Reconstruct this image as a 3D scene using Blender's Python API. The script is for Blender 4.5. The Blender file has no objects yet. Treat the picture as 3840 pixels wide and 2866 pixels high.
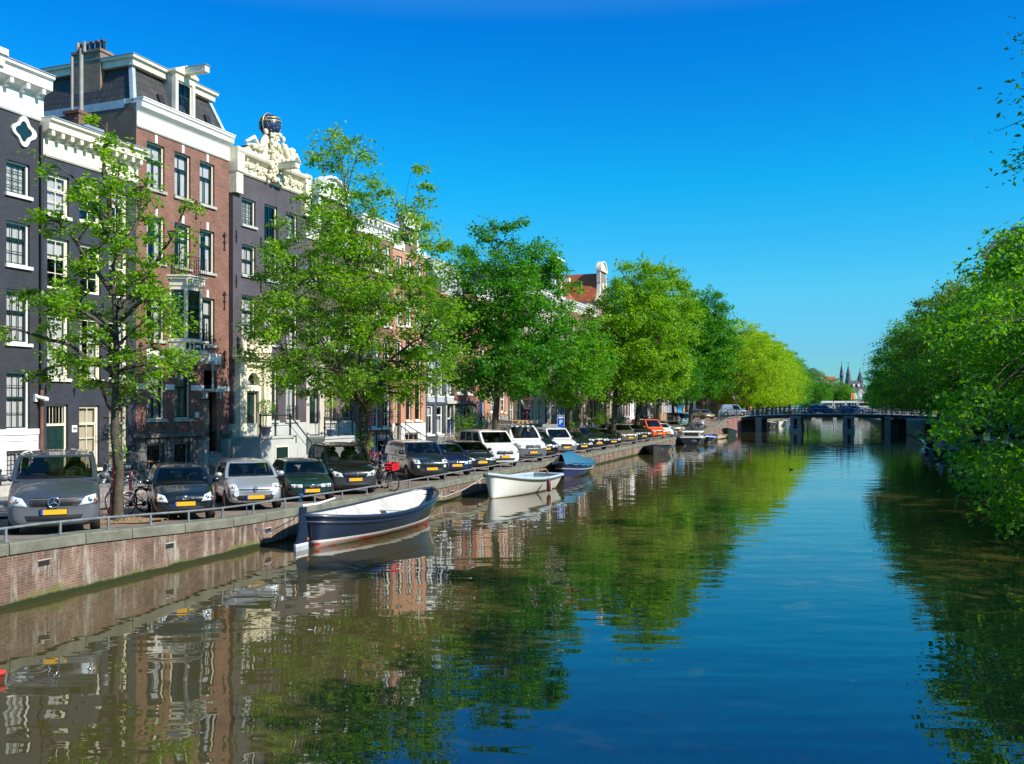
import bpy, math, random
import numpy as np
from mathutils import Vector, Matrix
from mathutils.bvhtree import BVHTree
R = math.radians
scene = bpy.context.scene
COL = scene.collection
random.seed(7)

# ------------------------------------------------------------------ object helpers
def props(o, label=None, cat=None, group=None, kind=None):
    if label: o['label'] = label
    if cat: o['category'] = cat
    if group: o['group'] = group
    if kind: o['kind'] = kind
    return o

def empty(name, loc=(0, 0, 0), rz=0.0, label=None, cat=None, group=None, kind=None):
    o = bpy.data.objects.new(name, None)
    COL.objects.link(o)
    o.location = loc
    o.rotation_euler = (0, 0, rz)
    o.empty_display_size = 0.2
    return props(o, label, cat, group, kind)

def children_of():
    d = {}
    for o in COL.objects:
        if o.parent is not None:
            d.setdefault(o.parent.name, []).append(o)
    return d

def dup(root, kids, loc=None, rz=None, scale=None, label=None, group=None, parent=None):
    c = root.copy()
    COL.objects.link(c)
    if parent is not None: c.parent = parent
    if loc is not None: c.location = loc
    if rz is not None: c.rotation_euler = (0, 0, rz)
    if scale is not None: c.scale = (scale, scale, scale) if not hasattr(scale, '__len__') else scale
    if label: c['label'] = label
    if group: c['group'] = group
    for k in kids.get(root.name, []):
        dup(k, kids, parent=c)
    return c

class MB:
    """collects shapes for ONE mesh object"""
    def __init__(s):
        s.v = []; s.f = []; s.m = []; s.s = []
    def add(s, vs, fs, m=0, smooth=False):
        b = len(s.v)
        s.v.extend(tuple(p) for p in vs)
        for f in fs:
            s.f.append(tuple(b + i for i in f)); s.m.append(m); s.s.append(smooth)
        return s
    def box(s, x0, x1, y0, y1, z0, z1, m=0, M=None):
        vs = [Vector((x, y, z)) for z in (z0, z1) for y in (y0, y1) for x in (x0, x1)]
        if M is not None: vs = [M @ v for v in vs]
        return s.add(vs, [(0, 2, 3, 1), (4, 5, 7, 6), (0, 1, 5, 4), (2, 6, 7, 3), (0, 4, 6, 2), (1, 3, 7, 5)], m)
    def quad(s, a, b, c, d, m=0, smooth=False):
        return s.add([a, b, c, d], [(0, 1, 2, 3)], m, smooth)
    def tube(s, pts, rad, n=8, m=0, cap=True, smooth=True):
        pts = [Vector(p) for p in pts]
        if not hasattr(rad, '__len__'): rad = [rad] * len(pts)
        rings = []
        up = None
        for i, p in enumerate(pts):
            if i == 0: t = pts[1] - pts[0]
            elif i == len(pts) - 1: t = pts[-1] - pts[-2]
            else: t = (pts[i + 1] - pts[i]).normalized() + (pts[i] - pts[i - 1]).normalized()
            if t.length < 1e-9: t = Vector((0, 0, 1))
            t.normalize()
            if up is None:
                up = Vector((0, 0, 1)) if abs(t.z) < 0.9 else Vector((1, 0, 0))
            a = t.cross(up)
            if a.length < 1e-6: a = t.cross(Vector((0, 1, 0)))
            a.normalize(); b = t.cross(a).normalized(); up = -b if False else up
            rings.append([p + (a * math.cos(2 * math.pi * k / n) + b * math.sin(2 * math.pi * k / n)) * rad[i] for k in range(n)])
        vs = [v for r in rings for v in r]
        fs = []
        for i in range(len(rings) - 1):
            for k in range(n):
                k2 = (k + 1) % n
                fs.append((i * n + k, i * n + k2, (i + 1) * n + k2, (i + 1) * n + k))
        s.add(vs, fs, m, smooth)
        if cap:
            s.add(rings[0], [tuple(range(n))], m); s.add(rings[-1], [tuple(range(n - 1, -1, -1))], m)
        return s
    def grid(s, fn, nu, nv, m=0, smooth=True, flip=False):
        vs = [fn(i / nu, j / nv) for j in range(nv + 1) for i in range(nu + 1)]
        fs = []
        for j in range(nv):
            for i in range(nu):
                a = j * (nu + 1) + i
                q = (a, a + 1, a + nu + 2, a + nu + 1)
                fs.append(q[::-1] if flip else q)
        return s.add(vs, fs, m, smooth)
    def lathe(s, prof, c=(0, 0, 0), n=12, m=0, smooth=True, axis='z'):
        """prof: list of (r, h)"""
        c = Vector(c)
        vs = []
        for r, h in prof:
            for k in range(n):
                a = 2 * math.pi * k / n
                x, y = r * math.cos(a), r * math.sin(a)
                if axis == 'z': p = Vector((x, y, h))
                elif axis == 'y': p = Vector((x, h, y))
                else: p = Vector((h, x, y))
                vs.append(c + p)
        fs = []
        for i in range(len(prof) - 1):
            for k in range(n):
                k2 = (k + 1) % n
                fs.append((i * n + k, i * n + k2, (i + 1) * n + k2, (i + 1) * n + k))
        fs.append(tuple(range(n - 1, -1, -1)))
        b = (len(prof) - 1) * n
        fs.append(tuple(b + k for k in range(n)))
        return s.add(vs, fs, m, smooth)
    def ball(s, c, r, nu=12, nv=8, m=0, M=None):
        if not hasattr(r, '__len__'): r = (r, r, r)
        c = Vector(c)
        def fn(u, v):
            a = 2 * math.pi * u; b = math.pi * (v - 0.5)
            p = Vector((r[0] * math.cos(b) * math.cos(a), r[1] * math.cos(b) * math.sin(a), r[2] * math.sin(b)))
            if M is not None: p = M @ p
            return c + p
        return s.grid(fn, nu, nv, m)
    def prism(s, poly, y0, y1, m=0, smooth=False):
        """poly in (x, z), extruded along y"""
        n = len(poly)
        vs = [(p[0], y0, p[1]) for p in poly] + [(p[0], y1, p[1]) for p in poly]
        fs = [tuple(range(n)), tuple(range(2 * n - 1, n - 1, -1))]
        s.add(vs, fs, m)
        s.add(vs, [(i, (i + n), (i + 1) % n + n, (i + 1) % n) for i in range(n)], m, smooth)
        return s
    def sweepx(s, prof, x0, x1, m=0):
        """prof in (y, z), extruded along x"""
        n = len(prof)
        vs = [(x0, p[0], p[1]) for p in prof] + [(x1, p[0], p[1]) for p in prof]
        s.add(vs, [tuple(range(n)), tuple(range(2 * n - 1, n - 1, -1))] + [(i, (i + n), (i + 1) % n + n, (i + 1) % n) for i in range(n)], m)
        return s
    def build(s, name, mats, parent=None, loc=None, rz=None):
        me = bpy.data.meshes.new(name)
        me.from_pydata(s.v, [], s.f)
        if not isinstance(mats, (list, tuple)): mats = [mats]
        for k in mats: me.materials.append(k)
        me.polygons.foreach_set('material_index', s.m)
        me.polygons.foreach_set('use_smooth', s.s)
        me.update()
        return link(name, me, parent, loc, rz)

def fix_normals(me):
    import bmesh
    bm = bmesh.new(); bm.from_mesh(me)
    bmesh.ops.recalc_face_normals(bm, faces=bm.faces)
    bm.to_mesh(me); bm.free()

def link(name, me, parent=None, loc=None, rz=None):
    o = bpy.data.objects.new(name, me)
    COL.objects.link(o)
    if parent is not None: o.parent = parent
    if loc is not None: o.location = loc
    if rz is not None: o.rotation_euler = (0, 0, rz)
    return o

# ------------------------------------------------------------------ materials
_M = {}
def nt(name):
    m = bpy.data.materials.new(name); m.use_nodes = True
    t = m.node_tree
    b = t.nodes['Principled BSDF']
    return m, t, b
def N(t, kind, **kw):
    n = t.nodes.new(kind)
    for k, v in kw.items():
        setattr(n, k, v)
    return n
def c4(c): return (c[0], c[1], c[2], 1.0)

def plain(name, col, rough=0.6, metal=0.0, var=0.15, scale=3.0, bump=0.0, spec=0.5, coat=0.0, bscale=None):
    if name in _M: return _M[name]
    m, t, b = nt(name)
    b.inputs['Roughness'].default_value = rough
    b.inputs['Metallic'].default_value = metal
    b.inputs['Specular IOR Level'].default_value = spec
    b.inputs['Coat Weight'].default_value = coat
    b.inputs['Coat Roughness'].default_value = 0.04
    b.inputs['Base Color'].default_value = c4(col)
    if var > 0:
        tc = N(t, 'ShaderNodeTexCoord')
        nz = N(t, 'ShaderNodeTexNoise'); nz.inputs['Scale'].default_value = scale; nz.inputs['Detail'].default_value = 5; nz.inputs['Roughness'].default_value = 0.65
        t.links.new(tc.outputs['Object'], nz.inputs['Vector'])
        mx = N(t, 'ShaderNodeMix', data_type='RGBA')
        mr = N(t, 'ShaderNodeMapRange'); mr.inputs[1].default_value = 0.3; mr.inputs[2].default_value = 0.7
        t.links.new(nz.outputs['Fac'], mr.inputs[0]); t.links.new(mr.outputs[0], mx.inputs['Factor'])
        mx.inputs['A'].default_value = c4([x * (1 - var) for x in col]); mx.inputs['B'].default_value = c4([min(1, x * (1 + var)) for x in col])
        t.links.new(mx.outputs['Result'], b.inputs['Base Color'])
        if bump > 0:
            n2 = N(t, 'ShaderNodeTexNoise'); n2.inputs['Scale'].default_value = bscale or scale * 4; n2.inputs['Detail'].default_value = 4
            t.links.new(tc.outputs['Object'], n2.inputs['Vector'])
            bp = N(t, 'ShaderNodeBump'); bp.inputs['Strength'].default_value = bump; bp.inputs['Distance'].default_value = 0.03
            t.links.new(n2.outputs['Fac'], bp.inputs['Height']); t.links.new(bp.outputs['Normal'], b.inputs['Normal'])
    _M[name] = m
    return m

def brick(name, c1, c2, mortar, bw=0.22, rh=0.065, rough=0.85, stain=0.35, mort=0.008, flat=False, painted=False, spec=0.3, streak=None, moss=False):
    if name in _M: return _M[name]
    m, t, b = nt(name)
    b.inputs['Roughness'].default_value = rough; b.inputs['Specular IOR Level'].default_value = spec
    tc = N(t, 'ShaderNodeTexCoord'); sp = N(t, 'ShaderNodeSeparateXYZ'); t.links.new(tc.outputs['Object'], sp.inputs[0])
    cb = N(t, 'ShaderNodeCombineXYZ')
    if flat:
        t.links.new(sp.outputs[0], cb.inputs[0]); t.links.new(sp.outputs[1], cb.inputs[1])
    else:
        ad = N(t, 'ShaderNodeMath', operation='ADD'); t.links.new(sp.outputs[0], ad.inputs[0]); t.links.new(sp.outputs[1], ad.inputs[1])
        t.links.new(ad.outputs[0], cb.inputs[0]); t.links.new(sp.outputs[2], cb.inputs[1])
    br = N(t, 'ShaderNodeTexBrick')
    br.inputs['Scale'].default_value = 1.0; br.inputs['Brick Width'].default_value = bw; br.inputs['Row Height'].default_value = rh
    br.inputs['Mortar Size'].default_value = mort; br.inputs['Mortar Smooth'].default_value = 0.2; br.inputs['Bias'].default_value = -0.1
    br.inputs['Color1'].default_value = c4(c1); br.inputs['Color2'].default_value = c4(c2); br.inputs['Mortar'].default_value = c4(mortar)
    t.links.new(cb.outputs[0], br.inputs['Vector'])
    n1 = N(t, 'ShaderNodeTexNoise'); n1.inputs['Scale'].default_value = 0.9; n1.inputs['Detail'].default_value = 7; n1.inputs['Roughness'].default_value = 0.7
    t.links.new(tc.outputs['Object'], n1.inputs['Vector'])
    mr = N(t, 'ShaderNodeMapRange'); mr.inputs[1].default_value = 0.3; mr.inputs[2].default_value = 0.7; mr.inputs[3].default_value = 1 - stain; mr.inputs[4].default_value = 1 + stain * 0.6
    t.links.new(n1.outputs['Fac'], mr.inputs[0])
    mu = N(t, 'ShaderNodeMix', data_type='RGBA', blend_type='MULTIPLY'); mu.inputs['Factor'].default_value = 1
    t.links.new(br.outputs['Color'], mu.inputs['A']); t.links.new(mr.outputs[0], mu.inputs['B'])
    out = mu.outputs['Result']
    if streak is not None:     # white lime and dirt streaks running down
        mp = N(t, 'ShaderNodeCombineXYZ'); ad2 = N(t, 'ShaderNodeMath', operation='MULTIPLY'); ad2.inputs[1].default_value = 0.35
        t.links.new(sp.outputs[2], ad2.inputs[0]); s2 = N(t, 'ShaderNodeMath', operation='ADD'); t.links.new(sp.outputs[0], s2.inputs[0]); t.links.new(sp.outputs[1], s2.inputs[1])
        m3 = N(t, 'ShaderNodeMath', operation='MULTIPLY'); m3.inputs[1].default_value = 2.2; t.links.new(s2.outputs[0], m3.inputs[0])
        t.links.new(m3.outputs[0], mp.inputs[0]); t.links.new(ad2.outputs[0], mp.inputs[1])
        n2 = N(t, 'ShaderNodeTexNoise'); n2.inputs['Scale'].default_value = 1.6; n2.inputs['Detail'].default_value = 6; n2.inputs['Roughness'].default_value = 0.75; t.links.new(mp.outputs[0], n2.inputs['Vector'])
        r2 = N(t, 'ShaderNodeMapRange'); r2.inputs[1].default_value = 0.50; r2.inputs[2].default_value = 0.70; t.links.new(n2.outputs['Fac'], r2.inputs[0])
        mw = N(t, 'ShaderNodeMix', data_type='RGBA'); t.links.new(r2.outputs[0], mw.inputs['Factor']); t.links.new(out, mw.inputs['A']); mw.inputs['B'].default_value = c4(streak)
        out = mw.outputs['Result']
    if moss:
        n3 = N(t, 'ShaderNodeTexNoise'); n3.inputs['Scale'].default_value = 1.1; n3.inputs['Detail'].default_value = 10; n3.inputs['Roughness'].default_value = 0.75; t.links.new(tc.outputs['Object'], n3.inputs['Vector'])
        md = N(t, 'ShaderNodeMath', operation='MULTIPLY_ADD'); md.inputs[1].default_value = 1.1; md.inputs[2].default_value = -0.42; t.links.new(n3.outputs['Fac'], md.inputs[0])
        # height of the moss edge wanders between about 0.1 and 0.6 m above the water
        su = N(t, 'ShaderNodeMath', operation='SUBTRACT'); t.links.new(md.outputs[0], su.inputs[0]); t.links.new(sp.outputs[2], su.inputs[1])
        r3 = N(t, 'ShaderNodeMapRange'); r3.inputs[1].default_value = -0.07; r3.inputs[2].default_value = 0.07; t.links.new(su.outputs[0], r3.inputs[0])
        mg = N(t, 'ShaderNodeMix', data_type='RGBA'); t.links.new(r3.outputs[0], mg.inputs['Factor']); t.links.new(out, mg.inputs['A']); mg.inputs['B'].default_value = c4((0.135, 0.145, 0.040))
        r4 = N(t, 'ShaderNodeMapRange'); r4.inputs[1].default_value = 0.02; r4.inputs[2].default_value = -0.02; s4 = N(t, 'ShaderNodeMath', operation='MULTIPLY_ADD'); s4.inputs[1].default_value = -0.22; t.links.new(n3.outputs['Fac'], s4.inputs[0]); t.links.new(sp.outputs[2], s4.inputs[2]); t.links.new(s4.outputs[0], r4.inputs[0])
        mh = N(t, 'ShaderNodeMix', data_type='RGBA'); t.links.new(r4.outputs[0], mh.inputs['Factor']); t.links.new(mg.outputs['Result'], mh.inputs['A']); mh.inputs['B'].default_value = c4((0.02, 0.03, 0.008))
        out = mh.outputs['Result']
    t.links.new(out, b.inputs['Base Color'])
    bp = N(t, 'ShaderNodeBump'); bp.inputs['Strength'].default_value = 0.35; bp.inputs['Distance'].default_value = 0.012
    iv = N(t, 'ShaderNodeMath', operation='SUBTRACT'); iv.inputs[0].default_value = 1; t.links.new(br.outputs['Fac'], iv.inputs[1])
    t.links.new(iv.outputs[0], bp.inputs['Height']); t.links.new(bp.outputs['Normal'], b.inputs['Normal'])
    _M[name] = m
    return m

def tiles(name, c1, c2, sx=0.24, sz=0.32):
    """overlapping pantiles, laid by slope height and run"""
    if name in _M: return _M[name]
    m, t, b = nt(name)
    b.inputs['Roughness'].default_value = 0.6
    tc = N(t, 'ShaderNodeTexCoord'); sp = N(t, 'ShaderNodeSeparateXYZ'); t.links.new(tc.outputs['Object'], sp.inputs[0])
    ad = N(t, 'ShaderNodeMath', operation='ADD'); t.links.new(sp.outputs[0], ad.inputs[0]); t.links.new(sp.outputs[1], ad.inputs[1])
    cb = N(t, 'ShaderNodeCombineXYZ'); t.links.new(ad.outputs[0], cb.inputs[0]); t.links.new(sp.outputs[2], cb.inputs[1])
    br = N(t, 'ShaderNodeTexBrick'); br.offset = 0.5
    for k, v in (('Scale', 1), ('Brick Width', sx), ('Row Height', sz), ('Mortar Size', 0.018), ('Mortar Smooth', 0.6), ('Bias', 0.0)): br.inputs[k].default_value = v
    br.inputs['Color1'].default_value = c4(c1); br.inputs['Color2'].default_value = c4(c2); br.inputs['Mortar'].default_value = c4([x * 0.35 for x in c1])
    t.links.new(cb.outputs[0], br.inputs['Vector'])
    t.links.new(br.outputs['Color'], b.inputs['Base Color'])
    wv = N(t, 'ShaderNodeMath', operation='MULTIPLY'); wv.inputs[1].default_value = 2 * math.pi / sx; t.links.new(ad.outputs[0], wv.inputs[0])
    sn = N(t, 'ShaderNodeMath', operation='SINE'); t.links.new(wv.outputs[0], sn.inputs[0])
    fr = N(t, 'ShaderNodeMath', operation='FRACT'); dv = N(t, 'ShaderNodeMath', operation='DIVIDE'); dv.inputs[1].default_value = sz; t.links.new(sp.outputs[2], dv.inputs[0]); t.links.new(dv.outputs[0], fr.inputs[0])
    s0_ = N(t, 'ShaderNodeMath', operation='MULTIPLY'); s0_.inputs[1].default_value = .3; t.links.new(sn.outputs[0], s0_.inputs[0]); sm = N(t, 'ShaderNodeMath', operation='SUBTRACT'); t.links.new(s0_.outputs[0], sm.inputs[0]); t.links.new(fr.outputs[0], sm.inputs[1])
    bp = N(t, 'ShaderNodeBump'); bp.inputs['Strength'].default_value = 0.6; bp.inputs['Distance'].default_value = 0.02
    t.links.new(sm.outputs[0], bp.inputs['Height']); t.links.new(bp.outputs['Normal'], b.inputs['Normal'])
    _M[name] = m
    return m

def glass(name, tint=(0.55, 0.65, 0.7), clear=0.8):
    """window glass: part see-through, part mirror by angle"""
    if name in _M: return _M[name]
    m, t, b = nt(name); t.nodes.remove(b)
    out = t.nodes['Material Output']
    tr = N(t, 'ShaderNodeBsdfTransparent'); tr.inputs[0].default_value = c4([x * clear for x in (1, 1, 1)])
    gl = N(t, 'ShaderNodeBsdfGlossy'); gl.inputs['Roughness'].default_value = 0.02; gl.inputs['Color'].default_value = c4((1, 1, 1))
    fr = N(t, 'ShaderNodeFresnel'); fr.inputs['IOR'].default_value = 1.5
    tc = N(t, 'ShaderNodeTexCoord'); nz = N(t, 'ShaderNodeTexNoise'); nz.inputs['Scale'].default_value = 1.3; t.links.new(tc.outputs['Object'], nz.inputs['Vector'])
    bp = N(t, 'ShaderNodeBump'); bp.inputs['Strength'].default_value = 0.06; bp.inputs['Distance'].default_value = 0.1; t.links.new(nz.outputs['Fac'], bp.inputs['Height']); t.links.new(bp.outputs['Normal'], gl.inputs['Normal'])
    mx = N(t, 'ShaderNodeMixShader'); t.links.new(fr.outputs[0], mx.inputs[0]); t.links.new(tr.outputs[0], mx.inputs[1]); t.links.new(gl.outputs[0], mx.inputs[2])
    t.links.new(mx.outputs[0], out.inputs[0])
    _M[name] = m
    return m

def leafmat(name, c1, c2, c3, trans=0.45, rough=0.5):
    if name in _M: return _M[name]
    m, t, b = nt(name)
    out = t.nodes['Material Output']
    ge = N(t, 'ShaderNodeNewGeometry')
    rp = N(t, 'ShaderNodeValToRGB'); rp.color_ramp.elements[0].color = c4(c1); rp.color_ramp.elements[1].color = c4(c3)
    e = rp.color_ramp.elements.new(0.5); e.color = c4(c2)
    tc = N(t, 'ShaderNodeTexCoord'); nz = N(t, 'ShaderNodeTexNoise'); nz.inputs['Scale'].default_value = 0.55; nz.inputs['Detail'].default_value = 2
    t.links.new(tc.outputs['Object'], nz.inputs['Vector'])
    a = N(t, 'ShaderNodeMath', operation='MULTIPLY_ADD'); a.inputs[1].default_value = 0.55; t.links.new(ge.outputs['Random Per Island'], a.inputs[0])
    mr = N(t, 'ShaderNodeMapRange'); mr.inputs[1].default_value = 0.35; mr.inputs[2].default_value = 0.65; mr.inputs[3].default_value = -0.05; mr.inputs[4].default_value = 0.5
    t.links.new(nz.outputs['Fac'], mr.inputs[0]); t.links.new(mr.outputs[0], a.inputs[2])
    t.links.new(a.outputs[0], rp.inputs[0]); t.links.new(rp.outputs[0], b.inputs['Base Color'])
    b.inputs['Roughness'].default_value = rough; b.inputs['Specular IOR Level'].default_value = 0.35
    tl = N(t, 'ShaderNodeBsdfTranslucent')
    hs = N(t, 'ShaderNodeHueSaturation'); hs.inputs['Hue'].default_value = 0.485; hs.inputs['Saturation'].default_value = 1.1; hs.inputs['Value'].default_value = 1.75
    t.links.new(rp.outputs[0], hs.inputs['Color']); t.links.new(hs.outputs[0], tl.inputs[0])
    mx = N(t, 'ShaderNodeMixShader'); mx.inputs[0].default_value = trans
    t.links.new(b.outputs[0], mx.inputs[1]); t.links.new(tl.outputs[0], mx.inputs[2]); t.links.new(mx.outputs[0], out.inputs[0])
    _M[name] = m
    return m

CREAM = plain('cream_paint', (0.72, 0.67, 0.52), 0.45, var=0.12, scale=3)
WHITE = plain('white_paint', (0.76, 0.75, 0.70), 0.5, var=0.13, scale=1.7)
DGREEN = plain('dark_green_paint', (0.012, 0.035, 0.032), 0.3, var=0.1)
DARK = plain('opening_shade_black', (0.012, 0.012, 0.014), 0.9, var=0.0)  # near black: shade of rooms, drain mouths and pier recesses put into colour
CURT = plain('white_curtain', (0.50, 0.53, 0.55), 0.9, var=0.1, scale=1.5)
CURTC = plain('cream_curtain', (0.50, 0.46, 0.35), 0.9, var=0.1, scale=1.5)
GLASS = glass('window_glass', clear=.93)
IRON = plain('black_iron', (0.015, 0.017, 0.018), 0.45, var=0.2)
GREENIRON = plain('dark_green_iron', (0.012, 0.03, 0.03), 0.4, var=0.2)
ZINC = plain('zinc_sheet', (0.30, 0.35, 0.38), 0.45, metal=0.3, var=0.2, scale=2)
STONE = plain('grey_stone', (0.28, 0.27, 0.25), 0.8, var=0.3, scale=2.5, bump=0.3)
LSTONE = plain('light_stone', (0.42, 0.40, 0.36), 0.8, var=0.25, scale=2.0, bump=0.2)
PLINTHG = plain('pale_grey_render', (0.42, 0.44, 0.42), 0.8, var=0.15, scale=1.2)
DSTONE = plain('dark_weathered_stone', (0.12, 0.115, 0.11), 0.85, var=0.35, scale=2.5, bump=0.4)
SLATE = tiles('dark_pantiles', (0.035, 0.033, 0.033), (0.06, 0.055, 0.052))
REDTILE = tiles('red_pantiles', (0.45, 0.10, 0.03), (0.36, 0.075, 0.03))
SCULPT = plain('cream_stone_carving', (0.72, 0.66, 0.48), 0.7, var=0.2, scale=4)
CHROME = plain('chrome', (0.75, 0.76, 0.78), 0.12, metal=1.0, var=0.0)
RUBBER = plain('black_rubber', (0.018, 0.018, 0.018), 0.7, var=0.1)
STEEL = plain('galvanised_steel', (0.28, 0.31, 0.32), 0.45, metal=0.5, var=0.3, scale=6)
MAROON = plain('maroon_iron', (0.10, 0.012, 0.018), 0.4, var=0.15)
BARK = plain('bark', (0.075, 0.062, 0.042), 0.9, var=0.4, scale=6, bump=0.9, bscale=22)

# ------------------------------------------------------------------ the place: canal frame and facade frame
AQ = R(19.1)
QO = Vector((-10.0, 18.2)); QD = Vector((math.sin(AQ), math.cos(AQ))); QN = Vector((-QD.y, QD.x))   # along the canal; inland on the near-house bank
RW = 25.1                                    # canal width between the quay edges
def q2(s, t): return QO + QD * s + QN * t
def lerp_tab(tab, x):
    if x <= tab[0][0]: return tab[0][1]
    for (a, za), (b, zb) in zip(tab, tab[1:]):
        if x <= b:
            k = (x - a) / (b - a); k = k * k * (3 - 2 * k)
            return za + (zb - za) * k
    return tab[-1][1]
ZTAB = [(-40, 1.9), (0, 1.30), (9, 0.95), (16, 0.86), (96, 0.86), (112, 1.15), (131, 2.15), (150, 2.2), (190, 0.9)]
def gz(s): return lerp_tab(ZTAB, s)
def q3(s, t, dz=0.0):
    p = q2(s, t); return Vector((p.x, p.y, gz(s) + dz))
def s_of(p): return (Vector((p[0], p[1])) - QO).dot(QD)
def t_of(p): return (Vector((p[0], p[1])) - QO).dot(QN)
AF = R(21.2)
FO = Vector((-14.0, 42.0)); FD = Vector((math.sin(AF), math.cos(AF))); FN = Vector((-FD.y, FD.x))     # facade line; FN points into the houses
def f2(w, y=0.0):
    """facade line: straight to w = 70, then parallel to the canal"""
    if w <= 70: return FO + FD * w + FN * y
    return FO + FD * 70 + QD * (w - 70) + QN * y
def px_s(px, t):
    """distance along the canal of a thing seen at photo column px and standing t metres inland"""
    r = (px - 1920.0) / 3500.0
    o = QO + QN * t
    return (r * o.y - o.x) / (QD.x - r * QD.y)
# ------------------------------------------------------------------ camera, sky, sun
cam = bpy.data.cameras.new('camera'); co = bpy.data.objects.new('camera', cam); COL.objects.link(co)
co.location = (0, 0, 4.0); co.rotation_euler = (R(90), 0, 0)
cam.sensor_width = 36; cam.lens = 3500.0 / 3840 * 36; cam.shift_y = 92.0 / 3840; cam.shift_x = 0
cam.clip_start = 0.1; cam.clip_end = 3000
scene.camera = co
SUN_AZ, SUN_EL = 117.0, 36.0                 # degrees clockwise from the view direction; height
w = bpy.data.worlds.new('World'); scene.world = w; w.use_nodes = True
t = w.node_tree; bg = t.nodes['Background']
sky = N(t, 'ShaderNodeTexSky', sky_type='NISHITA'); sky.sun_disc = False
sky.sun_elevation = R(SUN_EL); sky.sun_rotation = R(SUN_AZ); sky.altitude = 0; sky.air_density = 1.0; sky.dust_density = 0.3; sky.ozone_density = 3.0
# the deep polarised blue of the photograph, by height above the horizon
tcs = N(t, 'ShaderNodeTexCoord'); sps = N(t, 'ShaderNodeSeparateXYZ'); t.links.new(tcs.outputs['Generated'], sps.inputs[0])
rps = N(t, 'ShaderNodeValToRGB'); t.links.new(sps.outputs[2], rps.inputs[0]); el = rps.color_ramp.elements
stops = [(0.0, (.20, .50, .68)), (.064, (.21, .50, .70)), (.12, (.22, .66, .75)), (.23, (.05, .75, .88)), (.38, (.012, .57, .96)), (.46, (.85, .95, 1.0)), (1.0, (1.0, 1.0, 1.0))]
el[0].position = stops[0][0]; el[0].color = c4(stops[0][1]); el[1].position = 1.0; el[1].color = c4(stops[-1][1])
for p_, c_ in stops[1:-1]: e_ = el.new(p_); e_.color = c4(c_)
hs = N(t, 'ShaderNodeMix', data_type='RGBA', blend_type='MULTIPLY'); hs.inputs['Factor'].default_value = 1
gm_ = N(t, 'ShaderNodeHueSaturation'); gm_.inputs['Saturation'].default_value = 1.32; gm_.inputs['Hue'].default_value = 0.493
t.links.new(sky.outputs[0], gm_.inputs['Color']); t.links.new(gm_.outputs[0], hs.inputs['A']); t.links.new(rps.outputs[0], hs.inputs['B'])
t.links.new(hs.outputs['Result'], bg.inputs[0]); bg.inputs[1].default_value = 0.15
sl = bpy.data.lights.new('sun', 'SUN'); so = bpy.data.objects.new('sun', sl); COL.objects.link(so)
sl.energy = 4.6; sl.angle = R(0.53); sl.color = (1.0, 0.93, 0.82)
sd = Vector((math.sin(R(SUN_AZ)) * math.cos(R(SUN_EL)), math.cos(R(SUN_AZ)) * math.cos(R(SUN_EL)), math.sin(R(SUN_EL))))
so.rotation_euler = sd.to_track_quat('Z', 'Y').to_euler(); so.location = (40, -20, 60)
scene.view_settings.view_transform = 'Standard'; scene.view_settings.look = 'None'
scene.view_settings.exposure = 0.55; scene.view_settings.gamma = 1.0
scene.cycles.max_bounces = 6; scene.cycles.transparent_max_bounces = 8; scene.cycles.diffuse_bounces = 3; scene.cycles.glossy_bounces = 3
scene.cycles.transmission_bounces = 3; scene.cycles.caustics_reflective = False; scene.cycles.caustics_refractive = False
scene.cycles.use_denoising = True
scene.cycles.sample_clamp_indirect = 6

# ------------------------------------------------------------------ ground sheets
def strip(t0, t1, s0, s1, dz, ds=3.0, dt=None):
    mb = MB(); n = max(1, int((s1 - s0) / ds))
    def fn(u, v):
        s = s0 + (s1 - s0) * v; tt = t0 + (t1 - t0) * u
        p = q2(s, tt); return (p.x, p.y, gz(s) + dz)
    mb.grid(fn, 1, n, 0, smooth=True, flip=(t1 > t0)); return mb
PAVE = brick('clinker_paving', (0.30, 0.225, 0.18), (0.22, 0.16, 0.13), (0.15, 0.12, 0.10), bw=0.20, rh=0.07, flat=True, stain=0.45)
ROAD = brick('roadway_paving', (0.34, 0.28, 0.24), (0.27, 0.22, 0.19), (0.2, 0.17, 0.14), bw=0.20, rh=0.10, flat=True, stain=0.3)
SLABS = brick('pavement_slabs', (0.33, 0.31, 0.28), (0.28, 0.26, 0.24), (0.15, 0.14, 0.13), bw=0.3, rh=0.3, flat=True, stain=0.25)
EARTH = plain('dry_soil_litter', (0.30, 0.20, 0.11), 0.95, var=0.4, scale=9, bump=0.5)
def st(name, mb, m): return props(mb.build(name, m), kind='structure')
st('ground', strip(0.45, 420, -40, 1400, -0.055, 8), PAVE)
g2 = strip(-RW - 0.45, -RW - 420, -40, 1400, -0.02, 8); st('ground', g2, PAVE)
st('road', strip(5.3, 8.2, -38, 118, 0.0), ROAD)
st('road', strip(-RW - 5.3, -RW - 8.2, -38, 118, 0.0), ROAD)
def pave(t0, t1, s0, s1, h=0.11):
    mb = strip(t0, t1, s0, s1, h)
    def fn(u, v):
        s = s0 + (s1 - s0) * v; p = q2(s, t0); return (p.x, p.y, gz(s) - 0.02 + u * (h + 0.02))
    mb.grid(fn, 1, 60, 0, False); return mb
st('pavement', pave(8.2, 16, -38, 118), SLABS)
st('pavement', pave(-RW - 8.2, -RW - 16, -38, 118), SLABS)
mb = MB()
for s0 in (-30, 6.5, 14, 30, 50, 70, 90):
    mb.v and None
    L = 6.5 if s0 > -30 else 26
    mb2 = strip(5.28, 5.40, s0, s0 + L, 0.005, 2)
    mb.add(mb2.v, mb2.f, 0)
st('road_markings', mb, plain('white_road_paint', (0.62, 0.60, 0.56), 0.8, var=0.2))
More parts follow.
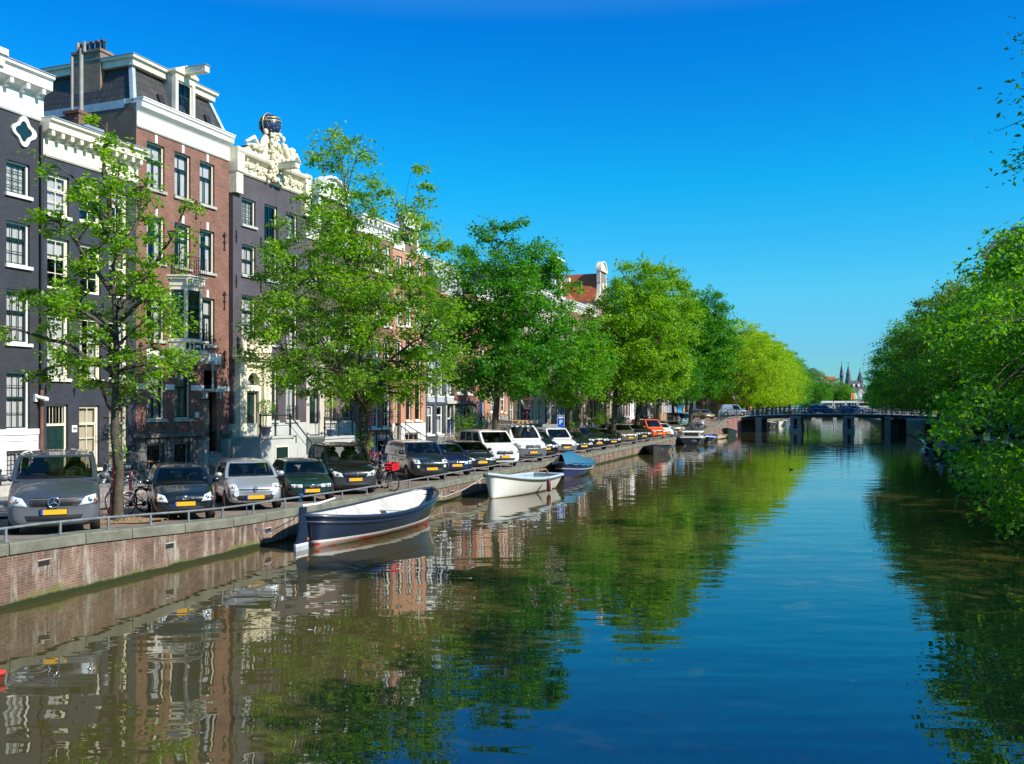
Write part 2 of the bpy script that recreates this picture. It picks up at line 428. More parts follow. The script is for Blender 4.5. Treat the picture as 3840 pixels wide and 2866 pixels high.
# far end of the canal is closed by land beyond the second bridge
mb = MB()
a, b2, c, d = q2(372, 0.5), q2(372, -RW - 0.5), q2(1400, -RW - 0.5), q2(1400, 0.5)
mb.quad((a.x, a.y, 0.86), (b2.x, b2.y, 0.86), (c.x, c.y, 0.86), (d.x, d.y, 0.86)); st('ground', mb, PAVE)

# ------------------------------------------------------------------ water
m, t, b = nt('canal_water')
b.inputs['Base Color'].default_value = c4((0.068, 0.057, 0.020)); b.inputs['Roughness'].default_value = 0.006; b.inputs['IOR'].default_value = 2.05
tc = N(t, 'ShaderNodeTexCoord')
mp = N(t, 'ShaderNodeMapping'); mp.inputs['Scale'].default_value = (0.42, 1.0, 1.0); t.links.new(tc.outputs['Object'], mp.inputs[0])
n1 = N(t, 'ShaderNodeTexNoise'); n1.inputs['Scale'].default_value = 2.3; n1.inputs['Detail'].default_value = 1.2; n1.inputs['Roughness'].default_value = 0.5; t.links.new(mp.outputs[0], n1.inputs['Vector'])
n2 = N(t, 'ShaderNodeTexNoise'); n2.inputs['Scale'].default_value = 0.75; n2.inputs['Detail'].default_value = 1.0; t.links.new(mp.outputs[0], n2.inputs['Vector'])
n3 = N(t, 'ShaderNodeTexNoise'); n3.inputs['Scale'].default_value = 0.06; n3.inputs['Detail'].default_value = 2.0; t.links.new(tc.outputs['Object'], n3.inputs['Vector'])
mr = N(t, 'ShaderNodeMapRange'); mr.inputs[1].default_value = 0.35; mr.inputs[2].default_value = 0.65; mr.inputs[3].default_value = 0.35; mr.inputs[4].default_value = 1.0; t.links.new(n3.outputs['Fac'], mr.inputs[0])
ma = N(t, 'ShaderNodeMath', operation='MULTIPLY'); t.links.new(n1.outputs['Fac'], ma.inputs[0]); t.links.new(mr.outputs[0], ma.inputs[1])
mb_ = N(t, 'ShaderNodeMath', operation='MULTIPLY_ADD'); mb_.inputs[1].default_value = 2.2; t.links.new(n2.outputs['Fac'], mb_.inputs[0]); t.links.new(ma.outputs[0], mb_.inputs[2])
bp = N(t, 'ShaderNodeBump'); bp.inputs['Strength'].default_value = 0.30; bp.inputs['Distance'].default_value = 0.022
t.links.new(mb_.outputs[0], bp.inputs['Height']); t.links.new(bp.outputs['Normal'], b.inputs['Normal'])
WATER = m
mb = MB(); mb.quad((-80, -60, 0), (260, -60, 0), (260, 620, 0), (-80, 620, 0)); st('water', mb, WATER)

# ------------------------------------------------------------------ quay walls (brick wall, stone coping)
QB = brick('old_quay_brick', (0.215, 0.108, 0.076), (0.130, 0.075, 0.056), (0.19, 0.17, 0.135), bw=0.20, rh=0.056, stain=0.6, mort=0.009, streak=(0.44, 0.42, 0.36), moss=True)
COPE = plain('weathered_coping_stone', (0.155, 0.16, 0.12), 0.9, var=0.4, scale=1.6, bump=0.4)
QROT = math.atan2(QD.y, QD.x)
# local frame of a quay: x along the canal, y inland
def quay(side, s0, s1, label):
    sg = 1 if side == 'near' else -1
    t0 = 0 if sg == 1 else -RW
    o = q2(0, t0)
    root = empty('quay_wall', (o.x, o.y, 0), QROT, label, 'quay wall')
    mb = MB(); n = int((s1 - s0) / 1.5)
    for i in range(n):
        a = s0 + (s1 - s0) * i / n; b_ = s0 + (s1 - s0) * (i + 1) / n
        za, zb = gz(a) - 0.22, gz(b_) - 0.22
        y = 0.05 * sg; y2 = 0.48 * sg
        mb.quad((a, y, -0.6), (b_, y, -0.6), (b_, y, zb), (a, y, za)) if sg < 0 else mb.quad((b_, y, -0.6), (a, y, -0.6), (a, y, za), (b_, y, zb))
    mb.build('brick_face', QB, root)
    mb = MB(); x = s0
    while x < s1:
        L = 1.5 + 0.5 * math.sin(x * 7.1); x2 = min(x + L, s1)
        za, zb = gz(x), gz(x2)
        e = 0.012
        vs = []
        for (xx, z) in ((x + e, za), (x2 - e, zb)):
            for (yy, dz) in ((0.0, -0.23), (0.0, -0.03), (0.03, 0.0), (0.5, 0.005), (0.5, -0.23)):
                vs.append((xx, yy * sg, z + dz))
        fs = [(k, k + 5, (k + 1) % 5 + 5, (k + 1) % 5) for k in range(5)] + [(0, 1, 2, 3, 4), (9, 8, 7, 6, 5)]
        mb.add(vs, fs)
        x = x2
    o = mb.build('coping', COPE, root); fix_normals(o.data)
    return root
qn = quay('near', -30, 131, 'weathered red brick quay wall with grey stone coping under the parked cars')
quay('near', 146, 372, 'quay wall of the near-house bank beyond the far bridge')
quay('far', -30, 133, 'shaded quay wall under the overhanging trees across the canal')
quay('far', 147, 372, 'shaded quay wall across the canal beyond the far bridge')
# drain mouths with lime runs
HOLE = DARK; LIME = plain('lime_stain', (0.55, 0.52, 0.46), 0.9, var=0.35, scale=14)
for px in (171, 643, 1010, 1700, 2215, 2290, 2480):
    s = px_s(px, 0); z = gz(s) - 0.52
    mb = MB(); mb.box(s - 0.14, s + 0.14, 0.043, 0.2, z - 0.055, z + 0.06, 0)
    mb.box(s - 0.17, s + 0.17, 0.034, 0.06, z + 0.06, z + 0.085, 1)
    rgd = random.Random(px)
    for k in range(9):
        x = s - .17 + k * .04 + rgd.uniform(-.01, .01); L_ = rgd.uniform(.08, .5) * min(1, z + .1)
        mb.add([(x, .047, z - .06), (x + rgd.uniform(.012, .035), .047, z - .06), (x + .012, .047, z - .06 - L_)], [(2, 1, 0), (0, 1, 2)], 2)
    mb.build('drain_mouth', [HOLE, LSTONE, LIME], qn)
# low tube rail on the coping
pxs = [22, 226, 406, 565, 707, 834, 950, 1068, 1180]
ss = [px_s(p, 0.3) for p in pxs]
st_ = [ss[0] - 2.2 * k for k in (3, 2, 1)] + ss
while st_[-1] < 88: st_.append(st_[-1] + 1.75)
o = q2(0, 0)
rail = empty('quay_rail', (o.x, o.y, 0), QROT, 'long low galvanised tube rail along the edge of the quay coping', 'railing')
mb = MB(); mb.tube([(s, 0.30, gz(s) + 0.27) for s in np.arange(st_[0] - 3, 90, 1.5)], 0.028, 8); mb.build('top_tube', STEEL, rail)
for s in st_:
    mb = MB(); mb.tube([(s, 0.30, gz(s) - 0.02), (s, 0.30, gz(s) + 0.27)], 0.03, 8); mb.box(s - 0.07, s + 0.07, 0.24, 0.36, gz(s) - 0.0, gz(s) + 0.02); mb.build('post', STEEL, rail)

# ------------------------------------------------------------------ far bridge
BRK = brick('bridge_brick', (0.30, 0.13, 0.11), (0.24, 0.10, 0.085), (0.25, 0.2, 0.17), stain=0.3)
YB0, YB1 = 149.0, 163.0
DECK = [(33.6, 2.22), (36, 2.38), (39.3, 2.58), (42, 2.70), (45.5, 2.80), (49.5, 2.86), (53.7, 2.84), (57, 2.78), (60.5, 2.70), (65.0, 2.55), (70.0, 2.3)]
def dz_(x): 
    for (a, za), (b_, zb) in zip(DECK, DECK[1:]):
        if x <= b_: return za + (zb - za) * (x - a) / (b_ - a)
    return DECK[-1][1]
br = empty('canal_bridge', (49, 149, 0), 0, 'long low bridge on grey stone piers crossing the canal ahead', 'bridge')
BX, BY = 49.0, 149.0
def shear(y): return (y - YB0) * 0.346
mb = MB()
for (a, za), (b_, zb) in zip(DECK, DECK[1:]):
    for (y0, y1, d0, d1, m_) in ((0.0, 14.0, -0.10, 0.0, 1), (0.12, 13.9, -0.62, -0.10, 0)):
        s0, s1 = shear(YB0 + y0), shear(YB0 + y1)
        vs = [(a - BX + s0, y0, za + d0), (b_ - BX + s0, y0, zb + d0), (b_ - BX + s1, y1, zb + d0), (a - BX + s1, y1, za + d0),
              (a - BX + s0, y0, za + d1), (b_ - BX + s0, y0, zb + d1), (b_ - BX + s1, y1, zb + d1), (a - BX + s1, y1, za + d1)]
        mb.add(vs, [(3, 2, 1, 0), (4, 5, 6, 7), (0, 1, 5, 4), (2, 3, 7, 6)], m_)
mb.build('deck', [plain('dark_bridge_steel', (0.035, 0.045, 0.05), 0.6, var=0.2), LSTONE], br)
for (xa, xb, rec) in ((38.9, 39.8, 0), (44.4, 46.1, 1), (53.0, 54.6, 1), (59.5, 60.4, 0)):
    mb = MB()
    zt = dz_((xa + xb) / 2) - 0.63
    def slab(x0, x1, y0, y1, z0, z1, m_=0):
        vs = []
        for z in (z0, z1):
            for (x, y) in ((x0, y0), (x1, y0), (x1, y1), (x0, y1)):
                vs.append((x - BX + y * 0.346, y, z))
        mb.add(vs, [(3, 2, 1, 0), (4, 5, 6, 7), (0, 1, 5, 4), (1, 2, 6, 5), (2, 3, 7, 6), (3, 0, 4, 7)], m_)
    if rec:
        t3 = (xb - xa) / 3
        slab(xa, xa + t3, -0.3, 13.5, 0.95, zt); slab(xb - t3, xb, -0.3, 13.5, 0.95, zt)
        slab(xa + t3, xb - t3, 0.1, 13.5, 0.95, zt - 0.15, 1); slab(xa + t3, xb - t3, -0.3, 13.5, zt - 0.15, zt)
        slab(xa - 0.12, xb + 0.12, -0.5, 14, -0.8, 0.95); slab(xa + t3, xb - t3, -0.52, -0.3, 0.5, 0.9, 1)
        slab(xa - 0.04, xa + t3 + .04, -0.36, -0.1, 1.45, 1.6); slab(xb - t3 - .04, xb + .04, -0.36, -0.1, 1.45, 1.6)
    else:
        slab(xa, xb, -0.3, 13.5, -0.8, zt); slab(xa - 0.1, xb + 0.1, -0.4, 0.4, 1.3, 1.5)
    slab(xa - 0.08, xb + 0.08, -0.42, 0.3, zt, zt + 0.3)
    mb.build('pier', [STONE, DARK], br)
mb = MB()
def wallq(p, q, z0, za, zb, m_=0):
    mb.quad((p[0] - BX, p[1] - BY, z0), (q[0] - BX, q[1] - BY, z0), (q[0] - BX, q[1] - BY, zb), (p[0] - BX, p[1] - BY, za), m_)
mb0_ = mb
pA = q2(131, 0); wallq((pA.x, pA.y), (36.6, 149.0), -0.6, 2.12, 2.3); wallq((36.6, 149.0), (37.1, 151.2), -0.6, 1.9, 1.95); wallq((37.1, 151.2), (39.5, 151.2), -0.6, 1.95, 1.95)
mb.build('abutment', BRK, br); mb = MB()
pB = q2(133, -RW); wallq((60.3, 150.4), (64.2, 150.4), -0.6, 2.0, 2.0); wallq((64.2, 150.4), (pB.x, pB.y), -0.6, 2.2, 2.2)
mb.build('abutment', BRK, br)
mb = MB()
def arch(u, v):
    x = 34.6 + 5.2 * u; z = dz_(x) - 0.12 - (0.75 * (1 - u) ** 0.7) * v * 0.9 - 0.05
    return (x - BX, -0.18 + v * 0.3, z)
mb.grid(arch, 10, 3, 0); mb.build('curved_fascia', plain('green_bridge_steel', (0.03, 0.10, 0.09), 0.5, var=0.2), br)
def bridge_rail(root, ya, xs, name='railing'):
    mb = MB()
    for h, r_ in ((1.0, 0.035), (0.62, 0.018), (0.25, 0.018)):
        mb.tube([(x - BX + shear(ya), ya - BY, dz_(x) + h * 1.12) for x in xs], r_ * 1.5, 5)
    x = xs[0]
    while x <= xs[-1]:
        mb.tube([(x - BX + shear(ya), ya - BY, dz_(x)), (x - BX + shear(ya), ya - BY, dz_(x) + 1.2)], 0.065, 5); x += 1.55
    mb.build(name, GREENIRON, root)
bridge_rail(br, 149.1, list(np.arange(34.3, 67, 0.5))); bridge_rail(br, 162.8, list(np.arange(34.3, 67, 0.5)))
# rail that runs from the bridge down along the quay
rt = empty('ramp_railing', (0, 0, 0), 0, 'dark iron railing climbing along the quay edge to the far bridge', 'railing')
mb = MB()
for h in (1.0, 0.6, 0.25): mb.tube([tuple(q3(s, 0.25, h)) for s in np.arange(124, 134.5, 1)], 0.03, 5)
for s in np.arange(124, 134.5, 1.5): mb.tube([tuple(q3(s, 0.25)), tuple(q3(s, 0.25, 1.05))], 0.045, 5)
mb.build('rails', GREENIRON, rt)
# mooring posts by the bridge
for (x, y) in ((40.6, 148.3), (46.9, 148.0)):
    mb = MB(); mb.tube([(x, y, -0.6), (x + 0.03, y, 1.5)], [0.12, 0.1], 8)
    o = mb.build('mooring_post', plain('old_timber', (0.25, 0.19, 0.13), 0.9, var=0.3)); props(o, 'weathered timber mooring post beside the %s stone pier of the far bridge' % ('slim first' if x < 43 else 'first broad'), 'mooring post')
# second bridge far beyond
b2_ = empty('tram_bridge', (0, 0, 0), 0, 'distant flat bridge carrying the tram across the end of the canal', 'bridge')
mb = MB(); pl, pr = q2(350, 6), q2(350, -RW - 12)
mb.box(pl.x, pr.x, pl.y - 2, pl.y + 12, 2.2, 2.9); mb.build('deck', STONE, b2_)
for k in range(5):
    mb = MB(); x = pl.x + 6 + k * 8; mb.box(x - 0.7, x + 0.7, pl.y - 1.6, pl.y + 11, -0.5, 2.19); mb.build('pier', STONE, b2_)
mb = MB(); mb.box(pl.x, pr.x, pl.y - 1.9, pl.y - 1.8, 3.75, 3.85)
for k in range(24):
    x = pl.x + k * (pr.x - pl.x) / 23; mb.box(x - 0.05, x + 0.05, pl.y - 1.9, pl.y - 1.8, 2.9, 3.76)
mb.build('railing', GREENIRON, b2_)
# ------------------------------------------------------------------ house kit.  local frame: x along the street, y into the house, z above the water
FROT = math.atan2(FD.y, FD.x)
def curtain(root, x0, x1, z0, z1, kind, m=None, y=0.26):
    m = m or CURT
    W, H = x1 - x0, z1 - z0
    segs = []
    if kind == 'side': segs = [(x0, x0 + W * .30, z0, z1), (x1 - W * .30, x1, z0, z1)]
    elif kind == 'full': segs = [(x0, x1, z0, z1)]
    elif kind == 'low': segs = [(x0, x1, z0, z0 + H * .5)]
    elif kind == 'blind': segs = [(x0, x1, z1 - H * .3, z1)]
    elif kind == 'one': segs = [(x1 - W * .45, x1, z0, z1)]
    elif kind == 'wide': segs = [(x0, x0 + W * .46, z0, z1), (x1 - W * .46, x1, z0, z1)]
    if not segs: return
    mb = MB()
    for k, (a, b_, c, d) in enumerate(segs):
        n = max(8, int((b_ - a) / 0.025)); ph = random.random() * 6
        fl = 0.0 if kind == 'blind' else 0.018
        mb.grid(lambda u, v, a=a, b_=b_, c=c, d=d: (a + (b_ - a) * u, y + fl * math.sin(u * (b_ - a) * 62 + ph) + fl * .6 * math.sin(u * 23 + v * 2), c + (d - c) * v), n, 2)
    mb.build('curtain', m, root)

def window(root, x0, x1, z0, z1, secs=((0, 1, 2, 2),), fr=CREAM, sa=None, sill=True, sm=None, curt='side', cm=None, y=0.11, fw=0.07, sw=0.045, bw=0.028, key=None, name='window'):
    """secs: sashes from bottom to top as (from, to, columns, rows) in fractions of the height"""
    sa = sa or fr
    mb = MB()
    mb.box(x0, x0 + fw, y, y + .12, z0, z1); mb.box(x1 - fw, x1, y, y + .12, z0, z1)
    mb.box(x0 + fw, x1 - fw, y, y + .12, z1 - fw, z1); mb.box(x0 + fw, x1 - fw, y, y + .12, z0, z0 + fw * .8)
    a0, a1, c0, c1 = x0 + fw, x1 - fw, z0 + fw * .8, z1 - fw
    H = c1 - c0
    for k, (f0, f1, nx, nz) in enumerate(secs):
        yy = y + (.035 if k == 0 else .012)
        p0, p1 = c0 + H * f0, c0 + H * f1
        e = .002
        mb.box(a0 + e, a0 + sw, yy, yy + .05, p0, p1, 1); mb.box(a1 - sw, a1 - e, yy, yy + .05, p0, p1, 1)
        mb.box(a0 + sw, a1 - sw, yy, yy + .05, p0, p0 + sw, 1); mb.box(a0 + sw, a1 - sw, yy, yy + .05, p1 - sw, p1 - e, 1)
        for i in range(1, nx):
            x = a0 + (a1 - a0) * i / nx; mb.box(x - bw / 2, x + bw / 2, yy + .008, yy + .042, p0 + sw, p1 - sw, 1)
        for j in range(1, nz):
            z = p0 + (p1 - p0) * j / nz; mb.box(a0 + sw, a1 - sw, yy + .010, yy + .040, z - bw / 2, z + bw / 2, 1)
    wn = mb.build(name, [fr, sa], root)
    g = MB(); yy = y + .065
    g.quad((a0, yy, c0), (a1, yy, c0), (a1, yy, c1), (a0, yy, c1)); g.build('pane', GLASS, wn)
    if curt: curtain(wn, a0, a1, c0, c1, curt, cm)
    if sill:
        s = MB(); s.box(x0 - .07, x1 + .07, -.10, y + .02, z0 - .12, z0 - .002); s.build('sill', sm or fr, wn)
    if key:
        s = MB(); xm = (x0 + x1) / 2; s.box(xm - .07, xm + .07, -.035, .02, z1 + .02, z1 + .36); s.build('keystone', key, wn)
    return wn

def wall(root, W, D, z0, z1, ops, m, reveal=0.16, side=None, x0=0.0, name='wall', back=True, lintel=None, circ=None):
    """brick box with openings cut in its street face"""
    mb = MB()
    xs = sorted({x0, x0 + W} | {o[0] for o in ops} | {o[1] for o in ops}); zs = sorted({z0, z1} | {o[2] for o in ops} | {o[3] for o in ops})
    xs = [x for x in xs if x0 <= x <= x0 + W]; zs = [z for z in zs if z0 <= z <= z1]
    for i in range(len(xs) - 1):
        for j in range(len(zs) - 1):
            cx, cz = (xs[i] + xs[i + 1]) / 2, (zs[j] + zs[j + 1]) / 2
            if any(o[0] < cx < o[1] and o[2] < cz < o[3] for o in ops): continue
            mb.quad((xs[i], 0, zs[j]), (xs[i + 1], 0, zs[j]), (xs[i + 1], 0, zs[j + 1]), (xs[i], 0, zs[j + 1]))
    for (a, b_, c, d) in [o[:4] for o in ops]:
        r_ = reveal + .12
        mb.quad((a, 0, c), (a, r_, c), (a, r_, d), (a, 0, d)); mb.quad((b_, 0, c), (b_, 0, d), (b_, r_, d), (b_, r_, c))
        mb.quad((a, 0, d), (a, r_, d), (b_, r_, d), (b_, 0, d)); mb.quad((a, 0, c), (b_, 0, c), (b_, r_, c), (a, r_, c))
    X = x0 + W
    mb.quad((x0, 0, z0), (x0, 0, z1), (x0, D, z1), (x0, D, z0), 1); mb.quad((X, 0, z0), (X, D, z0), (X, D, z1), (X, 0, z1), 1)
    mb.quad((x0, D, z0), (x0, D, z1), (X, D, z1), (X, D, z0), 1); mb.quad((x0, 0, z1), (X, 0, z1), (X, D, z1), (x0, D, z1), 1)
    mb.quad((x0 + .02, 0.95, z0), (X - .02, 0.95, z0), (X - .02, 0.95, z1 - .02), (x0 + .02, 0.95, z1 - .02), 2)  # near-black sheet behind the windows, standing in for room shade
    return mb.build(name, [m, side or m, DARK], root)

def cornice(root, x0, x1, z0, z1, out=0.55, m=None, mod=0.55, frieze=None, name='cornice', capm=None):
    """frieze from z0, moulded eave up to z1"""
    m = m or CREAM
    H = z1 - z0; zf = z0 + H * .62
    mb = MB()
    mb.sweepx([(0.05, z0), (-.05, z0), (-.09, z0 + .06), (-.05, z0 + .12), (-.05, zf - .1), (-.13, zf), (-out * .8, zf + .10), (-out * .82, z1 - .16), (-out, z1 - .10), (-out, z1 - .02), (-out + .02, z1), (0.6, z1), (0.6, zf), (.05, zf - .1)], x0, x1)
    if mod:
        n = int((x1 - x0) / mod)
        for i in range(n):
            x = x0 + (i + .5) * (x1 - x0) / n
            mb.box(x - .07, x + .07, -out * .74, -.04, zf - .10, zf + .12); mb.box(x - .05, x + .05, -out * .45, -.045, zf - .2, zf - .101)
    o = mb.build(name, m, root)
    c = MB(); c.box(x0 - .01, x1 + .01, -out - .03, .7, z1 + .002, z1 + .045); c.build('cap', capm or ZINC, o)
    return o

def plain_roof(root, W, z0, z1, D=10, m=None, back=3.2, x0=0.0, front=0.4, name='roof'):
    mb = MB(); X = x0 + W
    P = [(front, z0), (back, z1), (D - back, z1), (D - .1, z0)]
    for (a, b_) in zip(P, P[1:]): mb.quad((x0, a[0], a[1]), (X, a[0], a[1]), (X, b_[0], b_[1]), (x0, b_[0], b_[1]))
    for x in (x0 + .01, X - .01): mb.add([(x, p[0], p[1]) for p in P], [(0, 1, 2, 3)])
    return mb.build(name, m or SLATE, root)
def ridge_roof(root, x0, x1, z0, z1, y0=.3, y1=10, m=None):
    xm = (x0 + x1) / 2; mb = MB()
    mb.quad((x0, y0, z0), (xm, y0, z1), (xm, y1, z1), (x0, y1, z0)); mb.quad((x1, y0, z0), (x1, y1, z0), (xm, y1, z1), (xm, y0, z1))
    mb.add([(x0, y0, z0), (x1, y0, z0), (xm, y0, z1)], [(0, 1, 2)]); mb.add([(x0, y1, z0), (xm, y1, z1), (x1, y1, z0)], [(0, 1, 2)])
    return mb.build('roof', m or SLATE, root)
def chimney(root, x, y, z0, z1, w_=.7, d=.6, m=None, pots=2, potm=None):
    mb = MB(); mb.box(x - w_ / 2, x + w_ / 2, y - d / 2, y + d / 2, z0, z1 - .12); mb.box(x - w_ / 2 - .06, x + w_ / 2 + .06, y - d / 2 - .06, y + d / 2 + .06, z1 - .12, z1)
    c = mb.build('chimney', m, root)
    if pots:
        p = MB()
        for k in range(pots):
            yy = y - d / 2 + d * (k + .5) / pots
            p.lathe([(.09, z1), (.085, z1 + .38), (.12, z1 + .40), (.12, z1 + .46), (.06, z1 + .5)], (x, yy, 0), 8)
        p.build('chimney_pot', potm or IRON, c)
    return c
def panel_door(root, x0, x1, z0, z1, m=None, y=0.14, frame=None, transom=None, tz=None, studs=None, arch=False, name='door'):
    m = m or DGREEN; frame = frame or CREAM
    top = tz or z1
    mb = MB(); f_ = .07
    mb.box(x0, x0 + f_, y - .02, y + .1, z0, z1, 1); mb.box(x1 - f_, x1, y - .02, y + .1, z0, z1, 1); mb.box(x0 + f_, x1 - f_, y - .02, y + .1, z1 - f_, z1, 1)
    a, b_ = x0 + f_, x1 - f_
    if tz: mb.box(a, b_, y - .03, y + .1, top, top + .09, 1)
    else: top = z1 - f_
    mb.box(a, b_, y + .03, y + .08, z0, top)
    W, H = b_ - a, top - z0
    for (u0, u1) in ((.1, .45), (.55, .9)):
        for (v0, v1) in ((.05, .28), (.34, .62), (.68, .95)):
            mb.box(a + W * u0, a + W * u1, y + .012, y + .031, z0 + H * v0, z0 + H * v1)
            mb.box(a + W * (u0 + .05), a + W * (u1 - .05), y + .002, y + .013, z0 + H * (v0 + .02), z0 + H * (v1 - .02))
    if studs:
        for i in range(6):
            for j in range(int(H / .16)):
                mb.ball((a + W * (i + .5) / 6, y + .0, z0 + .1 + j * .16), .018, 6, 4, 2)
    d = mb.build(name, [m, frame, IRON], root)
    h = MB(); h.ball((b_ - .1, y - .03, z0 + H * .46), .035, 8, 6); h.build('handle', CHROME if not studs else IRON, d)
    if tz:
        g = MB(); g.quad((a, y + .06, top + .09), (b_, y + .06, top + .09), (b_, y + .06, z1 - f_), (a, y + .06, z1 - f_)); g.build('fanlight', GLASS, d)
    return d
def anchor(root, x, z, h=.7, fancy=False, m=None):
    mb = MB(); mb.box(x - .02, x + .02, -.05, .0, z - h / 2, z + h / 2)
    if fancy:
        for (dx, dz, r_) in ((0, h * .5, .05), (.08, h * .38, .035), (-.08, h * .38, .035), (.07, -.05, .035), (-.07, -.05, .035), (0, -h * .5, .06)): mb.ball((x + dx, -.05, z + dz), (r_, .03, r_), 8, 5)
        mb.box(x - .1, x + .1, -.05, .0, z + h * .3, z + h * .34)
    else:
        mb.box(x - .045, x + .045, -.05, -.001, z - .04, z + .04)
    mb.build('wall_anchor', m or IRON, root)
def text_mesh(s, size, m, name, parent, loc, rot=(R(90), 0, 0), ext=0.004, bold=False):
    cu = bpy.data.curves.new(name, 'FONT'); cu.body = s; cu.size = size; cu.extrude = ext; cu.align_x = 'CENTER'; cu.align_y = 'CENTER'
    if bold: cu.offset = size * .02
    o = bpy.data.objects.new(name, cu); COL.objects.link(o)
    dg = bpy.context.evaluated_depsgraph_get(); dg.update()
    me = bpy.data.meshes.new_from_object(o.evaluated_get(dg)); bpy.data.objects.remove(o); me.materials.clear(); me.materials.append(m)
    o = link(name, me, parent, loc); o.rotation_euler = rot
    return o
def rail_run(mb, pts, h=.95, post=.035, mids=(.5,), every=None, top=.035):
    for k in (h,) + tuple(h * q for q in mids): mb.tube([(p[0], p[1], p[2] + k) for p in pts], top if k == h else .015, 6, cap=True)
    for p in pts: mb.lathe([(post * 1.5, 0), (post, .06), (post, h * .4), (post * 1.6, h * .5), (post, h * .6), (post, h), (post * 1.5, h + .05), (.01, h + .1)], p, 8)
def scroll_rail(root, x0, x1, z0, z1, y=-.06, name='balustrade', m=None):
    mb = MB()
    mb.box(x0, x1, y - .015, y + .015, z1 - .03, z1); mb.box(x0, x1, y - .015, y + .015, z0, z0 + .03)
    n = max(2, round((x1 - x0) / .25)); W = (x1 - x0) / n
    for i in range(n + 1): mb.box(x0 + i * W - .01, x0 + i * W + .01, y - .01, y + .01, z0, z1)
    for i in range(n):
        c = x0 + (i + .5) * W; zc = (z0 + z1) / 2; r_ = min(W, z1 - z0) * .4
        for sg in (1, -1):
            mb.tube([(c + r_ * .9 * math.cos(a_) * (1 - .1 * k), y, zc + sg * (z1 - z0) * .22 + r_ * .55 * math.sin(a_)) for k, a_ in enumerate(np.linspace(0, 2 * math.pi, 9))], .009, 4)
    return mb.build(name, m or IRON, root)
def new_house(w0, v=0.0, label='', name='canal_house'):
    p = f2(w0, -v)
    rot = FROT if w0 < 70 else QROT
    return empty(name, (p.x, p.y, 0), rot, label, 'house')

# ================================================================== H1  near black house with white plinth
BLK = brick('charcoal_painted_brick', (0.036, 0.038, 0.047), (0.045, 0.047, 0.058), (0.020, 0.022, 0.030), stain=.30, spec=.4, rough=.6)
SLB = brick('slate_blue_painted_brick', (0.036, 0.040, 0.056), (0.046, 0.051, 0.070), (0.026, 0.029, 0.040), stain=.30, spec=.4, rough=.6)
W1 = 5.9; X1 = -14.6
h = new_house(X1, 0, 'near black brick house with white plinth and white quatrefoil window under its cornice')
cols = [(0.55, 1.55), (2.45, 3.45), (4.50, 5.47)]
rows = [(11.5, 12.65), (9.0, 10.52), (6.25, 8.12), (3.18, 5.25)]
ops = [(a, b_, c, d) for (a, b_) in cols for (c, d) in rows]
wall(h, W1, 11, 3.14, 14.5, ops, BLK)
for i, (a, b_) in enumerate(cols):
    for j, (c, d) in enumerate(rows):
        secs = [((0, 1, 3, 4),), ((0, .62, 3, 2), (.62, 1, 3, 1)), ((0, .6, 3, 2), (.6, 1, 3, 1)), ((0, .55, 3, 2), (.55, 1, 3, 2))][j]
        window(h, a, b_, c, d, secs, fr=WHITE, sa=DGREEN, curt=['wide', 'full', 'full', 'full'][j], sm=WHITE, bw=.024)
ops = [(a + .0, b_ + .1, 1.35, 2.45) for (a, b_) in cols]
WPL = plain('white_plinth_render', (.80, .80, .78), .6, var=.05, scale=1.5)
wall(h, W1, 11, .4, 3.12, ops, WPL, name='plinth')
for o_ in ops:
    wn = window(h, *o_, ((0, 1, 2, 1),), fr=STONE, curt='full', sill=False)
    mb = MB()
    for k in range(7): x = o_[0] + .06 + k * (o_[1] - o_[0] - .12) / 6; mb.tube([(x, .03, o_[2]), (x, .03, o_[3] - .1)], .012, 5); mb.ball((x, .03, o_[3] - .1), .022, 6, 4)
    for z in (o_[2] + .3, o_[3] - .35): mb.box(o_[0], o_[1], .02, .04, z - .012, z + .012)
    mb.build('window_bars', IRON, wn)
mb = MB(); mb.box(0, W1 - .1, -.09, .02, 3.0, 3.2); mb.box(0, W1 - .1, -.04, .0, 2.78, 3.0); mb.build('plinth_ledge', WPL, h)
cornice(h, 0, W1 + .12, 14.35, 15.92, .62, WHITE, .62)
mb = MB(); mb.box(2.6, 4.0, -.70, .4, 15.97, 16.18); mb.box(2.66, 3.94, -.6, .4, 15.6, 15.969); mb.build('parapet_block', WHITE, h)
plain_roof(h, W1, 15.9, 17.0, 11)
# quatrefoil
def quatre(cx, cz, r_, y0, y1, m_, n=40, k=.18):
    def pt(a_, q): 
        rr = r_ * q * (1 + k * math.cos(4 * a_)); return (cx + rr * math.cos(a_), cz + rr * math.sin(a_) * 1.05)
    mb = MB(); 
    for i in range(n):
        a0, a1 = 2 * math.pi * i / n, 2 * math.pi * (i + 1) / n
        o0, o1, i0, i1 = pt(a0, 1), pt(a1, 1), pt(a0, .68), pt(a1, .68)
        mb.quad((o0[0], y0, o0[1]), (o1[0], y0, o1[1]), (i1[0], y0 + .03, i1[1]), (i0[0], y0 + .03, i0[1]))
        mb.quad((o0[0], y1, o0[1]), (o0[0], y0, o0[1]), (o1[0], y0, o1[1]), (o1[0], y1, o1[1])) 
        mb.quad((i0[0], y0 + .03, i0[1]), (i1[0], y0 + .03, i1[1]), (i1[0], y1, i1[1]), (i0[0], y1, i0[1]))
    f_ = mb.build('quatrefoil_window', m_, h)
    g = MB(); g.add([(pt(2 * math.pi * i / n, .7)[0], y1 - .012, pt(2 * math.pi * i / n, .7)[1]) for i in range(n)], [tuple(range(n - 1, -1, -1))]); g.build('pane', plain('dark_teal_pane', (.01, .03, .035), .05, var=0), f_)
quatre(5.18, 13.78, .44, -.09, .0, WHITE)
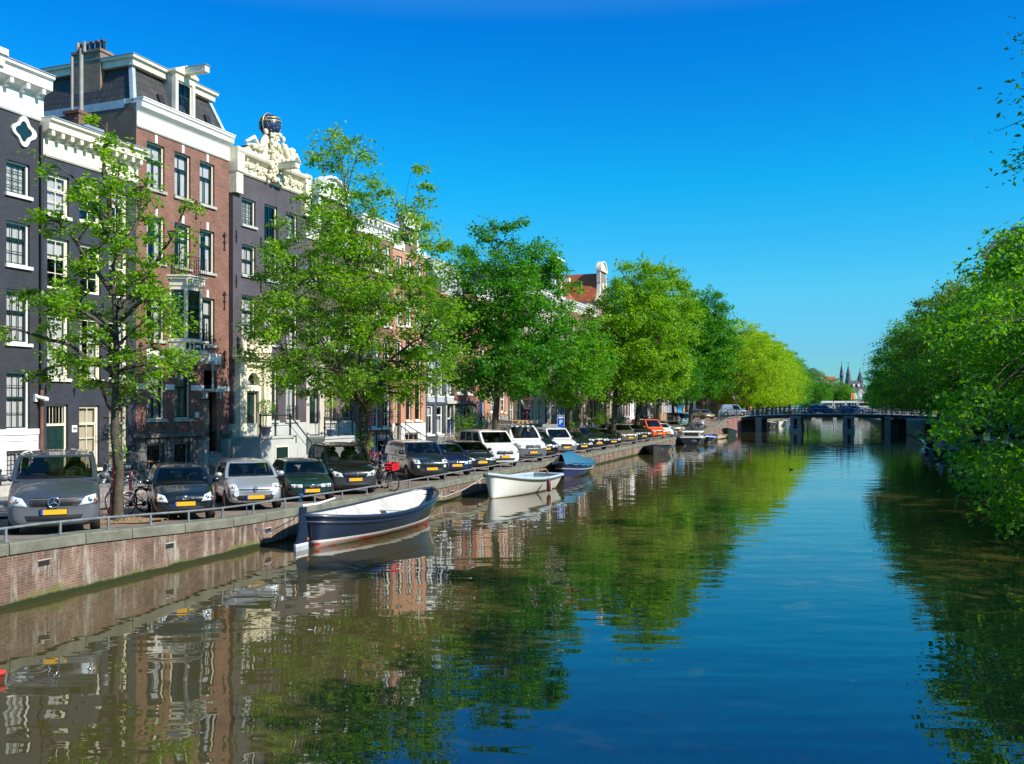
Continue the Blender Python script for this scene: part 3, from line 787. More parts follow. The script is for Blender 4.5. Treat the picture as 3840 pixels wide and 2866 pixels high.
for (x, z) in ((4.15, 11.0), (4.15, 14.0), (5.75, 10.9)): anchor(h, x, z, .45)
# downpipe and camera
mb = MB(); mb.tube([(W1 + .0, -.09, 14.2), (W1 + .0, -.09, 4.6)], .055, 8); pb = mb.build('downpipe', IRON, h)
mb = MB(); mb.tube([(W1 + .0, -.09, 4.6), (W1 + .0, -.09, .5)], .07, 8); mb.build('downpipe', plain('rusty_pipe', (.16, .07, .04), .6, var=.3), h)
mb = MB(); mb.box(5.62, 5.72, -.10, 0, 4.18, 4.45); mb.tube([(5.67, -.1, 4.36), (5.8, -.3, 4.3), (5.9, -.32, 4.3)], .06, 8); mb.lathe([(.10, 0), (.1, .1), (.07, .14)], (5.86, -.34, 4.2), 10); mb.build('security_camera', WHITE, h)

# ================================================================== H2  slate-blue house, door 396
W2 = 4.75
h = new_house(-8.7, 0, 'narrow slate blue brick house with cream sash windows and green front door numbered 396')
cols = [(.33, 1.32), (1.82, 2.88), (3.28, 4.28)]
rows = [(11.1, 12.6), (8.35, 10.25), (5.05, 7.42)]
ops = [(a, b_, c, d) for (a, b_) in cols for (c, d) in rows] + [(.30, 1.28, 1.45, 4.08), (1.80, 2.80, 1.62, 4.05), (3.28, 4.28, 1.62, 4.05)]
wall(h, W2, 11, .4, 13.3, ops, SLB)
for i, (a, b_) in enumerate(cols):
    for j, (c, d) in enumerate(rows):
        cu = [['full', 'blind', 'full'], ['blind', None, 'side'], ['blind', 'blind', 'one']][i][j]
        window(h, a, b_, c, d, ((0, .62, 2, 2), (.62, 1, 2, 1)), curt=cu, sill=(j != 1))
for (a, b_) in ((1.80, 2.80), (3.28, 4.28)):
    window(h, a, b_, 1.62, 4.05, ((0, .72, 2, 3), (.72, 1, 2, 1)), curt='full', cm=CURTC)
panel_door(h, .30, 1.28, 1.45, 4.08, tz=3.28)
mb = MB()
for k in range(6): x = .42 + k * .145; mb.box(x, x + .018, .16, .18, 3.38, 4.0)
mb.tube([(.79, .12, 3.38), (.79, .12, 4.0)], .03, 6, 1); mb.build('fanlight_bars', [CREAM, IRON], h)
mb = MB(); mb.box(1.44, 1.68, -.025, 0, 3.03, 3.29); pl_ = mb.build('number_plate', WHITE, h)
text_mesh('396', .13, IRON, 'house_number', pl_, (1.56, -.03, 3.16), bold=True)
mb = MB(); mb.box(.2, 1.4, -.5, .05, 1.0, 1.44); mb.box(.2, 1.4, -.85, -.5, .8, 1.22); mb.build('doorstep', LSTONE, h)
for x in (.25, 1.55, 2.95, 4.45):
    for z in (4.62, 7.9, 10.6): anchor(h, x, z, .36)
cornice(h, 0, W2 + .06, 13.15, 14.46, .58, CREAM, .42)
plain_roof(h, W2, 14.45, 15.9, 11, SLATE, 3.6, 0, .9)
mb = MB(); mb.prism([(.05, 14.3), (1.35, 14.3), (.7, 15.55)], .9, 2.4); d_ = mb.build('dormer', WHITE, h)
mb = MB(); mb.prism([(.38, 14.6), (1.02, 14.6), (.7, 15.25)], .86, .899); mb.build('pane', GLASS, d_)
mb = MB(); mb.box(2.3, 3.2, .3, .9, 14.5, 14.85); mb.box(2.25, 3.25, .2, 1.0, 14.85, 14.95); mb.build('roof_light', ZINC, h)
REDB = brick('red_brick', (.245, .105, .070), (.165, .072, .052), (.27, .20, .16), stain=.35, mort=.007)
c_ = chimney(h, 3.1, 1.45, 14.2, 15.75, .55, .72, REDB, 0)
mb = MB(); mb.tube([(3.15, 1.3, 15.7), (3.15, 1.3, 18.3)], .085, 10); mb.tube([(3.0, 1.62, 15.7), (3.0, 1.62, 17.95)], .055, 8)
for dx in (-.17, .17): mb.tube([(3.15, 1.3 + dx, 18.15), (3.15, 1.3 + dx, 18.55)], .065, 8)
mb.tube([(3.15, 1.13, 18.25), (3.15, 1.47, 18.25)], .045, 8); mb.build('flue_pipe', plain('grey_cement_pipe', (.30, .28, .25), .8, var=.2), c_)

# ================================================================== H3  tall red brick house, mansard
W3 = 5.9
h = new_house(-3.95, 0, 'tall red brick house with slate mansard, cream bay window and 1892 balcony panel')
cols = [(.60, 1.65), (2.25, 3.27), (3.87, 4.88)]
rows = [(13.15, 15.08), (10.1, 12.0), (6.8, 8.93), (3.47, 5.65)]
ops = [(a, b_, c, d) for (a, b_) in cols for (c, d) in rows if not (a == 3.87 and c == 3.47)] + [(4.15, 5.05, 1.95, 5.65)]
wall(h, W3, 12, 2.85, 16.5, ops, REDB, side=plain('brown_party_wall', (.16, .125, .09), .9, var=.25, scale=1.2))
for i, (a, b_) in enumerate(cols):
    for j, (c, d) in enumerate(rows):
        if i == 2 and j == 3: continue
        if i == 1 and j == 2: continue
        window(h, a, b_, c, d, ((0, .64, 2, 1), (.64, 1, 1, 1)), fr=CREAM, sa=DGREEN, sm=LSTONE, curt=['wide', 'side', 'one', 'full'][j] if not (i == 1 and j == 1) else 'one', key=WHITE, bw=.06)
# white string courses
for (a, b_) in ((0, .58), (1.67, 2.23), (3.29, 4.13), (5.07, W3)): mb = MB(); mb.box(a, b_, -.02, .0, 4.72, 4.95); mb.build('string_course', WHITE, h)
for (a, b_) in ((.55, 1.9), (3.9, 5.3)): mb = MB(); mb.box(a, b_, -.04, 0, 5.95, 6.42); mb.box(a + .1, b_ - .1, -.055, -.039, 6.05, 6.32, 1); mb.build('stone_panel', [CREAM, WHITE], h)
cornice(h, 0, W3 + .02, 15.5, 16.66, .36, WHITE, 0, capm=WHITE)
for (x, z) in ((5.55, 11.7), (5.55, 8.95), (5.55, 6.2), (.22, 12.7), (.22, 6.25), (3.6, 12.8)): anchor(h, x, z, .75, True)
# rusticated base, barred basement windows, steps
ops = [(.6, 1.65, 1.3, 2.42), (2.25, 3.27, 1.3, 2.42), (4.15, 5.05, 1.95, 2.85)]
wall(h, W3, 12, .4, 2.83, ops, DSTONE, name='stone_base')
mb = MB()
for z in (.95, 1.35, 1.75, 2.15):
    for (a, b_) in ((0, .5), (1.75, 2.15), (3.37, 4.05), (5.15, W3)): mb.box(a + .02, b_ - .02, -.06, 0, z, z + .34)
for k in range(12):
    if not (3 < .5 + k * .24 < 0): mb.box(.52 + k * .24, .72 + k * .24, -.06, 0, 2.46, 2.66)
mb.box(-.02, 4.0, -.18, 0, 2.7, 2.86); mb.box(5.2, W3, -.18, 0, 2.7, 2.86)
for x in (.62, 1.5, 2.3, 3.15): mb.tube([(x, -.05, 3.3), (x, -.15, 3.15), (x, -.08, 2.95)], .05, 6)
mb.build('rusticated_blocks', DSTONE, h)
for (a, b_) in ((.6, 1.65), (2.25, 3.27)):
    wn = window(h, a, b_, 1.3, 2.42, ((0, 1, 2, 1),), fr=CREAM, sa=DGREEN, curt=None, sill=False, y=.18)
    mb = MB()
    for k in range(8): x = a + .06 + k * (b_ - a - .12) / 7; mb.tube([(x, .04, 1.3), (x, .04, 2.4)], .014, 5)
    for z in (1.5, 1.9, 2.25): mb.box(a, b_, .03, .05, z - .015, z + .015)
    for k in range(4): mb.tube([(a + .2 + k * .22 + .06 * math.cos(q), .03, 1.7 + .12 * math.sin(q)) for q in np.linspace(0, 6.28, 9)], .01, 4)
    mb.build('window_bars', IRON, wn)
panel_door(h, 4.15, 5.05, 1.95, 5.0, m=plain('studded_oak', (.38, .33, .24), .6, var=.15), y=.35, studs=True, tz=4.3, frame=plain('dark_door_frame', (.02, .03, .03), .4))
mb = MB(); mb.box(4.35, 4.87, -.5, 0, 4.66, 4.78); mb.box(4.0, 5.2, -.32, 0, 4.70, 4.80); mb.box(4.05, 4.2, -.2, 0, 4.35, 4.69); mb.box(5.0, 5.15, -.2, 0, 4.35, 4.69); mb.lathe([(.09, 4.78), (.045, 5.0), (.045, 5.6), (.09, 5.75), (.09, 6.1)], (4.6, -.12, 0), 10)
mb.build('door_hood', PLINTHG, h)
mb = MB()
for k in range(6): mb.box(3.95, 5.25, -1.5 + k * .25, .3, .5, 1.02 + k * .165)
mb.box(5.26, 5.5, -.45, 0, .5, 2.5); mb.box(3.66, 3.94, -.45, 0, .5, 2.5); mb.build('front_steps', STONE, h)
mb = MB(); mb.box(3.55, 3.8, -.03, 0, 3.5, 3.75); mb.build('number_plate', WHITE, h)
# bay window with iron balcony on top and carved balcony below
bay = MB()
bx0, bx1, v = 2.0, 3.5, .62
plan = [(bx0, 0), (bx0 + .30, -v), (bx1 - .30, -v), (bx1, 0)]
def ring(z0, z1, g=0.0, m_=0):
    p = [(bx0 - g, .0), (bx0 + .30 - g * .6, -v - g), (bx1 - .30 + g * .6, -v - g), (bx1 + g, .0)]
    n = 4
    vs = [(q[0], q[1], z0) for q in p] + [(q[0], q[1], z1) for q in p]
    bay.add(vs, [(3, 2, 1, 0), (4, 5, 6, 7)] + [(i, i + 1, i + 5, i + 4) for i in range(3)], m_)
ring(9.05, 9.22, .02); ring(9.22, 9.5, .06); ring(9.5, 9.6, .18); ring(9.6, 9.66, .24)
ring(6.85, 6.95, .03)
for q in plan[:]: bay.box(q[0] - .06, q[0] + .06, q[1] - .02, q[1] + .10, 6.95, 9.05)
for k in range(8): x = 2.2 + k * .155; bay.lathe([(.04, 9.2), (.05, 9.3), (.05, 9.48)], (x, -v - .1, 0), 6)
bo = bay.build('bay_window', CREAM, h)
mb = MB()
for (p, q) in zip(plan, plan[1:]):
    for k, (f0, f1) in enumerate(((0, .66), (.66, 1))):
        z0, z1 = 6.95 + 2.1 * f0, 6.95 + 2.1 * f1
        P, Q2 = Vector((p[0], p[1] + .04, 0)), Vector((q[0], q[1] + .04, 0)); d_ = (Q2 - P)
        for (a_, b_) in ((.05, .12), (.88, .95)):
            A, B = P + d_ * a_, P + d_ * b_; mb.quad((A.x, A.y - .01, z0), (B.x, B.y - .01, z0), (B.x, B.y - .01, z1), (A.x, A.y - .01, z1))
        A, B = P + d_ * .05, P + d_ * .95
        for (c_, e_) in ((z0, z0 + .05), (z1 - .05, z1)): mb.quad((A.x, A.y - .012, c_), (B.x, B.y - .012, c_), (B.x, B.y - .012, e_), (A.x, A.y - .012, e_))
mb.build('sash', DGREEN, bo)
mb = MB()
for (p, q) in zip(plan, plan[1:]): mb.quad((p[0], p[1] + .05, 6.95), (q[0], q[1] + .05, 6.95), (q[0], q[1] + .05, 9.05), (p[0], p[1] + .05, 9.05))
mb.build('pane', GLASS, bo)
curtain(bo, 2.08, 2.3, 6.95, 9.0, 'full', None, -.12); curtain(bo, 2.33, 2.6, 6.95, 9.0, 'full', None, -.42)
mb = MB(); mb.quad((2.0, .9, 6.9), (3.5, .9, 6.9), (3.5, .9, 9.1), (2.0, .9, 9.1)); mb.build('room_shade_sheet', DARK, bo)  # near-black sheet painting the unlit space behind the bay
# carved balcony below the bay
bay = MB(); bx0, bx1, v = 1.92, 3.85, .68
ring(6.32, 6.42, .05); ring(6.42, 6.80, .0); ring(6.80, 6.88, .06)
for k, (s0, s1) in enumerate(((6.32, 6.15), (6.15, 5.98), (5.98, 5.84))): v = .66 - .2 * k; ring(s1, s0, -.12 * k)
bx0, bx1, v = 2.4, 3.4, .1; ring(5.72, 5.84, 0)
for x in (2.1, 2.5, 3.2, 3.62): bay.tube([(x, -.66, 6.32), (x, -.62, 6.15), (x, -.4, 5.95), (x, -.12, 5.84)], .07, 6)
bb = bay.build('balcony', CREAM, h)
mb = MB(); 
for x in (2.28, 2.55, 3.2, 3.45): mb.box(x - .09, x + .09, -.69, -.675, 6.48, 6.74)
mb.box(2.72, 3.05, -.70, -.675, 6.46, 6.76); mb.build('panel', IRON, bb)
text_mesh('1892', .16, WHITE, 'year', bb, (2.885, -.705, 6.61), bold=True)
mb = MB()
P = [(2.02, 0), (2.05, -.66), (3.5, -.66), (3.53, 0)]
for z in (10.5, 10.15, 9.72): mb.tube([(a, b_, z) for a, b_ in P], .014, 5)
for (p, q) in zip(P, P[1:]):
    n = 6 if abs(p[0] - q[0]) < .2 else 12
    for k in range(n + 1): x, y_ = p[0] + (q[0] - p[0]) * k / n, p[1] + (q[1] - p[1]) * k / n; mb.tube([(x, y_, 9.66), (x, y_, 10.5)], .012, 4)
mb.build('balcony_railing', IRON, h)
mb = MB()
for z in (7.0, 7.2, 7.4, 7.6): mb.tube([(2.3, -.68, z), (3.55, -.68, z)], .012, 4)
mb.tube([(3.5, -.68, 6.9), (3.5, -.68, 7.7)], .02, 5); mb.build('window_guard', IRON, bo)
# mansard
mb = MB(); fz, tz = 16.6, 18.25
A = [(.0, .15), (W3, .15), (W3, 11.8), (.0, 11.8)]; B = [(.55, .75), (W3 - .55, .75), (W3 - .55, 11.2), (.55, 11.2)]
for i in range(4):
    j = (i + 1) % 4; mb.quad((A[i][0], A[i][1], fz), (A[j][0], A[j][1], fz), (B[j][0], B[j][1], tz), (B[i][0], B[i][1], tz))
mb.add([(p[0], p[1], tz) for p in B], [(0, 1, 2, 3)]); mr_ = mb.build('mansard_roof', SLATE, h)
mb = MB()
for i in (0, 1): mb.tube([(A[i][0], A[i][1] - .0, fz), (B[i][0], B[i][1], tz)], .13, 4, smooth=False)
mb.box(-.02, .25, .6, 11.9, 16.35, 16.68); mb.build('hip_flashing', plain('pale_lead', (.40, .47, .52), .5, metal=.2, var=.2), mr_)
mb = MB(); mb.box(.35, W3 - .35, .50, 11.4, tz, tz + .28); mb.box(.25, W3 - .25, .38, 11.5, tz + .28, tz + .4); mb.build('roof_trim', CREAM, mr_)
mb = MB(); mb.box(.22, W3 - .22, .35, 11.55, tz + .402, tz + .43); mb.build('cap', ZINC, mr_)
for x in (1.75, 4.75):
    mb = MB(); M_ = Matrix.Translation((x, .30, 17.1)) @ Matrix.Rotation(R(-20), 4, 'X'); mb.box(-.15, .15, -.08, .1, -.28, .28, 0, M_); mb.build('skylight', IRON, mr_)
# dormer with hoist beam
dm = MB(); dx0, dx1 = 2.35, 3.6
dm.box(dx0, dx0 + .17, .02, 1.4, 16.67, 18.55); dm.box(dx1 - .17, dx1, .02, 1.4, 16.67, 18.55); dm.box(dx0 + .17, dx1 - .17, .02, 1.4, 18.25, 18.55)
dm.prism([(dx0 - .12, 18.55), (dx1 + .12, 18.55), (dx1 + .12, 18.65), ((dx0 + dx1) / 2, 19.0), (dx0 - .12, 18.65)], -.08, 1.6)
dm.box(2.83, 3.12, -1.15, .1, 18.58, 18.86); dmo = dm.build('dormer', CREAM, h)
mb = MB(); mb.box(2.80, 3.15, -1.2, .1, 18.862, 18.89); mb.build('hoist_cap', ZINC, dmo)
mb = MB(); mb.box(dx0 - .02, dx0 - .001, .2, 1.5, 16.67, 18.5); mb.box(dx1 + .001, dx1 + .02, .2, 1.5, 16.67, 18.5); mb.build('dormer_cheek', ZINC, dmo)
window(dmo, dx0 + .17, dx1 - .17, 16.72, 18.25, ((0, .6, 2, 1), (.6, 1, 2, 1)), fr=CREAM, sa=DGREEN, curt=None, sill=False, y=.1)
c_ = chimney(h, .55, 2.9, 16.5, 19.1, .62, 1.5, brick('brown_chimney_brick', (.27, .19, .13), (.21, .14, .10), (.3, .26, .2), stain=.35), 5, plain('dark_chimney_pot', (.05, .05, .05), .5))

# ================================================================== H4  purple house with carved gable and globe
PUR = brick('purple_grey_painted_brick', (.086, .075, .087), (.099, .086, .099), (.066, .057, .066), stain=.28, spec=.35, rough=.7)
W4 = 6.05
h = new_house(1.97, .22, 'purple grey house with carved cream gable carrying a blue star globe and a sculpted doorway')
cols = [(.66, 1.72), (2.42, 3.5), (4.22, 5.25)]
rows = [(12.7, 13.97), (10.3, 11.75), (7.1, 9.33), (3.3, 5.98)]
ops = [(a, b_, c, d) for i, (a, b_) in enumerate(cols) for j, (c, d) in enumerate(rows) if not (i == 0 and j == 3) and not (i == 1 and j == 0)] + [(2.42, 3.5, 12.15, 14.02), (.6, 2.0, 2.6, 6.0)]
wall(h, W4, 12, 3.2, 15.3, ops, PUR)
for i, (a, b_) in enumerate(cols):
    for j, (c, d) in enumerate(rows):
        if i == 0 and j == 3 or i == 1 and j == 0: continue
        secs = [((0, 1, 4, 5),), ((0, .5, 2, 1), (.5, 1, 2, 1)), ((0, .68, 2, 1), (.68, 1, 1, 1)), ((0, .68, 2, 1), (.68, 1, 1, 1))][j]
        wn = window(h, a, b_, c, d, secs, fr=CREAM, sa=DGREEN, curt=['wide', ['wide', 'one', 'side'][i], 'wide', 'full'][j], sm=PLINTHG, bw=.022 if j == 0 else .05)
        if j == 3: scroll_rail(wn, a + .03, b_ - .03, 3.32, 4.05)
        elif j == 2 and i: 
            mb = MB(); [mb.tube([(a, -.0, c + q), (b_, -.0, c + q)], .012, 4) for q in (.12, .3, .45)]; mb.build('window_guard', IRON, wn)
wn = window(h, 2.42, 3.5, 12.15, 14.02, ((0, 1, 2, 1),), fr=CREAM, sa=DGREEN, curt=None, sm=PLINTHG); scroll_rail(wn, 2.42, 3.5, 12.2, 13.1)
for x in (.22, 2.1, 3.85):
    for z in (12.0, 9.9): anchor(h, x, z, .6)
# light render plinth with basement openings
ops = [(2.6, 3.5, 1.0, 2.4), (4.3, 5.2, 1.2, 2.5)]
wall(h, W4, 12, .4, 3.18, ops, PLINTHG, name='plinth')
for o_ in ops: window(h, *o_, ((0, 1, 2, 2),), curt='low', sill=False)
# cornice / gable
mb = MB()
mb.sweepx([(.3, 15.05), (-.06, 15.05), (-.12, 15.12), (-.12, 15.2), (-.05, 15.25), (-.05, 15.75), (-.14, 15.82), (-.30, 15.92), (-.36, 16.02), (-.36, 16.1), (.3, 16.1)], -.02, W4 + .04)
for x in (-.02, W4 - .45): mb.box(x, x + .5, -.22, .4, 14.05, 15.05); mb.box(x - .02, x + .52, -.3, .45, 15.05, 16.2)
mb.prism([(.5, 16.1), (W4 - .5, 16.1), (W4 - 1.0, 16.45), (3.9, 16.7), (3.5, 17.2), (3.02, 17.35), (2.55, 17.2), (2.15, 16.7), (1.0, 16.45)], -.12, .35)
go = mb.build('carved_gable', SCULPT, h)
rng = random.Random(11)
mb = MB()
for k in range(150):      # leafwork along the frieze and the central cartouche
    x = rng.uniform(.7, W4 - .7); zc = 15.5 + .16 * math.sin(x * 9)
    mb.ball((x, -.10 - rng.random() * .05, zc + rng.uniform(-.13, .13)), (rng.uniform(.03, .09), .06, rng.uniform(.03, .08)), 7, 5)
for k in range(6):
    for sg in (-1, 1):
        c = 3.02 + sg * (.75 + k * .36); mb.tube([(c + .13 * math.cos(q * 1.0) * (1 - q / 9), -.13, 15.5 + .16 * math.sin(q) * (1 - q / 9)) for q in np.linspace(0, 7, 14)], .035, 5)
for k in range(120):
    z = rng.uniform(15.2, 17.6); wv = .35 + .25 * (17.7 - z) / 2.4
    mb.ball((3.02 + rng.uniform(-wv, wv), -.2 - rng.random() * .15, z), (rng.uniform(.05, .13), .1, rng.uniform(.05, .15)), 7, 5)
mb.build('carved_leafwork', SCULPT, go)
mb = MB()
for sg in (-1, 1):        # reclining figures either side
    def P(x, z, y_=-.15): return (3.02 + sg * x, y_, z)
    mb.tube([P(2.25, 16.62), P(1.75, 16.95, -.25), P(1.4, 16.6, -.22), P(1.05, 16.75)], [.07, .11, .12, .15], 8)
    mb.tube([P(2.1, 16.55, -.05), P(1.55, 16.6, -.2), P(1.1, 16.7)], [.06, .11, .14], 8)
    mb.tube([P(1.15, 16.7), P(.85, 17.0, -.18), P(.75, 17.25, -.18)], [.17, .2, .15], 8)
    mb.tube([P(.8, 17.2), P(1.15, 17.05, -.3), P(1.3, 16.8, -.3)], [.07, .055, .045], 7)
    mb.tube([P(.75, 17.2), P(.72, 17.38)], [.07, .06], 7); mb.ball(P(.72, 17.48, -.18), (.12, .12, .14), 9, 7)
    mb.ball(P(.72, 17.55, -.16), (.13, .13, .1), 8, 6)
    for k in range(8): mb.ball(P(1.0 + k * .12, 16.5 + .06 * math.sin(k * 2), -.22), (.1, .1, .07), 7, 5)
mb.lathe([(.12, 16.1), (.16, 16.3), (.1, 16.5), (.18, 16.65), (.2, 16.95), (.12, 17.0), (.2, 17.05), (.2, 17.2), (.05, 17.3)], (4.6, -.1, 0), 10)
mb.build('reclining_figure', SCULPT, go)
mb = MB(); mb.box(3.1, 3.45, -1.35, 0, 15.85, 16.12); hb = mb.build('hoist_beam', CREAM, h)
mb = MB(); mb.tube([(3.27, -.95, 15.86), (3.27, -.95, 14.3)], .012, 5); mb.tube([(3.27, -.95, 14.3), (3.33, -.95, 14.2), (3.27, -.95, 14.12), (3.2, -.95, 14.2)], .02, 5); mb.build('hook', IRON, hb)
mb = MB(); mb.box(3.06, 3.49, -1.4, .0, 16.122, 16.15); mb.build('cap', ZINC, hb)
GOLD = plain('gold_leaf', (.75, .52, .18), .35, metal=.6, var=.1)
mb = MB(); mb.ball((2.88, 0, 17.98), .55, 28, 18); mb.lathe([(.22, 17.2), (.10, 17.32), (.16, 17.46)], (2.88, 0, 0), 10, 1)
gl_ = mb.build('globe', [plain('blue_enamel', (.022, .045, .12), .22, var=.3), SCULPT], h)
mb = MB()
for (zz_, r_) in ((18.15, .535), (18.31, .47)): mb.tube([(2.88 + r_ * math.cos(q), r_ * math.sin(q), zz_ + .05 * math.cos(q)) for q in np.linspace(0, 2 * math.pi, 25)], .035, 6)
mb.tube([(2.88 + .6 * math.cos(q), .0, 17.98 + .6 * math.sin(q)) for q in np.linspace(0, 2 * math.pi, 25)], .02, 5); mb.build('ring', GOLD, gl_)
mb = MB()
for k in range(42):
    z = rng.uniform(-.85, .75); a_ = rng.uniform(0, 2 * math.pi); q = math.sqrt(1 - z * z)
    mb.ball((2.88 + .555 * q * math.cos(a_), .555 * q * math.sin(a_), 17.98 + .555 * z), .028, 5, 4)
mb.build('star', GOLD, gl_)
ridge_roof(h, .3, W4 - .3, 15.9, 17.2, .5, 12)
# portal
mb = MB()
mb.box(.12, .62, -.32, 0, 2.6, 6.0); mb.box(1.98, 2.55, -.32, 0, 2.6, 6.0); mb.box(.12, 2.55, -.34, 0, 6.0, 6.22); mb.box(.0, 2.75, -.5, 0, 6.22, 6.32); mb.box(-.06, 2.85, -.62, 0, 6.32, 6.42)
for k in range(12):
    a0, a1 = math.pi * k / 12, math.pi * (k + 1) / 12; c = 1.3; 
    for (r0, r1) in ((.5, .68),): 
        vs = [(c + r_ * math.cos(a_), y_, 5.05 + r_ * 1.15 * math.sin(a_)) for y_ in (-.2, .1) for (r_, a_) in ((r0, a0), (r1, a0), (r1, a1), (r0, a1))]
        mb.add(vs, [(0, 1, 2, 3), (7, 6, 5, 4), (0, 3, 7, 4), (1, 5, 6, 2)])
mb.box(.62, 1.98, -.12, .02, 5.72, 6.0); mb.box(.62, .78, -.12, .02, 2.6, 5.72); mb.box(1.82, 1.98, -.12, .02, 2.6, 5.72); mb.box(.78, 1.82, -.15, .05, 4.75, 5.02)
for x in (.37, 2.26):
    for k in range(12): mb.ball((x + rng.uniform(-.08, .08), -.33, 4.2 + k * .14), (.07, .05, .08), 6, 5)
po = mb.build('door_surround', SCULPT, h)
text_mesh('390', .26, plain('faded_grey_letter', (.22, .22, .2), .8), 'house_number', po, (.37, -.325, 3.9), bold=True)
mb = MB()
for k in range(150):
    q = rng.random() * math.pi; r_ = rng.uniform(.1, 1)
    mb.ball((1.35 + r_ * .78 * math.cos(q), -.3 + rng.uniform(-.18, .1), 6.46 + r_ * .85 * math.sin(q)), (rng.uniform(.06, .15),) * 3, 7, 5)
for x in (.35, 2.3):
    mb.tube([(x, -.3, 6.42), (x + .05, -.35, 6.8), (x, -.3, 7.15)], [.1, .13, .14], 8); mb.ball((x, -.32, 7.38), .13, 9, 7); mb.tube([(x, -.3, 7.1), (x + .2, -.45, 6.95), (x + .3, -.4, 7.1)], [.06, .05, .04], 6)
mb.build('sculpted_crest', SCULPT, h)
panel_door(h, .78, 1.82, 2.62, 4.75, y=.1)
window(h, .8, 1.8, 4.98, 5.72, ((0, 1, 3, 1),), fr=CREAM, sa=DGREEN, curt='full', sill=False, y=.06)
# wall lantern
def wall_lantern(root, x, z, out=.55):
    mb = MB(); mb.tube([(x, 0, z - .5), (x, -.02, z + .1)], .03, 6); mb.tube([(x, -.02, z - .35), (x + .1, -out * .5, z - .5), (x + .12, -out, z - .3), (x + .12, -out, z - .2)], .018, 6)
    mb.tube([(x + .12, -out, z + .42), (x + .12, -out, z + .6)], [.03, .005], 6)
    lathe = [(.08, z - .2), (.15, z + .25), (.19, z + .27), (.08, z + .42), (.02, z + .46)]
    for k in range(4): a_ = math.pi / 4 + k * math.pi / 2; mb.tube([(x + .12 + .08 * math.cos(a_), -out + .08 * math.sin(a_), z - .2), (x + .12 + .15 * math.cos(a_), -out + .15 * math.sin(a_), z + .25)], .01, 4)
    mb.lathe([(.19, z + .25), (.19, z + .27), (.08, z + .42), (.02, z + .46)], (x + .12, -out, 0), 8)
    o = mb.build('wall_lantern', IRON, root)
    mb = MB(); mb.lathe([(.075, z - .19), (.14, z + .24)], (x + .12, -out, 0), 8); mb.build('lantern_glass', GLASS, o)
wall_lantern(h, 2.75, 4.75, .6)
# stoop: platform, steps on its far end, iron rail
def stoop(root, x0, x1, zt, out, steps_to, zg=.95, basement=None, post=.045):
    mb = MB(); mb.box(x0, x1, -out, 0, zg - .4, zt - .12); mb.box(x0 - .05, x1 + .05, -out - .06, 0, zt - .12, zt)
    n = 7
    for k in range(n):
        x = x1 + k * (steps_to - x1) / n; mb.box(x + .001, x + (steps_to - x1) / n + .05, -out + .05, -out + 1.05, zg - .4, zt - (k + 1) * (zt - zg) / (n + 1))
    so_ = mb.build('stoop', [PLINTHG], root)
    mb = MB(); Y = -out + .04
    xs = [x0 + .06, x0 + (x1 - x0) * .5, x1 - .05]
    rail_run(mb, [(x, Y, zt) for x in xs], .98, post); rail_run(mb, [(x1 - .05, Y, zt), (steps_to, Y, zg + .1)], .98, post)
    mb.build('railing', GREENIRON, so_)
    if basement:
        a, b_, c, d = basement; mb = MB(); mb.box(a, b_, -out - .03, -out - .001, c, d, 0); mb.box(a - .07, a, -out - .05, -out - .001, c, d + .07, 1); mb.box(b_, b_ + .07, -out - .05, -out - .001, c, d + .07, 1); mb.box(a, b_, -out - .05, -out - .001, d, d + .07, 1)
        for k in range(6): x = a + (b_ - a) * (k + .5) / 6; mb.box(x - .01, x + .01, -out - .06, -out - .03, c, d, 0)
        mb.build('basement_door', [DGREEN, CREAM], so_)
stoop(h, .1, 2.6, 2.6, 1.45, 4.6, basement=(1.3, 2.25, .98, 2.05))

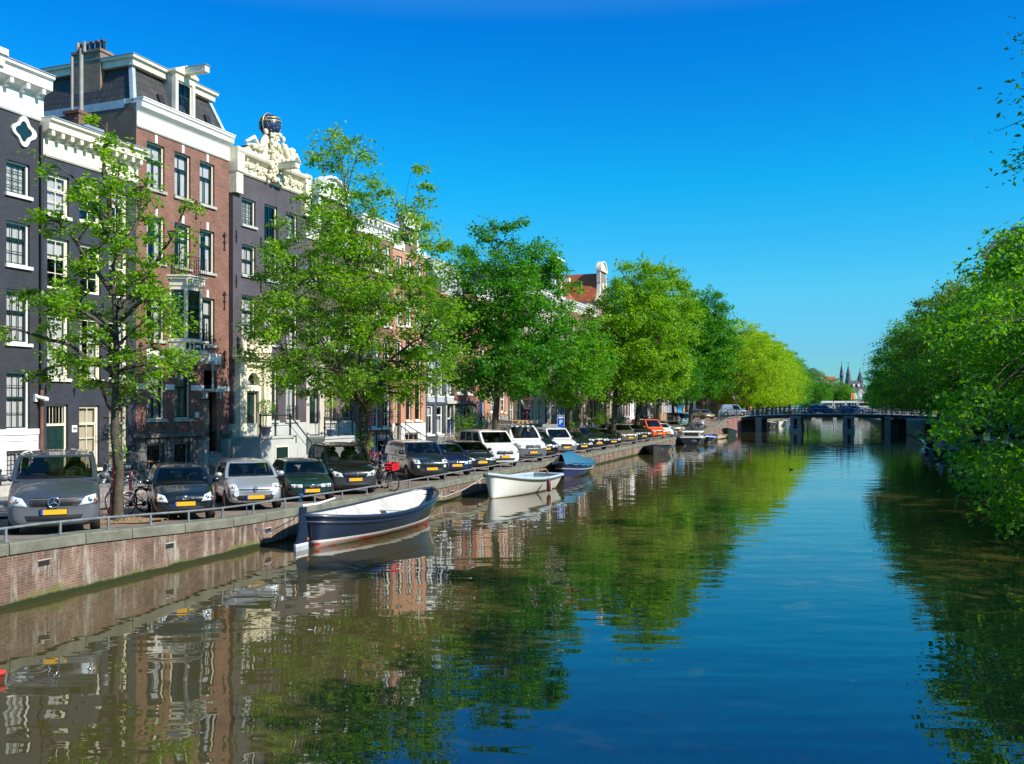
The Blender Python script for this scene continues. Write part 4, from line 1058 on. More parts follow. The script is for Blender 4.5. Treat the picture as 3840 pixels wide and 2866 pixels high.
# ================================================================== H5  388
W5 = 5.45
PBR = brick('mauve_brown_brick', (.15, .10, .105), (.12, .082, .088), (.11, .09, .09), stain=.2)
h = new_house(8.02, 0, 'mauve brown brick house numbered 388 with neck gable, claw pieces and arched green door')
def neck_gable(root, W, zs, zt, n0, n1, bm, tm, style='arch', win=None):
    mb = MB()
    mb.prism([(n0, zs), (n1, zs), (n1, zt), (n0, zt)], 0, .35)
    g_ = mb.build('gable', bm, root)
    mb = MB()
    for (xa, xb, s_) in ((0, n0, 1), (W, n1, -1)):
        pts = [(xa, zs)]
        for k in range(9):
            q = k / 8; pts.append((xa + (xb - xa) * (q ** .6 if True else q), zs + .12 + (zt - zs) * .72 * q ** 2.2))
        pts.append((xb, zs)); 
        if s_ < 0: pts = pts[::-1]
        mb.prism(pts, -.08, .3)
        mb.ball((xa + s_ * .22, -.07, zs + .22), (.17, .05, .17), 10, 8); mb.ball((xb - s_ * .10, -.07, zs + (zt - zs) * .66), (.10, .05, .13), 8, 6)
    mb.box(n0 - .06, n0 + .16, -.06, .36, zs, zt); mb.box(n1 - .16, n1 + .06, -.06, .36, zs, zt); mb.box(n0 - .2, n1 + .2, -.2, .42, zt, zt + .16)
    if style == 'arch':
        c, r_ = (n0 + n1) / 2, (n1 - n0) / 2 + .02
        mb.prism([(c + r_ * math.cos(a_), zt + .16 + r_ * .75 * math.sin(a_)) for a_ in np.linspace(0, math.pi, 17)], -.04, .34)
        for a0, a1 in zip(np.linspace(0, math.pi, 15)[:-1], np.linspace(0, math.pi, 15)[1:]):
            vs = [(c + q * math.cos(a_), y_, zt + .16 + q * .75 * math.sin(a_)) for y_ in (-.2, .42) for (q, a_) in ((r_ + .0, a0), (r_ + .16, a0), (r_ + .16, a1), (r_, a1))]
            mb.add(vs, [(0, 1, 2, 3), (7, 6, 5, 4), (1, 5, 6, 2), (0, 3, 7, 4)])
    elif style == 'tri':
        mb.prism([(n0 - .2, zt + .16), (n1 + .2, zt + .16), ((n0 + n1) / 2, zt + .16 + (n1 - n0) * .35)], -.18, .42)
    else:
        mb.box(n0 - .3, n1 + .3, -.35, .42, zt + .4, zt + .52); mb.box(n0 - .05, n1 + .05, -.06, .4, zt + .16, zt + .4)
    mb.build('gable_trim', tm, root)
    mb = MB(); c = (n0 + n1) / 2; mb.lathe([(.3, 0), (.36, .0), (.36, .05), (.3, .05)], (c, -.06, zs + (zt - zs) * .55), 16, 0, axis='y'); mb.build('gable_window', tm, root)
def storeys(root, W, cols, rows, z0, z1, m, D=11, secs=None, fr=WHITE, sa=None, curts=('side', None, 'full', 'blind', 'side'), sm=None, seed=0, sill=True, hasdoor=None, key=None, wmap=None):
    ops = [(a, b_, c, d) for (a, b_) in cols for (c, d) in rows]
    extra = hasdoor or []
    wall(root, W, D, z0, z1, ops + extra, m)
    rg = random.Random(seed)
    for (c, d) in rows:
        for (a, b_) in cols: window(root, a, b_, c, d, secs or ((0, .62, 2, 1), (.62, 1, 2, 1)), fr=fr, sa=sa, curt=rg.choice(curts), sm=sm, sill=sill, key=key)
cols = [(.55, 1.5), (2.05, 3.2), (3.9, 4.95)]
rows = [(10.6, 12.3), (7.2, 9.3)]
storeys(h, W5, cols, rows, 6.4, 13.0, PBR, sa=DGREEN, seed=3)
ops = [(.5, 1.48, 2.4, 5.95), (2.05, 3.15, 3.2, 5.6), (3.9, 4.95, 3.2, 5.6)]
wall(h, W5, 11, 3.1, 6.4, ops, PBR); wall(h, W5, 11, .4, 3.08, [(.6, 1.3, 1.4, 2.2), (2.3, 3.0, 1.2, 2.5), (4.0, 4.7, 1.2, 2.5)], PLINTHG, name='plinth')
for o_ in ((2.3, 3.0, 1.2, 2.5), (4.0, 4.7, 1.2, 2.5)): window(h, *o_, ((0, 1, 2, 1),), curt='low', sill=False)
for o_ in ops[1:]:
    wn = window(h, *o_, ((0, .62, 1, 1), (.62, 1, 2, 1)), sa=DGREEN, curt='wide', cm=CURTC); scroll_rail(wn, o_[0], o_[1], 3.2, 4.0)
panel_door(h, .5, 1.48, 2.4, 5.95, tz=4.85, frame=LSTONE)
mb = MB(); mb.box(.2, .5, -.1, .02, 2.4, 6.1); mb.box(1.48, 1.95, -.1, .02, 2.4, 6.1); mb.box(.2, 1.95, -.12, .02, 6.1, 6.3)
for a0, a1 in zip(np.linspace(0, math.pi, 11)[:-1], np.linspace(0, math.pi, 11)[1:]):
    vs = [(.99 + q * math.cos(a_), y_, 4.6 + q * math.sin(a_)) for y_ in (-.12, .14) for (q, a_) in ((.38, a0), (.5, a0), (.5, a1), (.38, a1))]
    mb.add(vs, [(0, 1, 2, 3), (7, 6, 5, 4), (1, 5, 6, 2), (0, 3, 7, 4)])
mb.tube([(.7, .06, 5.25), (1.3, .06, 5.8)], .02, 5, 1); mb.tube([(1.3, .06, 5.25), (.7, .06, 5.8)], .02, 5, 1); mb.lathe([(.2, .05), (.23, .06), (.2, .07)], (1.0, 0, 5.52), 14, 1, axis='y')
po = mb.build('door_surround', [plain('pinkish_stone', (.50, .44, .38), .8, var=.1), WHITE], h)
text_mesh('388', .2, plain('faded_grey_letter', (.22, .22, .2), .8), 'house_number', po, (.35, -.115, 4.1))
neck_gable(h, W5, 13.0, 15.5, 1.5, 4.3, PBR, WHITE, 'arch')
ridge_roof(h, .2, W5 - .2, 12.9, 15.4, .36, 11)
stoop(h, .1, 3.0, 2.4, 1.3, 4.6)

# ================================================================== H6
h = new_house(13.48, 0, 'mid brown brick house with flat white cornice behind the tall feathery elm')
DBR = brick('dark_brown_brick', (.12, .07, .055), (.09, .052, .042), (.14, .12, .1), stain=.25)
cols = [(.35, 1.35), (1.8, 2.75), (3.2, 4.15)]
storeys(h, 4.45, cols, [(12.3, 14.0), (9.0, 11.2), (5.9, 8.1), (2.7, 5.3)], 2.3, 14.6, brick('mid_brown_brick', (.26, .12, .08), (.20, .09, .065), (.24, .18, .14), stain=.25), fr=WHITE, secs=((0, .66, 2, 2), (.66, 1, 2, 1)), seed=5)
wall(h, 4.45, 11, .4, 2.28, [(2.6, 3.7, 1.1, 1.9)], STONE, name='plinth'); cornice(h, 0, 4.45, 14.3, 15.3, .5, WHITE, .5); plain_roof(h, 4.45, 15.3, 16.6, 11)
mb = MB(); rail_run(mb, [(.3, -1.2, 1.6), (1.5, -1.2, 1.6), (2.6, -1.2, .95)], .95); mb.build('stoop_railing', IRON, h)

# ================================================================== H7
h = new_house(17.95, 0, 'orange pink brick house with neck gable, white plinth and studded arched door niche')
ORB = brick('orange_pink_brick', (.50, .22, .13), (.42, .17, .10), (.45, .34, .26), stain=.2)
cols = [(1.75, 2.55), (3.05, 3.95)]
ops = [(a, b_, 3.1, 5.5) for (a, b_) in cols]
STUD = plain('studded_oak', (.38, .33, .24), .6)
storeys(h, 4.62, [(.45, 1.3), (1.75, 2.65), (3.15, 4.05)], [(12.2, 13.6), (9.2, 11.2), (6.2, 8.2)], 5.95, 14.0, ORB, fr=WHITE, seed=6)
wall(h, 4.62, 11, 2.95, 5.95, ops + [(.3, 1.1, 2.95, 5.3)], ORB)
for o_ in ops: window(h, *o_, ((0, .66, 1, 2), (.66, 1, 1, 1)), sa=IRON, curt=None)
wall(h, 4.62, 11, .4, 2.93, [(1.7, 3.9, 1.2, 2.3), (.3, 1.1, 1.6, 2.93)], WHITE, name='plinth'); window(h, 1.7, 3.9, 1.2, 2.3, ((0, 1, 3, 1),), fr=WHITE, curt=None, sill=False)
panel_door(h, .3, 1.1, 1.8, 5.3, m=STUD, y=.2, studs=True, frame=IRON)
wall_lantern(h, 1.3, 4.6, .5)
mb = MB(); rail_run(mb, [(1.1, -.3, 2.0), (1.6, -.9, 1.5), (2.2, -1.6, .95)], .9, .02); rail_run(mb, [(.2, -.3, 2.0), (.7, -1.6, .95)], .9, .02); mb.build('stoop_railing', IRON, h)
mb = MB(); [mb.box(.2, 1.2, -1.4 + k * .28, 0, .5, 1.05 + k * .17) for k in range(5)]; mb.build('front_steps', LSTONE, h)
neck_gable(h, 4.62, 14.0, 15.6, 1.35, 3.4, brick('brown_gable_brick', (.22, .15, .12), (.17, .11, .09), (.2, .17, .14)), WHITE, 'arch'); ridge_roof(h, .2, 4.4, 13.9, 15.4, .36, 11)

# ================================================================== H8 low slate grey
h = new_house(22.58, 0, 'low slate grey house with white cornice and three white sash windows on each floor')
SG = plain('slate_grey_paint', (.055, .062, .088), .6, var=.08, scale=1)
cols = [(.2, 1.22), (1.72, 2.75), (3.3, 4.3)]
ops = [(a, b_, c, d) for (a, b_) in cols for (c, d) in ((7.05, 8.75), (4.75, 6.75))] + [(a, b_, 2.1, 4.1) for a, b_ in cols[:2]] + [(3.2, 4.3, 1.3, 4.1)]
wall(h, 4.62, 11, .4, 9.2, ops, SG)
for o_ in ops[:-1]:
    wn = window(h, *o_, ((0, .66, 2, 1), (.66, 1, 1, 1)), fr=WHITE, curt=random.choice(['blind', None, 'side', 'low']), sill=True)
    if o_[2] > 4: 
        mb = MB(); mb.box(o_[0] - .08, o_[1] + .08, -.07, 0, o_[2] - .45, o_[2] - .12); mb.build('sill_apron', plain('pale_blue_grey', (.38, .43, .47), .6, var=.05), wn)
panel_door(h, 3.2, 4.3, 1.3, 4.1, m=plain('blue_door', (.02, .04, .12), .4), frame=WHITE, tz=3.1)
mb = MB(); mb.box(3.0, 3.2, -.1, 0, 1.3, 4.2); mb.box(4.3, 4.5, -.1, 0, 1.3, 4.2); mb.box(2.95, 4.6, -.25, 0, 4.2, 4.42); mb.build('door_surround', LSTONE, h)
cornice(h, 0, 4.62, 9.05, 9.92, .42, WHITE, .5); plain_roof(h, 4.62, 9.9, 12.0, 11, SLATE, 4.5)

# grey side gable with chimney and twin pipes, standing behind H8
def back_block(w_, y, W, z, label):
    p = f2(w_, y); rt_ = empty('rear_house', (p.x, p.y, 0), FROT, label, 'house')
    m_ = plain('grey_render_gable', (.30, .31, .31), .8, var=.2, scale=1)
    mb = MB(); mb.box(0, W, 0, 5, .5, z - 2.2); mb.build('wall', m_, rt_)
    mb = MB(); vs = []
    for x in (0, W): vs += [(x, 0, z - 2.2), (x, 5, z - 2.2), (x, 3.6, z), (x, 1.4, z)]
    mb.add(vs, [(0, 1, 2, 3), (4, 7, 6, 5), (1, 5, 6, 2), (2, 6, 7, 3), (0, 3, 7, 4)]); mb.build('gable', m_, rt_)
    chimney(rt_, .4, 2.5, z - .2, z + .9, .6, .9, DBR, 0)
    c_ = chimney(rt_, .4, 5.4, z - 3.0, z - 1.0, .7, .9, DBR, 0)
    mb = MB(); [mb.tube([(.4, 5.1 + k, z - 1.0), (.4, 5.1 + k, z + 1.3)], .13, 8) for k in (0, .6)]; mb.build('flue_pipe', plain('grey_cement_pipe', (.3, .28, .25), .8), c_)
back_block(27.6, 1.2, 5, 15.2, 'grey rendered gable with tall twin flue pipes rising behind the low slate grey house')
# ------------------------------------------------------------------ more houses of the row
h = new_house(27.22, 0, 'brown red brick house with dark stone ground floor beside the low slate grey house')
BRR = brick('brown_red_brick', (.25, .085, .06), (.20, .065, .05), (.2, .13, .11), stain=.15)
ops = [(a, b_, 4.95, 7.05) for a, b_ in ((.45, 1.4), (2.3, 3.2))] + [(a, b_, 8.0, 9.9) for a, b_ in ((.45, 1.4), (2.3, 3.2))]
wall(h, 3.92, 11, 4.35, 11.2, ops, BRR)
for o_ in ops: window(h, *o_, ((0, .7, 1, 2), (.7, 1, 1, 1)), fr=WHITE, curt='side')
ops = [(.4, 1.2, 2.0, 3.6), (1.7, 3.3, 1.3, 3.9)]
wall(h, 3.92, 11, .4, 4.33, ops, DSTONE, name='ground_floor'); window(h, *ops[0], curt=None); panel_door(h, *ops[1], m=DGREEN, tz=3.0, frame=STONE)
mb = MB(); mb.box(0, 3.92, -.25, 0, 4.2, 4.4); mb.build('string_course', DSTONE, h)
cornice(h, 0, 3.92, 10.9, 11.8, .45, WHITE, .5); plain_roof(h, 3.92, 11.8, 13.6, 11, REDTILE, 3.5)

def row_house(w0, w1, z1, m, label, style='cornice', fr=WHITE, ncol=3, ground='stone', seed=0, sa=None, zg=.4, roofm=None, plm=None, dz=None, low=2.4, near=True, y=0.0):
    h = new_house(w0, -y, label); W = w1 - w0; rg = random.Random(seed)
    n = max(3, round((z1 - low) / 3.0)); sh = (z1 - .7 - low) / n
    cw = W / ncol; ww = min(1.05, cw * .62)
    cols = [(cw * (i + .5) - ww / 2, cw * (i + .5) + ww / 2) for i in range(ncol)]
    rows = [(low + .35 + k * sh, low + .35 + k * sh + sh * (.72 - .03 * k)) for k in range(n)]
    zd = rows[0][1]
    dc = cols[0] if seed % 2 else cols[-1]
    ops = [(a, b_, c, d) for (a, b_) in cols for (c, d) in rows if not ((a, b_) == dc and c == rows[0][0])] + [(dc[0], dc[1], low - .6, zd)]
    pm = plm or STONE
    wall(h, W, 11, low, z1, [o_ for o_ in ops if o_[2] >= low] + [(dc[0], dc[1], low, zd)], m)
    wall(h, W, 11, zg, low - .02, [(dc[0], dc[1], low - .6, low - .02)] + [(a + .1, b_ - .1, 1.2, low - .4) for (a, b_) in cols if (a, b_) != dc], pm, name='plinth')
    kinds = [((0, .64, 2, 1), (.64, 1, 2, 1)), ((0, .5, 2, 2), (.5, 1, 2, 2)), ((0, .64, 1, 1), (.64, 1, 1, 1))][seed % 3]
    for o_ in ops[:-1]: window(h, *o_, kinds, fr=fr, sa=sa, curt=rg.choice(['side', 'full', None, 'blind', 'low', 'wide']), sm=fr)
    panel_door(h, *ops[-1], m=rg.choice([DGREEN, IRON, plain('blue_door', (.02, .04, .12), .4)]), tz=low - .6 + 2.2, frame=fr)
    mb = MB(); [mb.box(dc[0] - .1, dc[1] + .1, -1.1 + k * .28, 0, .5, .95 + (low - 1.55) * (k + 1) / 4) for k in range(4)]; so_ = mb.build('stoop', LSTONE, h)
    mb = MB(); rail_run(mb, [(dc[1] + .1, -.2, low - .6), (dc[1] + .1, -1.2, .95)], .9, .03); rail_run(mb, [(dc[0] - .1, -.2, low - .6), (dc[0] - .1, -1.2, .95)], .9, .03); mb.build('railing', IRON, so_)
    if style == 'cornice':
        cornice(h, 0, W, z1 - .3, z1 + .7, .5, fr, .5); plain_roof(h, W, z1 + .7, z1 + 2.2, 11, roofm or SLATE, 3.5)
    else:
        nw = W * .42; zt = z1 + (dz or 2.2)
        neck_gable(h, W, z1, zt, W / 2 - nw / 2, W / 2 + nw / 2, m, fr, style); ridge_roof(h, .2, W - .2, z1 - .1, zt - .1, .36, 11, roofm)
    return h
GRYR = plain('pale_cream_render', (.55, .50, .40), .8, var=.12, scale=1)
MAUVE = plain('pale_mauve_render', (.42, .38, .36), .8, var=.1, scale=1)
row_house(-20.6, -14.7, 13.6, REDB, 'red brick house next to the black brick house, on its side away from the bridge', 'cornice', seed=11)
row_house(31.2, 37.8, 12.6, ORB, 'orange pink brick house with pale grey plinth behind the rounded dark green tree', 'cornice', seed=1, plm=LSTONE, low=3.2)
row_house(37.85, 43.1, 13.2, DBR, 'dark brown brick house with red door frame left of the cream fronted houses', 'cornice', seed=2, low=2.2, fr=CREAM)
row_house(43.15, 48.55, 13.9, GRYR, 'cream rendered house with broad white cornice beside the white neck gable', 'cornice', seed=4)
h = row_house(48.6, 53.0, 14.4, MAUVE, 'pale house with white neck gable, carved claw pieces and a hoist beam under the cornice', 'flat', seed=5, dz=3.2)
mb = MB(); mb.box(2.0, 2.5, -1.2, 0, 15.9, 16.25); mb.box(1.6, 2.9, -.7, 0, 16.25, 16.35); mb.build('hoist_beam', CREAM, h)
h = row_house(53.05, 58.9, 13.8, REDB, 'brick house carrying the bright orange red tiled roof', 'cornice', seed=6)
mb = MB()
for (x0, x1, m_) in ((-.2, 5.9, 0),):
    mb.quad((x0, .3, 14.6), (x1, .3, 14.6), (x1, 3.6, 18.2), (x0, 3.6, 18.2)); mb.quad((x0, 3.6, 18.2), (x1, 3.6, 18.2), (x1, 7, 14.6), (x0, 7, 14.6))
    for x in (x0, x1): mb.add([(x, .3, 14.6), (x, 3.6, 18.2), (x, 7, 14.6)], [(0, 1, 2)])
mb.build('tiled_roof', REDTILE, h)
row_house(58.95, 63.9, 14.0, DBR, 'brown brick house between the red tiled roof and the tall arched neck gable', 'cornice', seed=7, fr=CREAM, roofm=REDTILE)
row_house(63.95, 69.6, 15.5, brick('buff_brown_brick', (.30, .22, .17), (.25, .18, .14), (.3, .25, .2)), 'buff brown brick house with tall neck gable under a yellow lichened arch', 'arch', seed=8, fr=CREAM, dz=3.5, roofm=REDTILE)
specs = [(5.6, 13.2, GRYR), (5.2, 14.0, DBR), (6.0, 12.8, WPL), (5.5, 13.8, REDB), (6.2, 13.0, GRYR), (5.0, 14.5, SG), (6.0, 13.5, MAUVE)]
lab = ['cream rendered house behind the tree nearest the orange van', 'dark brown house behind the camper van', 'white rendered house with shop sign behind the parked bicycles', 'red brick house behind the gold car', 'cream house behind the blue feather flag', 'slate grey house left of the bridge approach', 'pale mauve corner house at the far bridge']
wv = 70.0
for k, (dw, zt, m_) in enumerate(specs):
    row_house(wv, wv + dw, zt, m_, lab[k], ['cornice', 'arch', 'cornice', 'tri'][k % 4], seed=20 + k); wv += dw + .02

# beyond the bridge and across the canal: simpler fronts, each still with its own wall, roof, windows
def far_house(s0, W, z1, m, label, side=1, tt=9.0, seed=0, hue=WHITE, lean=0):
    """side 1: our bank; -1: across the canal (front faces the water)"""
    if side == 1:
        p = q2(s0, tt); rt_ = empty('canal_house', (p.x, p.y, 0), QROT, label, 'house')
    else:
        p = q2(s0 + W, -RW - tt); rt_ = empty('canal_house', (p.x, p.y, 0), QROT + math.pi, label, 'house')
    rg = random.Random(seed); n = max(3, round((z1 - 2) / 3.1)); sh = (z1 - 2.6) / n; nc = 3 if W < 7 else 4; cw = W / nc
    ops = [(cw * (i + .5) - .5, cw * (i + .5) + .5, 2.2 + k * sh, 2.2 + k * sh + sh * .68) for i in range(nc) for k in range(n)]
    wall(rt_, W, 10, .3, z1, ops, m)
    for o_ in ops:
        mb = MB(); a, b_, c, d = o_
        mb.box(a, a + .09, .08, .16, c, d); mb.box(b_ - .09, b_, .08, .16, c, d); mb.box(a + .09, b_ - .09, .08, .16, c, c + .09); mb.box(a + .09, b_ - .09, .08, .16, d - .09, d); zm = c + (d - c) * .6; mb.box(a + .09, b_ - .09, .08, .16, zm - .035, zm + .035)
        mb.box((a + b_) / 2 - .025, (a + b_) / 2 + .025, .09, .14, c + .09, zm - .035); mb.box(a - .06, b_ + .06, -.08, .1, c - .12, c - .002)
        wn = mb.build('window', hue, rt_); g = MB(); g.quad((a, .13, c), (b_, .13, c), (b_, .13, d), (a, .13, d)); g.build('pane', GLASS, wn)
    cornice(rt_, 0, W, z1 - .3, z1 + .6, .45, hue, 0); plain_roof(rt_, W, z1 + .6, z1 + 2.4, 10, rg.choice([SLATE, SLATE, REDTILE]), 3.5)
    return rt_
mats_ = [WPL, REDB, DBR, GRYR, SG, ORB, MAUVE, PBR]
s_ = 158.0
adj = ['white rendered', 'red brick', 'dark brown', 'cream', 'slate grey', 'orange brick', 'pale mauve', 'mauve brown']
for k in range(14):
    W_ = 6.0 + (k * 37 % 5) * .5
    far_house(s_, W_, 12.5 + (k * 53 % 7) * .5, mats_[k % 8], adj[k % 8] + ' house in the row past the far bridge, %s' % (['first from the bridge', 'second from the bridge', 'third from the bridge', 'fourth from the bridge', 'fifth from the bridge', 'sixth from the bridge', 'seventh from the bridge', 'eighth from the bridge', 'ninth from the bridge', 'tenth from the bridge', 'eleventh from the bridge', 'twelfth from the bridge', 'thirteenth from the bridge', 'last before the open end'][k]), 1, 9.5, k); s_ += W_ + .05
s_ = 28.0
for k in range(15):
    W_ = 6.2 + (k * 31 % 5) * .5
    far_house(s_, W_, 12.0 + (k * 29 % 7) * .5, mats_[(k + 3) % 8], adj[(k + 3) % 8] + ' house behind the trees across the canal, %s' % (['first', 'second', 'third', 'fourth', 'fifth', 'sixth', 'seventh', 'eighth', 'ninth', 'tenth', 'eleventh', 'twelfth', 'thirteenth', 'fourteenth', 'last before the bridge'][k] + ' there' * (k < 14)), -1, 11.5, 40 + k); s_ += W_ + .05
# tall brick block rising over the trees across the canal
p = q2(131, -RW - 13)
tb = empty('brick_block', (p.x + 6.6, p.y + 19, 0), QROT + math.pi, 'tall dark brick block with white roof cornice rising above the trees across the canal', 'building')
TBR = brick('plum_brick', (.17, .09, .09), (.13, .07, .07), (.15, .11, .11), stain=.15)
ops = [(1.5 + i * 2.8, 2.9 + i * 2.8, 3 + k * 3.2, 5 + k * 3.2) for i in range(6) for k in range(8)]
wall(tb, 19, 14, .4, 27.4, ops, TBR)
for o_ in ops[::1]:
    mb = MB(); a, b_, c, d = o_; [mb.box(*q) for q in ((a, a + .1, .08, .2, c, d), (b_ - .1, b_, .08, .2, c, d), (a + .1, b_ - .1, .08, .2, c, c + .1), (a + .1, b_ - .1, .08, .2, d - .1, d))]
    wn = mb.build('window', WHITE, tb); g = MB(); g.quad((a, .13, c), (b_, .13, c), (b_, .13, d), (a, .13, d)); g.build('pane', GLASS, wn)
# windows on the end wall that faces up the canal
for (y0, z0) in ((2.2, 23.6), (6.6, 23.6), (2.2, 19.8), (6.6, 19.8)):
    mb = MB(); X = 19.0; mb.box(X, X + .08, y0, y0 + 1.9, z0, z0 + .14); mb.box(X, X + .08, y0, y0 + 1.9, z0 + 2.3, z0 + 2.44); mb.box(X, X + .08, y0, y0 + .12, z0 + .14, z0 + 2.3); mb.box(X, X + .08, y0 + 1.78, y0 + 1.9, z0 + .14, z0 + 2.3); mb.box(X, X + .06, y0 + .12, y0 + 1.78, z0 + 1.5, z0 + 1.6)
    wn = mb.build('window', IRON, tb); g = MB(); g.quad((X + .03, y0, z0), (X + .03, y0 + 1.9, z0), (X + .03, y0 + 1.9, z0 + 2.4), (X + .03, y0, z0 + 2.4)); g.build('pane', plain('sky_reflection_pane', (.05, .10, .13), .03, var=0), wn)  # reflected sky put into the pane's bluish base colour
    mb = MB(); mb.box(X, X + .07, y0 - .15, y0 + 2.05, z0 + 2.5, z0 + 3.2); mb.build('panel', WHITE, wn)
mb = MB()
mb.box(-.5, 19.5, -.6, 14.4, 27.4, 28.0); mb.box(-.8, 19.8, -.9, 14.7, 28.0, 28.3); mb.build('cornice', WHITE, tb)
mb = MB(); mb.box(.6, 18.4, .8, 13.4, 28.3, 29.2); mb.build('roof', SLATE, tb)

# far skyline: dome roof, red block, tiled roof, mansard house, church with three spires
def at(px, y_px, Y): return ((px - 1920) / 3500 * Y, Y, 4 + (1525 - y_px) / 3500 * Y)
SP = plain('blue_grey_spire_slate', (.07, .085, .11), .7, var=.2, scale=.5)
x, Y, z = at(3060, 1378, 470)
o = empty('domed_building', (x, Y, 0), 0, 'distant building with grey domed roof behind the last trees of the near bank', 'building')
mb = MB(); mb.box(-5, 4.5, 0, 12, .5, z - 6); mb.build('wall', LSTONE, o); mb = MB(); mb.lathe([(4.6, z - 6), (4.5, z - 5.4), (3.6, z - 3), (2.0, z - .6), (.4, z)], (0, 5, 0), 12); mb.build('dome', SP, o)
x, Y, z = at(3085, 1402, 480)
o = empty('red_brick_block', (x, Y, 0), 0, 'distant flat topped red brick block beside the grey dome', 'building')
mb = MB(); mb.box(-2.5, 0, 0, 10, .5, z); mb.box(0, 1.1, 0, 10, .5, z + .2); mb.build('wall', [plain('distant_red_brick', (.30, .11, .09), .9, var=.2)], o)
mb = MB(); [mb.box(-2.1 + k * .8, -1.7 + k * .8, -.05, 0, z - 5, z - 1.6) for k in range(3)]; mb.build('window', WHITE, o)
x, Y, z = at(3109, 1412, 500)
o = empty('tiled_house', (x, Y, 0), 0, 'distant house with orange tiled roof rising over the middle trees', 'house')
mb = MB(); mb.box(-4, 4, 0, 9, .5, z - 2); mb.build('wall', GRYR, o); mb = MB(); mb.quad((-4.2, -.3, z - 2), (4.2, -.3, z - 2), (4, 3, z), (-4, 3, z)); mb.quad((-4, 3, z), (4, 3, z), (4.2, 9, z - 2), (-4.2, 9, z - 2)); mb.build('roof', REDTILE, o)
x, Y, z = at(3212, 1427, 520)
o = empty('mansard_house', (x, Y, 0), 0, 'distant house with black mansard roof and ornate pale gables below the spires', 'house')
mb = MB(); mb.box(-4.5, 5, 0, 10, .5, z - 5); mb.build('wall', DSTONE, o)
mb = MB(); vs = [(-4.5, 0, z - 5), (5, 0, z - 5), (2.4, 3, z), (-3.4, 3, z), (-4.5, 10, z - 5), (5, 10, z - 5), (2.4, 8, z), (-3.4, 8, z)]; mb.add(vs, [(0, 1, 2, 3), (1, 5, 6, 2), (5, 4, 7, 6), (4, 0, 3, 7), (3, 2, 6, 7)]); mb.build('roof', plain('black_slate', (.035, .04, .05), .6), o)
mb = MB(); [mb.box(q, q + .9, .2, 1.6, z - 3.4, z - 1.9) for q in (-1.8, .9)]; mb.build('dormer', WHITE, o)
mb = MB(); [mb.prism([(c - 2, z - 9), (c + 2, z - 9), (c + 2, z - 6.4), (c + 1.2, z - 5.6), (c + .8, z - 4.8), (c - .8, z - 4.8), (c - 1.2, z - 5.6), (c - 2, z - 6.4)], -.4, 0) for c in (-2.6, 2.4)]; mb.build('gable', LSTONE, o)
ch = None
x0_, Y, _ = at(3200, 1500, 560)
ch = empty('church', (x0_, Y, 0), 0, 'distant church with three slender slate spires on the skyline', 'church')
mb = MB(); mb.box(-8, 9, 8, 30, .5, 14); mb.build('nave', DSTONE, ch)
for (px, yp, wd, yb) in ((3165, 1354, 2.2, 1410), (3190, 1356, 3.1, 1428), (3234.5, 1378, 3.6, 1430)):
    x, _, zt = at(px, yp, Y); _, _, zb = at(px, yb, Y); x -= x0_
    mb = MB(); hh = zt - zb
    prof = [(wd * .5, 0.5), (wd * .5, zb - 1), (wd * .62, zb), (wd * .40, zb + hh * .30), (wd * .52, zb + hh * .33), (wd * .34, zb + hh * .45), (wd * .12, zb + hh * .72), (.12, zb + hh * .82)] if px < 3200 else [(wd * .5, .5), (wd * .5, zb), (wd * .62, zb), (wd * .1, zb + hh * .72), (.1, zb + hh * .80)]
    mb.lathe(prof, (x, 4, 0), 8, 0, False); s1 = mb.build('spire', SP, ch)
    mb = MB(); mb.tube([(x, 4, zb + hh * .75), (x, 4, zt)], .1, 5); mb.box(x - .5, x + .5, 3.95, 4.05, zb + hh * .9, zb + hh * .92); mb.build('weather_cross', IRON, s1)
# ------------------------------------------------------------------ trees
from mathutils import noise as mnoise
def leaf_mesh(name, pts, size, mat_, rng, droop=0.35, up=1.0, out=None):
    """pts (n,3) leaf bases; each leaf is a folded rhomb of two triangles"""
    n = len(pts)
    d = rng.normal(size=(n, 3)); d[:, 2] = d[:, 2] * 0.6 - droop
    if out is not None: d[:, :2] += out[:, :2] * 0.5
    d /= np.linalg.norm(d, axis=1)[:, None]
    nn = rng.normal(size=(n, 3)); nn[:, 2] = np.abs(nn[:, 2]) + up
    s = np.cross(d, nn); s /= np.linalg.norm(s, axis=1)[:, None] + 1e-9
    nn = np.cross(s, d)
    L = size * rng.uniform(0.65, 1.25, n)[:, None]
    v = np.empty((n, 4, 3), np.float32)
    v[:, 0] = pts; v[:, 1] = pts + d * L * .42 + s * L * .34 + nn * L * .10
    v[:, 2] = pts + d * L; v[:, 3] = pts + d * L * .42 - s * L * .34 + nn * L * .10
    me = bpy.data.meshes.new(name)
    me.vertices.add(n * 4); me.vertices.foreach_set('co', v.reshape(-1))
    idx = (np.arange(n) * 4)[:, None] + np.array([0, 1, 2, 0, 2, 3])[None, :]
    me.loops.add(n * 6); me.loops.foreach_set('vertex_index', idx.reshape(-1).astype(np.int32))
    me.polygons.add(n * 2); me.polygons.foreach_set('loop_start', (np.arange(n * 2) * 3).astype(np.int32)); me.polygons.foreach_set('loop_total', np.full(n * 2, 3, np.int32))
    me.materials.append(mat_); me.update(); me.validate()
    return me

def bez(p0, p1, p2, n):
    return [p0 * (1 - q) ** 2 + p1 * 2 * q * (1 - q) + p2 * q * q for q in [i / n for i in range(n + 1)]]

